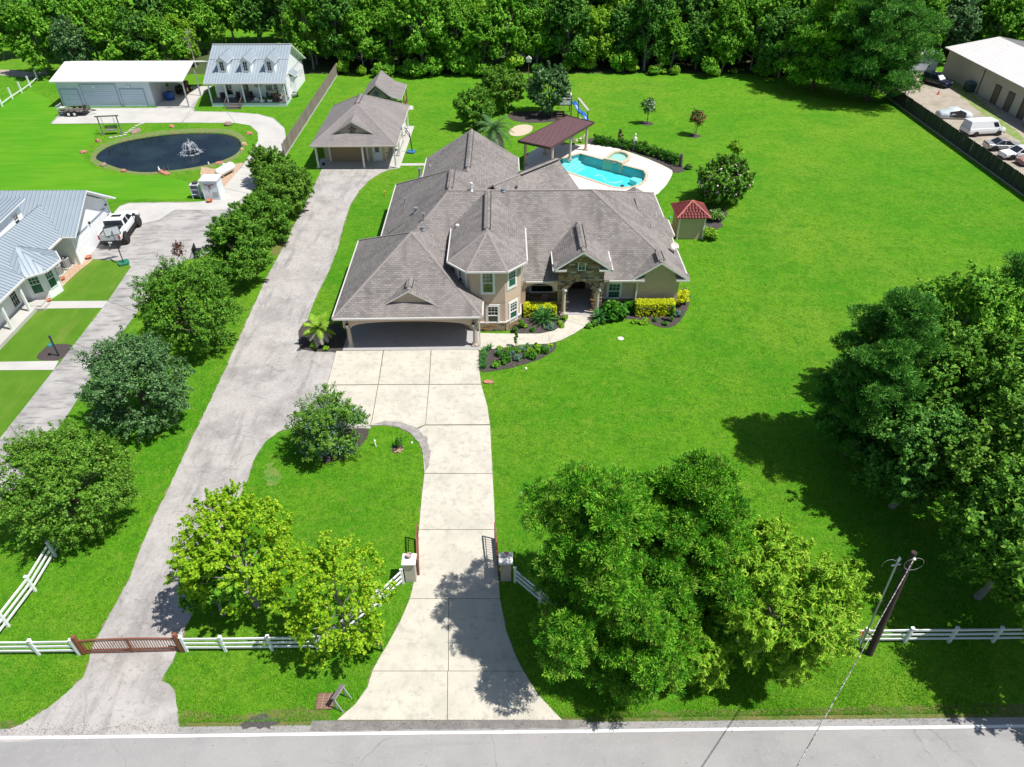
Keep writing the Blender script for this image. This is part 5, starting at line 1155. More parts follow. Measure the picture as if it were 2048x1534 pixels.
# gate pillars with pots, gates
def pillar(x, y, label, plabel):
    t = thing('gate_pillar', label, 'gate pillar', (x, y, 0), 0, 'stucco pillars of the driveway gate')
    b = MB(); b.box(0, 0, 0, .56, .52, 1.5); b.make('shaft', mat('pillar_stucco', (.46, .42, .36), [(3, (.38, .35, .30), .4, .7, .6)], .9), t)
    b = MB(); b.box(0, 0, 1.5, .66, .62, .06); b.box(0, 0, 1.56, .74, .72, .12); b.make('cap', TRIM, t, uv=False, bevel=.02)
    b = MB(); b.lathe([(.08, 0), (.13, .2), (.15, .22), (.15, .26), (.11, .26), (.10, .2), (.01, .2)], n=14); p = tag(b.make('plant_pot', mat('grey_pink_clay', (.42, .30, .28), [(9, (.6, .5, .48), .5, .7, .6)], .8), None, uv=False), plabel, 'pot', 'pots on the gate pillars'); p.location = (x+.02, y+.08, 1.68)
pillar(-5.13, 23.42, 'stucco gate pillar with white cap left of the concrete driveway', 'clay pot on the left gate pillar'); pillar(-.06, 23.42, 'stucco gate pillar with white cap right of the concrete driveway', 'clay pot on the right gate pillar')
def gate_leaf(x0, y0, x1, y1, label, n=13, h0=1.25, h1=1.25, arch=.18):
    t = thing('gate_leaf', label, 'gate', (x0, y0, .05)); d = Vector((x1-x0, y1-y0, 0)); L = d.length
    def top(f): return h0+(h1-h0)*f+arch*math.sin(math.pi*f/2)
    b = MB(); b.bar((0, 0, .05), (0, 0, h0+.1), .07); b.bar(d+Vector((0, 0, .05)), d+Vector((0, 0, top(1))), .07)
    b.bar((0, 0, .12), d+Vector((0, 0, .12)), .06); b.bar((0, 0, .40), d+Vector((0, 0, .40)), .035)
    for k in range(8): b.bar(d*(k/8)+Vector((0, 0, top(k/8))), d*((k+1)/8)+Vector((0, 0, top((k+1)/8))), .07)
    b.bar((0, 0, h0-.12), d+Vector((0, 0, h0-.12)), .035); b.make('frame', RUST, t, uv=False)
    for k in range(1, n+1):
        f = k/(n+1); q = MB(); q.bar(d*f+Vector((0, 0, .12)), d*f+Vector((0, 0, h0-.12)), .022); q.make('bar', RUST, t, uv=False)
    q = MB(); q.box(0, 0, .12, .02, .02, .02); 
    pl = MB(); p0, p1 = Vector((0, 0, .0)), d; pl.bar(p0+Vector((0, 0, .26)), p1+Vector((0, 0, .26)), .012, .24); pl.make('kick_panel', RUST, t, uv=False)
gate_leaf(-4.74, 23.6, -5.02, 26.0, 'left rust-brown iron leaf of the driveway gate, standing open'); gate_leaf(-.46, 23.6, -.66, 26.0, 'right rust-brown iron leaf of the driveway gate, standing open')
# brown gate over the old drive
gA, gB = Vector((-20.72, 19.2, 0)), Vector((-15.95, 19.28, 0))
BG = thing('farm_gate', 'rust-brown tubular double gate across the old asphalt drive', 'gate', (gA.x, gA.y, 0)); D_ = gB-gA
b = MB()
for f in (.0, 1.): b.bar(D_*f, D_*f+Vector((0, 0, 1.5)), .17)
b.make('gate_post', RUST, BG, uv=False)
def gtop(f): return 1.12+.10*math.sin(math.pi*f)
for s0, s1 in ((.03, .495), (.505, .97)):
    b = MB()
    for f in (s0, s1): b.bar(D_*f+Vector((0, 0, .1)), D_*f+Vector((0, 0, gtop(f))), .07)
    for z0_ in (.12, .34): b.bar(D_*s0+Vector((0, 0, z0_)), D_*s1+Vector((0, 0, z0_)), .045)
    for k in range(6):
        fa, fb = s0+(s1-s0)*k/6, s0+(s1-s0)*(k+1)/6; b.bar(D_*fa+Vector((0, 0, gtop(fa))), D_*fb+Vector((0, 0, gtop(fb))), .06); b.bar(D_*fa+Vector((0, 0, gtop(fa)-.14)), D_*fb+Vector((0, 0, gtop(fb)-.14)), .03)
    b.make('gate_frame', RUST, BG, uv=False)
    for k in range(1, 17):
        f = s0+(s1-s0)*k/17; q = MB(); q.bar(D_*f+Vector((0, 0, .12)), D_*f+Vector((0, 0, gtop(f))), .025); q.make('bar', RUST, BG, uv=False)
# white three-rail fences
def rail_fence(pts, label, h=1.22, post=(.13, .13), zs=(.34, .70, 1.06), group='white three-rail fences'):
    t = thing('rail_fence', label, 'fence', (*pts[0], 0), 0, group); o = Vector((*pts[0], 0))
    for p in pts:
        b = MB(); b.box(p[0]-o.x, p[1]-o.y, 0, post[0], post[1], h+random.uniform(-.02, .02)); b.box(p[0]-o.x, p[1]-o.y, h+.03, post[0]*1.25, post[1]*1.25, .03); b.make('post', WHITEP, t, uv=False)
    for p, q in zip(pts, pts[1:]):
        for z in zs:
            b = MB(); j = random.uniform(-.015, .015); b.bar((p[0]-o.x, p[1]-o.y, z+j), (q[0]-o.x, q[1]-o.y, z-j), .05, .13); b.make('rail', WHITEP, t, uv=False)
    return t
rail_fence([(x, 19.18) for x in (-27.3, -25.05, -22.9, -20.95)], 'white rail fence left of the brown gate, nearest the road')
rail_fence([(-26.6, 18.9), (-25.75, 20.9), (-24.95, 22.85), (-24.98, 25.1), (-25.0, 27.3), (-25.02, 29.6)][1:] and [(-25.55, 18.75), (-25.25, 20.75), (-24.98, 22.85), (-24.99, 25.1), (-25.0, 27.3)], 'white rail fence along the left plot edge, leading up under the rounded tree')
rail_fence([(-15.72, 19.27), (-13.83, 19.26), (-11.56, 19.27), (-9.3, 19.27)], 'white rail fence between the brown gate and the leafy yellow-green trees')
rail_fence([(-9.1, 19.3), (-7.65, 20.7), (-6.6, 21.75), (-5.55, 23.1)], 'slanting white rail fence rising to the left gate pillar')
rail_fence([(.42, 23.1), (1.7, 21.8), (3.0, 20.5), (4.3, 19.4)], 'slanting white rail fence falling from the right gate pillar under the pine')
rail_fence([(4.3+2.2*k, 19.33) for k in range(0, 13)], 'long white rail fence along the road right of the pines')
rail_fence(GS([(5, 213), (25, 198), (44, 186), (61, 174), (76, 160)]) , 'short white posts and rails at the far left beyond the barn lawn', h=1.5, zs=(.4,), post=(.18, .18))
# storm drain, mailboxes
DRn = thing('storm_drain', 'rusty storm drain grate in the verge by the road', 'drain grate', (-8.44, 16.65, 0)); RUSTD = mat('rusty_iron', (.16, .08, .06), [(8, (.26, .14, .10), .45, .7, .7)], .8)
bx(DRn, 'frame', RUSTD, (0, -.36, .01, .84, .05, .05), (0, .36, .01, .84, .05, .05), (-.4, 0, .01, .05, .7, .05), (.4, 0, .01, .05, .7, .05), (0, 0, .005, .8, .7, .006), world=False)
for k in range(9): bx(DRn, 'bar', mat('rust_bar', (.34, .20, .16), [], .8), (0, -.30+k*.075, .02, .78, .028, .04), world=False)
for k in range(2): bx(DRn, 'cross_bar', mat('rust_bar', (.34, .20, .16), [], .8), (-.13+.26*k, 0, .045, .035, .68, .02), world=False)
x, y = -7.72, 16.6
SG = thing('sign_board', 'back-tilted grey board sign on two legs beside the storm drain', 'sign', (x, y, 0), R(65)); b = MB(); b.bar((-.38, 0, .95), (.38, 0, .95), .30, .05, (0, .5, .8)); b.make('board', mat('grey_board', (.22, .19, .20), [(5, (.3, .27, .27), .4, .7, .5)], .7), SG, uv=False)
for u in (-.34, .34): b = MB(); b.bar((u, 0, 0), (u, 0, .95), .05); b.bar((u, -.35, 0), (u, 0, .9), .04); b.make('leg', GREYM, SG, uv=False)
x, y = G(764, 1302); t = thing('mailbox', 'black mailbox on a bent post beside the driveway', 'mailbox', (x, y, 0), R(20)); bx(t, 'post', BLACKM, (0, 0, 0, .08, .08, .95), (-.1, 0, .85, .35, .06, .06), world=False)
b = MB(); b.xprism([(-.13, .95), (.13, .95), (.13, 1.1)]+[(.13*math.cos(k*math.pi/6), 1.1+.10*math.sin(k*math.pi/6)) for k in range(7)]+[(-.13, 1.1)], (-.12, 0), 0, -.25, .25); b.make('box', BLACKM, t, uv=False)
# utility pole, conduit, wires
px_, py_ = 17.72, 18.75
UP = thing('utility_pole', 'dark wooden service pole with steel conduit leaning over the white fence', 'utility pole', (px_, py_, 0)); PW = mat('creosoted_wood', (.035, .022, .02), [(4, (.07, .045, .04), .4, .7, .7, (4, 4, .4))], .85)
tp = Vector((.0, .62, 7.05)); b = MB(); b.cyl((0, 0, -.1), tp, .17, .12, 14); b.make('pole', PW, UP, smooth=False, uv=False)
b = MB(); b.cyl((-.35, .30, 0), (-.42, .72, 6.35), .045, .045, 8); b.cyl((-.42, .72, 6.35), (-.36, .75, 6.5), .08, .06, 8); b.make('conduit', GREYM, UP, uv=False)
b = MB()
for z in (1.2, 3.6, 5.8): b.bar((-.36, .32+z*.065, z), (0, .09*z, z), .05)
b.make('bracket', BLACKM, UP, uv=False)
b = MB(); cr_ = [(tp.x+.15+.42*math.cos(k*.5)-.1, tp.y-.25, tp.z-.5+.42*math.sin(k*.5)) for k in range(13)]
for p, q in zip(cr_, cr_[1:]): b.cyl(p, q, .008, .008, 5)
b.make('cable_loop', mat('pale_cable', (.34, .34, .34), [], .5), UP, uv=False); b = MB()
cr_ = [(-.75+.3*math.cos(k*.45), .7, 6.1+.35*math.sin(k*.45)) for k in range(9)]
for p, q in zip(cr_, cr_[1:]): b.cyl(p, q, .007, .007, 5)
b.make('cable_loop', mat('pale_cable', (.34, .34, .34), [], .5), UP, uv=False)
b = MB(); b.bar((-.6, .72, 6.0), (-.2, .75, 6.05), .05); b.cyl((tp.x, tp.y-.12, tp.z-.35), (tp.x, tp.y-.2, tp.z-.2), .06, .06, 8); b.make('insulator', WHITEP, UP, uv=False)
b = MB(); P0 = Vector((px_, py_+.45, 6.75)); P1 = Vector((*G(1500, 1700, 6.6), 6.6)); prev = P0
for k in range(1, 25):
    f = k/24; q = P0.lerp(P1, f); q.z -= .25*math.sin(math.pi*f); b.cyl(prev, q, .022, .022, 5, cap=False); o_ = .035*math.sin(k*2.2); prev = q
w_ = tag(b.make('service_wire', mat('twisted_cable', (.34, .32, .30), [(7, (.05, .05, .05), .45, .55, 1)], .6), None, uv=False), 'twisted service cable running from the wooden pole over the road', 'cable')
b = MB(); b.bar((16.7, 18.7, 1.6), (16.85, 18.75, 1.95), .05); b.bar((16.85, 18.7, 1.55), (16.7, 18.75, 1.95), .04); tag(b.make('red_flagging', mat('red_tape', (.7, .03, .04), [], .5), None, uv=False), 'red flagging tape tied by the fence left of the utility pole', 'tape')

# plank fences
def plank_fence(x, y0, y1, h, label, m, side, rotboard, pw=.15):
    t = thing('plank_fence', label, 'fence', (x, y0, 0)); n = int((y1-y0)/pw); b = MB(); b.box(0, 0, .06, .022, pw-.008, h); me = None; ms = []
    for k in range(4):
        b = MB(); b.box(0, 0, .05, .022, pw-.008+.004*k, h+.02*k); o_ = b.make('plank', m, t, uv=False); ms.append(o_.data)
        o_.location = (0, pw*(k+.5), 0)
    for k in range(4, n):
        o_ = bpy.data.objects.new('plank', ms[random.randrange(4)]); col.objects.link(o_); o_.parent = t; o_.location = (random.uniform(-.012, .012), pw*(k+.5), random.uniform(-.02, .02)); o_.rotation_euler = (0, random.uniform(-.008, .008), 0)
    bx(t, 'kick_board', rotboard, (side*.03, (y1-y0)/2, .0, .04, y1-y0, .16), world=False)
    bx(t, 'back_rail', m, (-side*.05, (y1-y0)/2, .45, .05, y1-y0, .09), (-side*.05, (y1-y0)/2, h-.3, .05, y1-y0, .09), world=False)
    for k in range(int((y1-y0)/2.4)+1): bx(t, 'post', m, (-side*.1, k*2.4, 0, .1, .1, h), world=False)
plank_fence(-26.48, 84.6, 121.5, 1.65, 'weathered grey plank fence between the cottage and the detached garage', WOODG, 1, mat('pale_kickboard', (.42, .40, .37), [], .9))
plank_fence(56.3, 66.5, 107.5, 1.75, 'dark stained plank fence along the gravel yard on the right', DARKFENCE, -1, mat('dark_kickboard', (.30, .29, .26), [], .9))
# ---------------------------------------------------------------- neighbour's steel barn
def roofZ(parent, name, F, ze, m, seams=None, sm=None, **k):
    """metal roof with standing seams running down each face"""
    r = build_roof(name, F, ze, m, parent, th=k.pop('th', .14), soffit=k.pop('soffit', WSIDING), **k)
    if seams:
        b = MB()
        for f in F:
            v = [Vector(p) for p in f]; n = (v[1]-v[0]).cross(v[2]-v[0]).normalized()
            if n.z < 0: n = -n
            h = Vector((-n.y, n.x, 0)).normalized(); s = n.cross(h); us = [p.dot(h) for p in v]; vv = [p.dot(s) for p in v]
            c0 = v[0].dot(n); u = math.ceil(min(us)/seams)*seams
            while u < max(us):
                hit = []
                for i in range(len(v)):
                    a, c = us[i], us[(i+1) % len(v)]
                    if (a-u)*(c-u) < 0: hit.append(vv[i]+(vv[(i+1) % len(v)]-vv[i])*(u-a)/(c-a))
                if len(hit) >= 2 and max(hit)-min(hit) > .1:
                    p = h*u+s*min(hit)+n*c0; q = h*u+s*max(hit)+n*c0; b.bar(p+n*.02, q+n*.02, .045, .05, n)
                u += seams
        b.make('standing_seam', sm or m, r, world=True, uv=False, kind='stuff')
    return r
SEAM = mat('seam_highlight', (.48, .54, .58), [], .35, metallic=.3)
BN = thing('metal_barn', 'long pale blue steel barn with white roof, three roll-up doors and open carport bay', 'barn', (-53, 104, 0))
bx0, bx1, by0, by1 = -62.9, -44.5, 103.6, 114.2
roofZ(BN, 'roof', hipY(bx0, bx1, 0, 1, 0, 0, 0, 1, 0) and [[(bx0, by0, 3.6), (bx1, by0, 3.6), (bx1, 109.1, 4.8), (bx0, 109.1, 4.8)], [(bx1, by1, 3.55), (bx0, by1, 3.55), (bx0, 109.1, 4.8), (bx1, 109.1, 4.8)]], 3.6, WROOF, .9, mat('white_rib', (.66, .64, .62), [], .5), eaves=[((bx0, by0), (bx1, by0))], gut=mat('barn_gutter', (.62, .62, .62), [], .5))
bw = wall(BN, [(-62.5, 104.1), (-49.5, 104.1), (-49.5, 113.9), (-62.5, 113.9)], 0, 3.45, BLUESIDE)
rb = MB()
for k in range(44):
    x = -62.4+k*.3; rb.box(x, 104.08, 0, .04, .03, 3.4)
rb.make('siding_rib', BLUESIDE, bw, world=True, uv=False, kind='stuff')
for (pa, pb, h_) in ((126, 166, 2.35), (173.5, 242, 3.0), (248.5, 295, 2.35)):
    xa, xb = G(pa, 214.5)[0], G(pb, 214.5)[0]; xa = max(xa, -62.2)
    d = thing('garage_door', None, None, Vector(((xa+xb)/2, 104.06, 0))-rootloc(BN)); d.parent = BN
    bx(d, 'door_frame', mat('door_frame_blue', (.30, .36, .44), [], .5), (-(xb-xa)/2, 0, 0, .1, .1, h_), ((xb-xa)/2, 0, 0, .1, .1, h_), (0, 0, h_, xb-xa+.1, .1, .1), world=False)
    ns = int(h_/.3)
    for k in range(ns): bx(d, 'door_slat', BLUEDOOR, (0, -.02+.012*(k % 2), .02+k*h_/ns, xb-xa-.1, .05, h_/ns-.02), world=False)
for x in (-57.3+.0, -52.4): bx(BN, 'wall_lamp', WHITEP, (x, 104.0, 2.6, .28, .14, .3))
bx(BN, 'partition_wall', mat('grey_steel_siding', (.44, .46, .48), [], .5), (-49.45, 109, 0, .08, 9.7, 3.4))
for x, y in ((-44.7, 103.9), (-44.7, 113.9), (-44.7, 109)): bx(BN, 'carport_post', GREYM, (x, y, 0, .16, .16, 3.6))
b = MB(); b.bar((-44.7, 103.9, 2.9), (-45.5, 103.9, 3.6), .1); b.bar((-44.7, 113.9, 2.9), (-45.5, 113.9, 3.6), .1); b.bar((-44.7, 103.9, 3.5), (-44.7, 109.1, 4.65), .1); b.bar((-44.7, 113.9, 3.5), (-44.7, 109.1, 4.65), .1); b.make('brace', GREYM, BN, world=True, uv=False)
bx(BN, 'side_window', GLASS, (-49.38, 109.5, 1.3, .04, .9, 1.1))
sheet('barn_floor', [(-49.4, 104), (-44.6, 104), (-44.6, 113.8), (-49.4, 113.8)], .03, CONCB)
# things in the carport bay
x, y = -48.5, 107.2; t = thing('water_tank', 'blue plastic water drum standing in the open barn bay', 'tank', (x, y, .03)); b = MB(); b.lathe([(.62, 0), (.66, .1), (.66, .4), (.70, .45), (.66, .5), (.66, .95), (.70, 1.0), (.6, 1.08), (.2, 1.12)], n=20); b.make('drum', mat('blue_plastic', (.015, .07, .33), [], .35), t, smooth=True, uv=False)
b = MB(); b.lathe([(.2, 1.1), (.2, 1.2), (.15, 1.22)], n=12); b.make('lid', BLACKM, t, uv=False)
TRC = thing('lawn_tractor', 'dark red tractor parked at the back of the open barn bay', 'tractor', (-47.6, 110.5, .03), R(90)); rdp = mat('dark_red_paint', (.12, .02, .018), [], .5)
bx(TRC, 'bonnet', rdp, (.9, 0, .7, 1.2, .7, .65), world=False, bevel=.08); bx(TRC, 'chassis', BLACKM, (0, 0, .45, 2.6, .6, .3), world=False); bx(TRC, 'seat', BLACKM, (-.5, 0, .95, .5, .55, .12), (-.75, 0, 1.0, .1, .55, .5), world=False)
for xx, yy, r in ((-.6, .65, .6), (-.6, -.65, .6), (1.1, .55, .38), (1.1, -.55, .38)):
    b = MB(); b.cyl((xx, yy-.15, r), (xx, yy+.15, r), r, r, 18); w_ = b.make('wheel', TYRE, TRC, uv=False); b = MB(); b.cyl((xx, yy-.16, r), (xx, yy+.16, r), r*.45, r*.45, 12); b.make('rim', mat('yellow_rim', (.5, .35, .05), [], .5), w_, uv=False)
# cottage
CT = thing('cottage', 'white cottage with pale metal roof, three dormers and a furnished front porch', 'house', (-36, 104, 0))
cx0, cx1 = -41.75, -30.45; ry, rz_ = 110.5, 6.68
CF = [[(cx0, 103.55, 3.3), (cx1, 103.55, 3.3), (cx1, ry, rz_), (cx0, ry, rz_)], [(cx1, 117.2, 3.2), (cx0, 117.2, 3.2), (cx0, ry, rz_), (cx1, ry, rz_)]]
cr = roofZ(CT, 'roof', CF, 3.3, GALV, .42, SEAM, eaves=[((cx0, 103.55), (cx1, 103.55))])
b = MB(); b.bar((cx0, 107.75, 5.38), (cx1, 107.75, 5.38), .12, .03); b.bar((cx0, ry, rz_+.03), (cx1, ry, rz_+.03), .3, .05); b.make('ridge_cap', mat('cap_metal', (.40, .42, .44), [], .5), cr, world=True, uv=False)
cw = wall(CT, [(-41.3, 106.3), (-31.0, 106.3), (-31.0, 116.8), (-41.3, 116.8)], 0, 3.3, WSIDING)
gwall(CT, (-31.0, 110.5), math.pi/2, [(-4.2, 3.2), (6.3, 3.2), (6.3, 3.35), (0, 6.5), (-4.2, 4.5)], .2, WSIDING); gwall(CT, (-41.3, 110.5), -math.pi/2, [(-6.3, 3.2), (4.2, 3.2), (4.2, 4.5), (0, 6.5), (-6.3, 3.35)], .2, WSIDING)
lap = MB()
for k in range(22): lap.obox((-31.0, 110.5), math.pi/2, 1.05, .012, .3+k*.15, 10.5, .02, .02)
lap.make('lap_shadow_line', mat('lap_shadow', (.55, .56, .58), [], .7), cw, world=True, uv=False, kind='stuff')  # thin grey strips paint the shadow under each siding lap
bx(CT, 'porch_base', mat('pale_skirting', (.52, .60, .70), [], .6), (-36.15, 105.1, 0, 10.5, 2.35, .5)); bx(CT, 'porch_floor', mat('porch_boards', (.12, .11, .11), [], .7), (-36.15, 105.1, .5, 10.6, 2.4, .05))
for px in (426.5, 459, 492.6, 526, 574.6):
    x = G(px, 203, .55)[0]; bx(CT, 'porch_post', mat('pale_blue_white', (.66, .72, .80), [], .6), (x, 104.02, .55, .17, .17, 2.75))
for u, w_, h_, z_ in ((-39.3, .95, 1.6, .9), (-31.9+.5, .6, 1.7, .8), (-32.6, .6, 1.7, .8)): window(CT, (0, 106.3), 0, u, z_, w_, h_, nx=2, ny=3)
d = bx(CT, 'front_door', mat('dark_door', (.10, .09, .08), [], .5), (-37.0, 106.27, .55, .95, .08, 2.1))
b = MB(); b.lathe([(.26, 0), (.34, .04), (.34, .1), (.26, .14)], n=16); w_ = b.make('door_wreath', mat('straw_wreath', (.35, .28, .18), [], .9), CT, uv=False); w_.rotation_euler = (R(90), 0, 0); w_.location = Vector((-37.0, 106.2, 2.0))-rootloc(CT)
b = MB()
for k in range(8):
    a = k*math.pi/4; b.bar((-35.1, 106.2, 2.45), (-35.1+.5*math.cos(a), 106.2, 2.45+.5*math.sin(a)), .07)
    b.bar((-35.1+.5*math.cos(a), 106.2, 2.45+.5*math.sin(a)), (-35.1+.5*math.cos(a+.785), 106.2, 2.45+.5*math.sin(a+.785)), .06)
b.make('windmill_ornament', mat('grey_iron', (.35, .33, .31), [], .7), CT, world=True, uv=False)
bx(CT, 'wall_sign', mat('dark_board', (.16, .11, .10), [], .8), (-38.2, 106.25, 2.6, 1.0, .04, .18))
bx(CT, 'shutter', mat('slate_shutter', (.16, .2, .25), [], .7), (-33.85, 106.25, 1.5, .22, .04, .75), (-33.25, 106.25, 1.5, .22, .04, .75)); window(CT, (0, 106.3), 0, -33.55, 1.5, .38, .75, nx=2, ny=2, split=False)
for yy in (109.5, 110.5): window(CT, (-31.0, 110.5), math.pi/2, yy-110.5-1.2, 1.2, .5, 1.2, nx=2, ny=2)
for yy, zz in ((3.8, 1.4), (3.5, 3.4+.0), (4.9, 1.2)): window(CT, (-31.0, 110.5), math.pi/2, yy, zz, .45, .9, nx=1, ny=2)
BW = build_roof('bay_roof', [[(-31.0, 108.2, 3.5), (-31.0, 110.6, 3.5), (-30.1, 110.4, 2.9), (-30.1, 108.4, 2.9)]], 2.9, GALV, CT, soffit=WSIDING)
wall(CT, [(-31.0, 108.4), (-30.3, 108.6), (-30.3, 110.2), (-31.0, 110.4)], .7, 2.8, WSIDING, name='bay_window')
# porch steps and rail
for k in range(4): bx(CT, 'step', mat('step_wood', (.14, .11, .10), [], .8), (-38.05, 103.7-.28*k, .42-.12*k, 2.0, .26, .05))
for s_ in (-39.1, -37.0): b = MB(); b.bar((s_, 103.9, 1.35), (s_, 102.8, .9), .06); b.bar((s_, 103.9, .5), (s_, 103.9, 1.35), .1); b.bar((s_, 102.8, 0), (s_, 102.8, .9), .1); b.make('stair_rail', mat('step_wood', (.14, .11, .10), [], .8), CT, world=True, uv=False)
for px in (451, 497, 544):  # dormers
    x = G(px, 143.2, 4.1)[0]
    yf = 105.35; e = .92
    dr_ = build_roof('dormer', [[(x-e, yf-.25, 5.55), (x, yf-.25, 6.35), (x, 110.1, 6.35), (x-e, 108.2, 5.55)], [(x, yf-.25, 6.35), (x+e, yf-.25, 5.55), (x+e, 108.2, 5.55), (x, 110.1, 6.35)]], 5.5, GALV, CT, th=.08, soffit=WSIDING)
    b = MB(); b.prism([(x-.66, yf), (x+.66, yf), (x+.66, 109.0), (x-.66, 109.0)], 3.9, 5.62); b.xprism([(-.66, 5.6), (.66, 5.6), (0, 6.2)], (x, yf), 0, -.5, 0); b.make('dormer_wall', WSIDING, dr_, world=True, uv=False)
    b = MB(); b.bar((x, yf-.25, 6.38), (x, 110.1, 6.38), .1, .04); b.make('ridge_cap', mat('slate_cap', (.22, .27, .31), [], .5), dr_, world=True, uv=False)
    q = bx(dr_, 'window', mat('slate_glass', (.02, .03, .05), [], .15), (x, yf-.02, 4.45, .52, .05, 1.15)); bx(q, 'muntin', WSIDING, (x, yf-.05, 4.45, .035, .02, 1.15), (x, yf-.05, 4.82, .52, .02, .03), (x, yf-.05, 5.2, .52, .02, .03), (x-.29, yf-.05, 4.4, .06, .03, 1.25), (x+.29, yf-.05, 4.4, .06, .03, 1.25), (x, yf-.05, 4.4, .6, .03, .05), (x, yf-.05, 5.6, .6, .03, .05))
# porch furniture
def rocker(x, y, rz, label):
    t = thing('wicker_chair', label, 'chair', (x, y, .55), rz, 'dark chairs on the cottage porch'); m = mat('dark_wicker', (.03, .022, .022), [], .8)
    b = MB(); b.box(0, 0, .3, .6, .55, .12); b.make('seat', m, t, uv=False, bevel=.03); b = MB(); b.lathe([(.34, 0), (.36, .45), (.30, .62)], n=12); q = b.make('backrest', m, t, uv=False); q.scale = (1, .4, 1); q.location = (0, .26, .38)
    for s_ in (-.27, .27): bx(t, 'armrest', m, (s_, 0, .58, .07, .5, .05), world=False)
    for s_ in (-.24, .24):
        for e in (-.22, .22): bx(t, 'leg', m, (s_, e, 0, .05, .05, .3), world=False)
rocker(-40.0, 105.0, R(10), 'dark wicker chair at the left end of the cottage porch'); rocker(-38.0, 105.3, R(-15), 'dark wicker chair left of the cottage front door'); rocker(-35.9, 105.5, R(60), 'dark wicker chair right of the cottage front door, turned sideways'); rocker(-33.4, 105.2, R(100), 'dark wicker chair beside the porch dining table')
def small3(name, label, cat, x, y, z, parts, rz=0):
    t = thing(name, label, cat, (x, y, z), rz)
    for pn, m_, boxes in parts: bx(t, pn, m_, *boxes, world=False)
    return t
WK = mat('brown_wicker', (.20, .13, .09), [], .8)
small3('dining_table', 'brown wicker table with cloth at the right end of the cottage porch', 'table', -31.9, 104.9, .55, [('tabletop', WK, [(0, 0, .68, 1.3, .9, .05)])]+[('leg', WK, [(sx_*.55, sy_*.35, 0, .08, .08, .68)]) for sx_ in (-1, 1) for sy_ in (-1, 1)])
small3('porch_grill', 'cream grill cart behind the porch table', 'grill', -32.9, 105.9, .55, [('cart', WK, [(0, 0, 0, .9, .5, .8)]), ('lid', mat('cream_lid', (.6, .52, .38), [], .6), [(0, 0, .8, .95, .5, .25)])], R(15))
small3('outdoor_rug', 'patterned rug with small table on the cottage porch', 'rug', -35.0, 104.7, .56, [('mat', mat('blue_rug', (.45, .45, .52), [(3, (.2, .2, .3), .45, .6, .8)], .9), [(0, 0, 0, 1.9, 1.0, .02)]), ('side_table', mat('light_table', (.5, .5, .5), [], .6), [(-.1, 0, .02, .7, .5, .4)])])
for k, x in enumerate((-34.25, -33.2)):
    shrub('potted_fern', ('left' if k == 0 else 'right')+' white tub of ferns at the front edge of the cottage porch', x, 104.35, .28, .55, 'hedge', 300, .07, 50+k, 'tubs of ferns on the cottage porch').location.z = .75
    t = small3('planter_tub', ('left' if k == 0 else 'right')+' white wooden planter at the cottage porch edge', 'planter', x, 104.35, .55, [('tub', WHITEP, [(0, 0, 0, .6, .4, .28)])])
small3('garden_cart', 'old metal wheelbarrow and junk by the right corner of the cottage', 'wheelbarrow', *G(588, 195), 0, [('tray', GREYM, [(0, 0, .35, .9, .55, .22)]), ('handle', GREYM, [(-.7, .2, .45, .8, .04, .04), (-.7, -.2, .45, .8, .04, .04)]), ('leg', GREYM, [(-.3, .2, 0, .05, .05, .35), (-.3, -.2, 0, .05, .05, .35)]), ('wheel', TYRE, [(.5, 0, .02, .34, .1, .34)])], R(30))

# ---------------------------------------------------------------- farmhouse at the left edge
FH_ = thing('farmhouse', 'white farmhouse with blue-grey metal roofs, garage wing, bay and porch at the left edge', 'house', (-41, 57, 0))
BLM = mat('blue_grey_steel', (.40, .46, .50), [(.5, (.33, .39, .44), .4, .75, .7)], .38, metallic=.35)
BSEAM = mat('blue_seam', (.20, .25, .30), [], .4, metallic=.3)
roofZ(FH_, 'garage_roof', [[(-47, 57.75, 3), (-38.05, 57.75, 3), (-38.05, 61.95, 5.55), (-47, 61.95, 5.55)], [(-38.05, 66.15, 3), (-47, 66.15, 3), (-47, 61.95, 5.55), (-38.05, 61.95, 5.55)]], 3, BLM, .36, BSEAM, eaves=[((-47, 57.75), (-38.05, 57.75))])
wall(FH_, [(-47, 58.25), (-38.95, 58.25), (-38.95, 65.75), (-47, 65.75)], 0, 3.0, WSIDING); gwall(FH_, (-38.96, 61.95), math.pi/2, [(-3.7, 2.9), (3.8, 2.9), (0, 5.3)], .15, WSIDING)
bx(FH_, 'rake_trim', WHITEP, (-38.9, 58.25, 0, .12, .12, 3.0), (-38.9, 65.75, 0, .12, .12, 3.0))
for ya, yb in ((58.8, 61.3), (62.3, 65.0)):
    d = thing('garage_door', None, None, Vector((-38.93, (ya+yb)/2, 0))-rootloc(FH_)); d.parent = FH_
    for k in range(4): bx(d, 'door_panel', WSIDING, (0, 0, .03+k*.56, .05, yb-ya, .54), world=False)
    bx(d, 'header', mat('painted_shadow_trim', (.30, .33, .38), [], .6), (.03, 0, 2.3, .12, yb-ya+.1, .12), world=False)  # header coloured grey to paint the shadow line over the door
bx(FH_, 'wall_lamp', BLACKM, (-38.85, 61.8, 2.3, .16, .14, .22), (-38.85, 65.4, 2.5, .12, .12, .16))
roofZ(FH_, 'cross_roof', [[(-39.3, 50.5, 3.02), (-39.3, 57.8, 3.02), (-41.9, 61.0, 4.75), (-41.9, 50.5, 4.75)], [(-44.5, 57.8, 3.02), (-44.5, 50.5, 3.02), (-41.9, 50.5, 4.75), (-41.9, 61.0, 4.75)]], 3, BLM, .36, BSEAM, eaves=[((-39.3, 50.5), (-39.3, 57.8))])
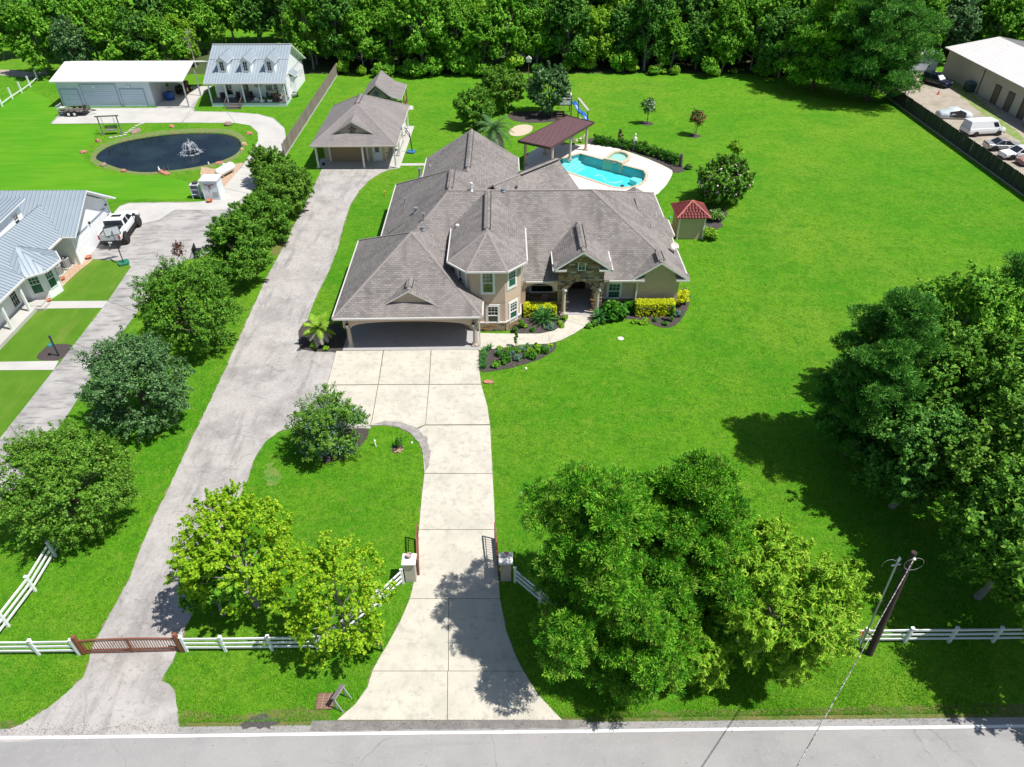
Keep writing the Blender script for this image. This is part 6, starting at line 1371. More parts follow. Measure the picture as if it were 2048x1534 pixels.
wall(FH_, [(-45.5, 45), (-40.3, 45), (-40.3, 52), (-40.95, 52), (-40.95, 58.3), (-45.5, 58.3)], 0, 2.95, WSIDING)
window(FH_, (-40.95, 57), math.pi/2, -.4, 1.1, .7, 1.4, nx=2, ny=2)
bay = [(-41.2, 51.9), (-39.75, 51.6), (-38.6, 52.3), (-38.25, 53.6), (-39.0, 54.9), (-41.2, 55.3)]
wall(FH_, bay, 0, 2.9, WSIDING, name='bay_wall'); be = [(-40.8, 50.75), (-38.9, 50.65), (-37.65, 51.7), (-37.4, 53.6), (-38.6, 55.2), (-41.0, 55.8)]; bap = (-40.2, 53.1, 4.55)
roofZ(FH_, 'bay_roof', [[(*be[i], 3.0), (*be[i+1], 3.0), bap] for i in range(5)], 3, BLM, .36, BSEAM, eaves=[(be[i], be[i+1]) for i in range(1, 4)])
for i in (1, 2, 3):
    p, q = bay[i], bay[i+1]; a = math.atan2(q[1]-p[1], q[0]-p[0]); L = math.dist(p, q)
    window(FH_, p, a, L/2, .75, L*.62, 1.75, frame=WHITEP, nx=3, ny=3, glass=GREENGLASS if i < 3 else GLASS)
roofZ(FH_, 'porch_roof', [[(-38.85, 40, 3.0), (-38.85, 50.8, 3.0), (-41.4, 50.8, 4.35), (-41.4, 40, 4.35)]], 3, BLM, .36, BSEAM, eaves=[((-38.85, 40), (-38.85, 50.8))])
bx(FH_, 'porch_slab', CONCB, (-39.85, 46.4, 0, 1.9, 9.8, .3)); bx(FH_, 'step', CONCB, (-38.7, 50.9, 0, .8, 1.0, .2), (-39.1, 51.1, 0, 1.0, .9, .34))
for y in (49.9, 47.2, 44.5): bx(FH_, 'porch_post', WHITEP, (-39.1, y, .3, .18, .18, 2.65))
window(FH_, (-40.3, 50.0), math.pi/2, .4, .5, .9, 1.95, nx=3, ny=4, glass=DARK, split=False); window(FH_, (-40.3, 50.0), math.pi/2, -2.6, .8, .9, 1.6)
roofZ(FH_, 'dormer_roof', [[(-48, 54.0, 5.9), (-41.75, 54.0, 5.9), (-41.75, 58.9, 6.2), (-48, 58.9, 6.2)]], 5.9, BLM, .36, BSEAM)
dw_ = wall(FH_, [(-47.5, 54.4), (-42.2, 54.4), (-42.2, 58.3), (-47.5, 58.3)], 3.6, 5.8, WSIDING, name='dormer_wall'); window(FH_, (-42.2, 56.4), math.pi/2, .9, 4.3, .7, 1.1, nx=2, ny=2)
roofZ(FH_, 'side_roof', [[(-44.4, 59.5, 4.5), (-44.4, 52, 4.5), (-49, 52, 2.9), (-49, 59.5, 2.9)]], 3, BLM, .36, BSEAM)
# condensers
def ac(x, y, label):
    t = thing('ac_unit', label, 'air conditioner', (x, y, .04), 0, 'air conditioning units by the farmhouse'); m = mat('ac_grey', (.30, .31, .31), [], .6)
    bx(t, 'pad', CONCB, (0, 0, -.04, 1.0, 1.0, .08), world=False); b = MB(); b.lathe([(.42, .04), (.42, .8), (.44, .84), (.36, .86)], n=20); b.make('housing', m, t, uv=False)
    b = MB()
    for k in range(18): a = k*math.pi/9; b.bar((.425*math.cos(a), .425*math.sin(a), .08), (.425*math.cos(a), .425*math.sin(a), .78), .03)
    b.make('grille', mat('ac_dark', (.10, .10, .10), [], .7), t, uv=False, kind='stuff'); b = MB(); b.lathe([(.30, .861), (.30, .87)], n=18); b.make('fan_guard', BLACKM, t, uv=False); b = MB(); b.lathe([(.1, .87), (.1, .89)], n=10); b.make('fan_hub', m, t, uv=False)
ac(-40.05, 56.45, 'nearer air conditioner beside the farmhouse bay'); ac(-39.95, 57.75, 'farther air conditioner beside the farmhouse bay')
for px, py, r, lb in ((125, 560, .26, 'terracotta bowl between the air conditioners and the bay'), (98, 603, .24, 'terracotta pot at the foot of the farmhouse bay'), (45, 630, .34, 'terracotta bowl with plant by the farmhouse walk'), (420, 404, .34, 'round terracotta pot in front of the small white shed'), (178, 517, .3, 'terracotta planter at the garage corner')):
    small('terracotta_bowl', lb, 'pot', px, py, lambda b: b.lathe([(r*.5, 0), (r, r*.7), (r*1.08, r*.8), (r*.9, r*.8), (r*.7, r*.55), (.01, r*.5)], n=14), TERRA)
small('door_mat', 'brown mat on the farmhouse walk by the steps', 'mat', 70, 611, lambda b: b.box(0, 0, 0, .55, .95, .03), mat('coir', (.20, .16, .12), [], .9), z=.03)
x, y = G(118, 712); t = thing('bird_feeder_post', 'dark post with a blue glass feeder in the round mulch bed', 'feeder', (x, y, 0)); bx(t, 'post', mat('navy_post', (.02, .03, .05), [], .5), (0, 0, 0, .09, .09, 1.7), world=False)
b = MB(); b.lathe([(.05, 1.7), (.1, 1.75), (.08, 1.85), (.02, 1.9)], n=10); b.make('finial', mat('navy_post', (.02, .03, .05), [], .5), t, uv=False); b = MB(); b.bar((0, 0, 1.3), (-.3, 0, 1.2), .03); b.lathe([(.05, .85), (.12, .95), (.1, 1.1), (.02, 1.2)], (-.3, 0, 0), 10); b.make('glass_feeder', mat('teal_glass', (.05, .30, .36), [], .15), t, uv=False)
x, y = G(353, 530)
t = thing('iron_bench', 'black ironwork bench half under the dark tree by the driveway', 'bench', (*G(398, 512), .03), R(100)); bx(t, 'seat', BLACKM, (0, 0, .42, 1.4, .5, .04), world=False)
b = MB()
for k in range(15): b.bar((-.7+.1*k, .25, .42), (-.7+.1*k, .3, .98), .025)
b.bar((-.7, .3, 1.0), (.7, .3, 1.0), .05); b.make('backrest', BLACKM, t, uv=False, kind='stuff')
for u in (-.65, .65):
    for v in (-.2, .25): bx(t, 'leg', BLACKM, (u, v, 0, .05, .05, .42), world=False)
# small white steel shed and cabinet
WS = thing('steel_shed', 'small white steel shed with a longhorn skull emblem on its front', 'shed', (*G(426, 400), 0)); WR = mat('white_ribbed_steel', (.72, .76, .80), [(3, (.62, .66, .70), .4, .7, .5)], .5)
bx(WS, 'wall', WR, (0, .75, 0, 1.75, 1.5, 2.1), world=False); bx(WS, 'roof', WHITEP, (0, .75, 2.1, 1.95, 1.75, .1), world=False)
rb = MB()
for k in range(9): rb.box(-.8+.2*k, -.01, .05, .04, .03, 2.0)
rb.make('siding_rib', mat('rib_shade', (.52, .57, .62), [], .5), WS, uv=False, kind='stuff')
b = MB(); b.bar((-.5, -.06, 1.75), (-.1, -.06, 1.62), .07); b.bar((.5, -.06, 1.75), (.1, -.06, 1.62), .07); b.xprism([(-.12, 1.7), (.12, 1.7), (.05, 1.25), (-.05, 1.25)], (0, 0), 0, .01, .08); b.make('longhorn_emblem', mat('rust_skull', (.18, .10, .09), [], .7), WS, uv=False)
bx(WS, 'grille_panel', mat('grey_grille', (.35, .38, .40), [], .6), (.45, -.03, .4, .5, .04, .5), world=False)
small3('wood_cabinet', 'weathered white open cabinet left of the small steel shed', 'cabinet', *G(394, 398), 0, [('frame', mat('white_old_wood', (.55, .58, .62), [(6, (.35, .36, .38), .45, .7, .6)], .8), [(-.4, .3, 0, .06, .6, 1.5), (.4, .3, 0, .06, .6, 1.5), (0, .58, 0, .8, .05, 1.5)]), ('shelf', mat('white_old_wood', (.55, .58, .62)), [(0, .3, .45, .8, .6, .05), (0, .3, 1.0, .8, .6, .05)]), ('top', mat('white_old_wood', (.55, .58, .62)), [(0, .3, 1.5, .9, .7, .06)]), ('bundle', mat('dark_bundle', (.05, .05, .06), [], .8), [(.1, .3, 1.56, .5, .4, .22)])])
# propane tank
T = thing('propane_tank', 'long white propane tank on the pebble bed', 'tank', (*G(453, 350), 0), R(68)); b = MB(); n = 20
prof = [(0.001, -1.45), (.28, -1.38), (.45, -1.2), (.48, -1.05), (.48, 1.05), (.45, 1.2), (.28, 1.38), (.001, 1.45)]
b.lathe(prof, n=n); q = b.make('vessel', mat('tank_paint', (.74, .74, .72), [(3, (.62, .62, .60), .5, .8, .4)], .4), T, smooth=True, uv=False); q.rotation_euler = (0, R(90), 0); q.location = (0, 0, .68)
b = MB(); b.lathe([(.16, 1.12), (.16, 1.28), (.1, 1.34), (.01, 1.35)], n=12); b.make('dome', WHITEP, T, uv=False)
for u in (-.8, .8): bx(T, 'foot', GREYM, (u, 0, 0, .12, .6, .28), world=False)
# trailer
TL = thing('utility_trailer', 'black tandem-axle utility trailer with ramp cage parked before the barn', 'trailer', (*G(152, 229), .03), R(3)); dk = mat('trailer_black', (.03, .03, .032), [], .6)
bx(TL, 'deck', mat('trailer_boards', (.12, .10, .09), [(5, (.2, .17, .15), .4, .7, .6)], .9), (0, 0, .5, 3.6, 1.7, .06), world=False)
b = MB()
for s_ in (-.85, .85):
    b.box(0, s_, .45, 3.6, .07, .12); b.box(0, s_, .85, 3.6, .05, .05)
    for k in range(6): b.box(-1.75+.7*k, s_, .5, .05, .05, .38)
b.box(1.8, 0, .45, .07, 1.7, .12); b.box(1.8, 0, .85, .05, 1.7, .05); b.bar((1.8, -.5, .5), (2.9, 0, .5), .08); b.bar((1.8, .5, .5), (2.9, 0, .5), .08); b.make('side_rail', dk, TL, uv=False, kind='stuff')
for xx in (-.42, .36):
    for yy in (-.98, .98):
        b = MB(); b.cyl((xx, yy-.1, .34), (xx, yy+.1, .34), .34, .34, 18); w_ = b.make('wheel', TYRE, TL, uv=False); b = MB(); b.cyl((xx, yy-.11, .34), (xx, yy+.11, .34), .18, .18, 12); b.make('rim', WHITEP, w_, uv=False)
b = MB(); b.cyl((1.7, -.6, 1.1), (1.85, -.6, 1.1), .33, .33, 18); b.make('spare_wheel', TYRE, TL, uv=False)
for yy in (-.98, .98): bx(TL, 'mudguard', dk, (-.03, yy, .72, 1.7, .24, .05), world=False)
b = MB()
for k in range(5): b.box(-1.9, -.7+.35*k, .5, .04, .04, .8)
b.box(-1.9, 0, 1.3, .05, 1.6, .05); b.box(-1.9, 0, .9, .05, 1.6, .04); b.box(-1.5, 0, .95, .7, .7, .05); b.make('ramp_cage', mat('pale_mesh', (.5, .52, .55), [], .5), TL, uv=False, kind='stuff')
# garden swing frame and stones around the pond
GS_ = thing('garden_swing', 'wooden A-frame garden swing with grey bench above the pond', 'swing', (*G(225, 268), 0), R(8)); sg = mat('old_swing_wood', (.14, .13, .12), [(6, (.22, .2, .18), .4, .7, .6)], .9)
for s_ in (-1.15, 1.15): b = MB(); b.bar((s_, 0, 0), (s_, 0, 2.25), .12); b.bar((s_, -.45, .06), (s_, .45, .06), .12); b.bar((s_, -.4, .06), (s_, 0, .7), .07); b.make('upright', sg, GS_, uv=False)
bx(GS_, 'crossbeam', sg, (0, 0, 2.22, 2.9, .14, .14), world=False)
b = MB(); b.box(0, 0, .5, 1.5, .55, .06); q = b.make('bench_seat', sg, GS_, uv=False)
for k in range(3): bx(GS_, 'back_slat', sg, (0, .3, .62+.14*k, 1.5, .04, .1), world=False)
for s_ in (-.72, .72): b = MB(); b.bar((s_, .2, .6), (s_, 0, 2.2), .02); b.bar((s_, -.25, .6), (s_, 0, 2.2), .02); b.make('chain', BLACKM, GS_, uv=False)
def rock(px, py, sx, sy, sz, m, lb, seed, cat='rock', name='pond_rock', group='rocks round the pond', z=0.):
    rg = random.Random(seed); b = MB(); n = 8; V = []
    for k, (f, h) in enumerate(((1, 0), (1.02, .5), (.7, 1))):
        for i in range(n):
            t = 2*math.pi*i/n; r = f*(1+rg.uniform(-.22, .22)); V.append((sx*r*math.cos(t), sy*r*math.sin(t), sz*h*(1+rg.uniform(-.15, .15))))
    b.add(V, [(k*n+i, k*n+(i+1) % n, (k+1)*n+(i+1) % n, (k+1)*n+i) for k in range(2) for i in range(n)]+[tuple(range(2*n, 3*n))]); t = tag(b.make(name, m, None, uv=False, bevel=.02), lb, cat, group); x, y = G(px, py); t.location = (x, y, z); t.rotation_euler = (0, 0, rg.uniform(0, 3)); return t
rocks = [(167, 306, .4, .3, .3, 'R', 'pale red rock left of the pond'), (197, 283, .4, .3, .28, 'R', 'red rock at the upper left pond edge'), (272, 265, .9, .45, .35, 'B', 'long dark stone slab below the garden swing'), (344, 254, .45, .3, .25, 'R', 'red rock above the middle of the pond'), (457, 251, .5, .4, .45, 'B', 'dark rock at the upper right of the pond'), (499, 268, .45, .35, .25, 'R', 'reddish rock between pond and curved drive'),
         (489, 291, .35, .35, .35, 'Y', 'yellow-tan rock at the right tip of the pond'), (208, 330, .55, .35, .22, 'B', 'flat brown rock at the lower left pond edge'), (248, 343, .35, .3, .25, 'R', 'orange-brown rock below the pond, left'), (438, 326, .6, .3, .15, 'R', 'low red rock on the lower right bank'), (484, 300, .25, .2, .2, 'Y', 'small tan rock right of the pond')]
RM = {'R': ROCKR, 'B': ROCKB, 'Y': mat('yellow_sandstone', (.48, .33, .18), [(4, (.36, .24, .13), .4, .7, .6)], .9)}
for i, (px, py, a, b_, c, m, lb) in enumerate(rocks): rock(px, py, a, b_, c, RM[m], lb, i)
rock(328, 346, 1.1, .45, .22, ROCKR, 'long flat red ledge stone below the pond carrying small ornaments', 77)
for k, (dx_, lb) in enumerate(((-.5, 'white ornament at the left end of the pond ledge stone'), (.1, 'dark and white ornament in the middle of the pond ledge stone'), (.6, 'small dark ornament at the right end of the pond ledge stone'))):
    x, y = G(328, 345); b = MB(); b.lathe([(.08, 0), (.12, .12), (.05, .3), (.08, .38), (.02, .45)], n=10); t = tag(b.make('garden_ornament', WHITEP if k < 1 else mat('blackish', (.05, .05, .06), [], .6), None, uv=False), lb, 'ornament'); t.location = (x+dx_, y+.1, .22)
for k, (px, py) in enumerate(((222, 275), (232, 273.5), (241, 272), (250, 270), (252, 266), (258, 263), (262, 259.5), (267, 256), (273, 252), (278, 249.5), (284, 247.5))):
    x, y = G(px, py); b = MB(); rg = random.Random(k); b.prism([(.26*(1+rg.uniform(-.2, .2))*math.cos(t*.785), .24*(1+rg.uniform(-.2, .2))*math.sin(t*.785)) for t in range(8)], 0, .04); t = tag(b.make('stepping_stone', mat('pale_flagstone', (.42, .40, .35), [(4, (.3, .28, .25), .4, .7, .6)], .9), None, uv=False), ('largest' if k == 2 else ['first', 'second', 'third', 'fourth', 'fifth', 'sixth', 'seventh', 'eighth', 'ninth', 'tenth', 'last'][k])+' pale stepping stone counted from the garden swing up to the drive', 'stepping stone', 'stepping stones by the garden swing'); t.location = (x, y, .01)
# fountain
F = thing('pond_fountain', 'white water fountain spraying in the pond', 'fountain', (*G(382, 303), -.12)); WF_ = mat('spray', (.85, .88, .92), [], .3, alpha=.42)
b = MB(); b.lathe([(.35, -.1), (.42, .05), (.2, .12), (.08, .3)], n=12); b.make('float', BLACKM, F, uv=False)
rg = random.Random(4); b = MB()
for j in range(11):
    a = j*2*math.pi/10; vr, vz = (.85, 4.1) if j < 10 else (.1, 5.0); prev = None
    for k in range(13):
        t = k*.085; p = Vector((math.cos(a)*vr*t*1.3, math.sin(a)*vr*t*1.3, .3+vz*t-4.9*t*t))
        if p.z < 0: break
        if prev: b.cyl(prev, p, .006+.0012*k, .007+.0012*k, 5, cap=False)
        for q in range(5):
            u = p+Vector([rg.gauss(0, .03+.006*k) for _ in range(3)]); s_ = .018+.012*rg.random(); b.add([u+Vector((s_, 0, 0)), u+Vector((-s_, 0, s_)), u+Vector((0, s_, -s_)), u+Vector((0, -s_, 0))], [(0, 1, 2), (0, 2, 3), (0, 3, 1), (1, 3, 2)])
        prev = p
b.make('water_jet', WF_, F, uv=False, kind='stuff')
b = MB()
for j in range(10):
    a = j*2*math.pi/10+.05; c = Vector((math.cos(a)*1.12, math.sin(a)*1.12, .0))
    for q in range(40):
        u = c+Vector((rg.gauss(0, .17), rg.gauss(0, .14), .012+.02*rg.random())); s_ = .02+.02*rg.random(); b.add([u+Vector((s_, 0, 0)), u+Vector((0, s_, .01)), u+Vector((-s_, 0, 0)), u+Vector((0, -s_, .01))], [(0, 1, 2, 3)])
b.make('splash_foam', mat('foam', (.8, .84, .86), [], .5), F, uv=False, kind='stuff')
x, y = G(418, 330); b = MB(); b.lathe([(.02, 0), (.09, .1), (.05, .35), (.02, .42)], n=8); t = tag(b.make('heron_ornament', WHITEP, None, uv=False), 'little white bird ornament at the lower right pond edge', 'ornament'); t.location = (x, y, 0)

# ---------------------------------------------------------------- vehicles
def wheel(t, x, y, r, w=.24, rimc=None):
    b = MB(); n = 22; b.lathe([(r*.62, -w/2), (r*.92, -w/2), (r, -w*.32), (r, w*.32), (r*.92, w/2), (r*.62, w/2)], n=n); q = b.make('wheel', TYRE, t, uv=False); q.rotation_euler = (R(90), 0, 0); q.location = (x, y, r)
    b = MB(); b.lathe([(r*.60, -w*.42), (r*.64, w*.38), (r*.45, w*.30), (r*.12, w*.40)], n=12)
    for k in range(5): a = k*1.2566; b.bar((0, 0, w*.36), (r*.58*math.cos(a), r*.58*math.sin(a), w*.36), r*.16, .03)
    b.make('rim', rimc or CHROME, q, uv=False); 
    if y > 0: q.rotation_euler = (R(-90), 0, 0)
    return q
def ringloft(b, secs):
    """secs: list of (x, [(y,z)...]) half-rings mirrored; closed loft"""
    rings = []
    for x, hr in secs:
        full = [(x, y, z) for y, z in hr]+[(x, -y, z) for y, z in reversed(hr)]; rings.append(full)
    n = len(rings[0]); V = [p for r in rings for p in r]; Fs = []
    for k in range(len(rings)-1):
        for i in range(n): Fs.append((k*n+i, (k+1)*n+i, (k+1)*n+(i+1) % n, k*n+(i+1) % n))
    Fs.append(tuple(range(n))); Fs.append(tuple(reversed(range((len(rings)-1)*n, len(rings)*n)))); b.add(V, Fs)
def car(name, label, cat, x, y, rz, L, W, H, paint, style='sedan', z=.01, roofp=None, group=None, glassm=None, sunshade=False, wr=.33):
    """front towards +x"""
    t = thing(name, label, cat, (x, y, z), rz, group); h = L/2; w = W/2; gm_ = glassm or mat('car_glass', (.015, .02, .025), [], .08)
    bz = .28
    if style == 'sedan': belt, hood, trunk = H*.62, H*.60, H*.64; c0, c1, r0, r1 = -h*.62, h*.42, -h*.30, h*.06
    elif style == 'suv': belt, hood, trunk = H*.60, H*.60, H*.60; c0, c1, r0, r1 = -h*.97, h*.45, -h*.82, h*.12
    elif style == 'van': belt, hood, trunk = H*.56, H*.54, H*.56; c0, c1, r0, r1 = -h*.985, h*.66, -h*.96, h*.40
    b = MB()
    def S(xx, zt, k=1.): return (xx, [(w*.80*k, bz), (w*.97*k, bz+.12), (w*k, (bz+zt)/2), (w*.96*k, zt-.06), (w*.82*k, zt)])
    secs = [S(-h, trunk*.82, .86), S(-h*.96, trunk, .96), S(c0, belt, 1), S(0, belt, 1), S(c1, hood+.02, 1), S(h*.80, hood*.95, .97), S(h*.95, hood*.86, .90), S(h, hood*.62, .78)]
    ringloft(b, secs); b.make('body', paint, t, smooth=False, uv=False, bevel=.03)
    b = MB(); g = MB(); wt = w*.74; wb = w*.90; zr = H
    bot = [(c1, wb), (c0, wb), (c0, -wb), (c1, -wb)]; top_ = [(r1, wt), (r0, wt), (r0, -wt), (r1, -wt)]
    V = [(a, c, belt-.02) for a, c in bot]+[(a, c, zr-.05) for a, c in top_]
    g.add(V, [(0, 4, 5, 1), (1, 5, 6, 2), (2, 6, 7, 3), (3, 7, 4, 0), (4, 7, 6, 5)]); g.make('glasshouse', gm_ if style != 'van' else paint, t, uv=False)
    b.add([(r1+.06, wt, zr-.07), (r0-.05, wt, zr-.07), (r0-.05, -wt, zr-.07), (r1+.06, -wt, zr-.07), (r1-.05, wt*.85, zr), (r0+.05, wt*.85, zr), (r0+.05, -wt*.85, zr), (r1-.05, -wt*.85, zr)], [(0, 1, 5, 4), (1, 2, 6, 5), (2, 3, 7, 6), (3, 0, 4, 7), (4, 5, 6, 7)])
    b.make('roof', roofp or paint, t, uv=False, bevel=.02)
    for s_ in (-1, 1):   # pillars
        b = MB()
        for f in ((0., .5, 1.) if style != 'van' else ()):
            p = Vector((c1+(c0-c1)*f, s_*wb, belt-.02)); q = Vector((r1+(r0-r1)*f, s_*wt, zr-.04)); b.bar(p, q, .09, .05)
        if style == 'van':
            for fa, fb in ((.03, .20),):
                q0, q1 = c1+(c0-c1)*fa-.12, c1+(c0-c1)*fb; r0_, r1_ = r1+(r0-r1)*fa, r1+(r0-r1)*fb
                wn2 = MB(); o_ = .012*s_; zb, zt2 = belt+.08, zr-.22
                def pt(xb, xt, zz): f = (zz-belt)/(zr-.05-belt); return (xb+(xt-xb)*f, s_*(wb+(wt-wb)*f)+o_*2, zz)
                wn2.add([pt(q0, r0_, zb), pt(q1, r1_, zb), pt(q1, r1_, zt2), pt(q0, r0_, zt2)], [(0, 1, 2, 3)]); wn2.make('side_window', gm_, t, uv=False)
        if b.v: b.make('pillar', paint, t, uv=False)
        b = MB(); b.box(c1-.15, s_*(w+.1), belt, .12, .22, .15); b.make('mirror', paint, t, uv=False)
    if style == 'van':
        b = MB(); f0, f1 = .12, .88
        def wp(f, yy): return (c1+(r1-c1)*f+.02, yy*(wb+(wt-wb)*f), belt+(zr-.05-belt)*f)
        b.add([wp(f0, -.9), wp(f0, .9), wp(f1, .9), wp(f1, -.9)], [(0, 1, 2, 3)]); b.make('windscreen', gm_, t, uv=False)
    if sunshade:
        b = MB(); f0, f1 = .1, .9
        def wp(f, yy): return (c1+(r1-c1)*f+.025, yy*(wb+(wt-wb)*f), belt+(zr-.05-belt)*f+.01)
        b.add([wp(f0, -.85), wp(f0, .85), wp(f1, .8), wp(f1, -.8)], [(0, 1, 2, 3)]); b.make('sun_shade', mat('silver_shade', (.6, .66, .68), [], .4), t, uv=False)
    for s_ in (-1, 1):
        bx(t, 'headlight', mat('headlight', (.7, .72, .72), [], .15), (h*.93, s_*w*.66, hood*.70, .14, .3, .13), world=False); bx(t, 'tail_light', mat('tail_red', (.45, .02, .02), [], .3), (-h*.985, s_*w*.74, trunk*.68, .06, .2, .2), world=False)
    bx(t, 'bumper', BLACKM if style != 'sedan' else paint, (h*.97, 0, .26, .12, W*.82, .2), world=False); bx(t, 'bumper', BLACKM if style != 'sedan' else paint, (-h*.98, 0, .26, .12, W*.86, .2), world=False)
    for xx in (-h*.60, h*.62):
        for s_ in (-1, 1):
            b = MB(); b.cyl((xx, s_*(w-.06), wr+.02), (xx, s_*(w+.004), wr+.02), wr*1.16, wr*1.16, 18); b.make('wheel_arch', BLACKM, t, uv=False); wheel(t, xx, s_*(w-.06), wr)
    return t
PWHT = mat('white_car_paint', (.74, .75, .76), [], .25, coat=.5); PNAVY = mat('navy_car_paint', (.008, .010, .035), [], .18, coat=.8); PSIL = mat('silver_car_paint', (.42, .43, .44), [], .3, metallic=.5)
def heading(a, b): A, B_ = G(*a), G(*b); return math.atan2(B_[1]-A[1], B_[0]-A[0])
car('suv', 'navy blue estate car with silver windscreen shade behind an orange cone', 'car', 66.35, 113.2, R(-62), 4.5, 1.75, 1.6, PNAVY, 'suv', sunshade=True)
car('cargo_van', 'white cargo van parked across the plank fence on the gravel', 'van', *G(1962, 268), R(8), 5.3, 2.0, 1.95, PWHT, 'van')
car('sedan', 'silver sedan with dark roof beside the white van', 'car', *G(2003, 299), R(-5), 4.3, 1.7, 1.35, PSIL, 'sedan', roofp=mat('dull_roof', (.24, .21, .22), [], .5))
car('sedan', 'white sedan with gloss windscreen between silver sedan and red wreck', 'car', *G(2034, 315), R(185), 4.4, 1.75, 1.35, PWHT, 'sedan')
rw = car('wrecked_car', 'rusty pink-red wrecked car at the right edge of the gravel yard', 'car', 62.9, 81.2, R(185), 4.5, 1.8, 1.3, mat('faded_red', (.26, .12, .11), [(3, (.42, .30, .28), .45, .7, .7)], .7), 'sedan')
# covered car
cc = thing('covered_car', 'low car under a silver tarpaulin behind the plank fence', 'car', (*G(1906, 235), 0), R(-6)); b = MB()
rg = random.Random(9); ringloft(b, [(x_, [(w_*(1+rg.uniform(-.04, .04)), .12), (w_*1.0, .5*hh), (w_*.85, .8*hh+rg.uniform(-.03, .03)), (w_*.45, hh)]) for x_, w_, hh in ((-2.2, .7, .75), (-1.9, .86, .9), (-1.1, .9, 1.0), (-.6, .9, 1.3), (.2, .88, 1.36), (.8, .9, 1.1), (1.4, .9, .92), (2.0, .8, .8), (2.25, .6, .6))])
b.make('tarpaulin', mat('silver_tarp', (.52, .58, .62), [(2, (.38, .40, .44), .4, .7, .7)], .4, [(5, .8, .1)]), cc, smooth=True, uv=False)
b = MB(); ringloft(b, [(-.9, [(.915, .25), (.92, .5), (.8, .95)]), (.4, [(.905, .25), (.915, .6), (.80, 1.18)]), (1.2, [(.915, .25), (.92, .5), (.78, .88)])]); b.make('dark_sheet', mat('black_plastic_sheet', (.03, .03, .035), [], .35), cc, uv=False)
small('traffic_cone', 'orange traffic cone in front of the navy car', 'cone', 1876, 189, lambda b: (b.box(0, 0, 0, .4, .4, .04), b.lathe([(.15, .04), (.03, .65)], n=10)), mat('cone_orange', (.7, .10, .05), [], .6))
small('traffic_cone', 'knocked-over pink traffic cone behind the navy car', 'cone', 1843, 164, lambda b: (b.cyl((0, 0, .12), (.5, .1, .05), .14, .03), b.box(0, 0, 0, .06, .35, .3)), mat('cone_pink', (.6, .2, .16), [], .6))
# pickup
TK = thing('pickup_truck', 'lifted white crew-cab pickup with folded black bed cover and big tyres', 'pickup truck', (-37.45, 64.0, .02), math.atan2(1, -.09)); w = 1.0
PKW = PWHT
b = MB(); ringloft(b, [(-2.75, [(.78, .78), (.95, .82), (.97, 1.1), (.95, 1.38), (.93, 1.40)]), (-.95, [(.78, .72), (.97, .78), (1.0, 1.1), (.97, 1.38), (.93, 1.40)])])
bb = b.make('bed', PKW, TK, uv=False, bevel=.02)
bx(TK, 'bed_floor', mat('bed_liner', (.20, .18, .18), [(5, (.3, .28, .27), .4, .7, .7)], .8), (-1.85, 0, 1.402, 1.55, 1.55, .01), world=False)
for s_ in (-1, 1): bx(TK, 'bed_rail', PKW, (-1.85, s_*.9, 1.39, 1.8, .16, .12), world=False); bx(TK, 'inner_wall', BLACKM, (-1.85, s_*.80, 1.40, 1.75, .03, .10), world=False)
bx(TK, 'tailgate', mat('silver_tailgate', (.46, .50, .56), [], .35, metallic=.2), (-2.79, 0, .86, .08, 1.7, .62), world=False); bx(TK, 'tailgate_handle', BLACKM, (-2.84, 0, 1.24, .03, .26, .07), world=False)
for s_ in (-1, 1): bx(TK, 'tail_light', mat('tail_red', (.45, .02, .02), [], .3), (-2.78, s_*.9, .98, .1, .17, .38), world=False)
bx(TK, 'bumper', BLACKM, (-2.86, 0, .62, .22, 1.8, .2), world=False); bx(TK, 'number_plate', WHITEP, (-2.98, 0, .66, .02, .34, .14), world=False); bx(TK, 'tow_hitch', CHROME, (-3.08, 0, .5, .3, .1, .1), world=False)
b = MB(); b.box(-1.35, 0, 1.50, .5, 1.62, .16); b.box(-1.15, 0, 1.66, .12, 1.62, .42); b.make('tonneau_cover', mat('tonneau_vinyl', (.025, .03, .045), [], .5), TK, uv=False, bevel=.04)
b = MB(); ringloft(b, [(-.95, [(.80, .7), (.98, .78), (1.0, 1.1), (.97, 1.40), (.9, 1.46)]), (1.15, [(.80, .7), (.98, .78), (1.0, 1.1), (.97, 1.40), (.9, 1.46)]), (2.2, [(.80, .7), (.97, .8), (.98, 1.1), (.93, 1.36), (.8, 1.42)]), (2.75, [(.78, .72), (.92, .8), (.93, 1.05), (.86, 1.30), (.7, 1.34)]), (2.88, [(.7, .75), (.86, .82), (.86, 1.0), (.8, 1.16), (.66, 1.2)])]); b.make('cab_body', PKW, TK, uv=False, bevel=.03)
b = MB(); V = [(1.35, .92, 1.42), (-.95, .92, 1.42), (-.95, -.92, 1.42), (1.35, -.92, 1.42), (.65, .78, 1.98), (-.82, .78, 1.98), (-.82, -.78, 1.98), (.65, -.78, 1.98)]; b.add(V, [(0, 4, 5, 1), (1, 5, 6, 2), (2, 6, 7, 3), (3, 7, 4, 0), (4, 7, 6, 5)]); b.make('glasshouse', mat('car_glass', (.015, .02, .025), [], .08), TK, uv=False)
b = MB(); b.box(-.09, 0, 1.95, 1.55, 1.58, .07); b.make('cab_roof', PKW, TK, uv=False, bevel=.05)
bx(TK, 'sunroof', BLACKM, (.1, 0, 2.02, .5, .9, .012), world=False)
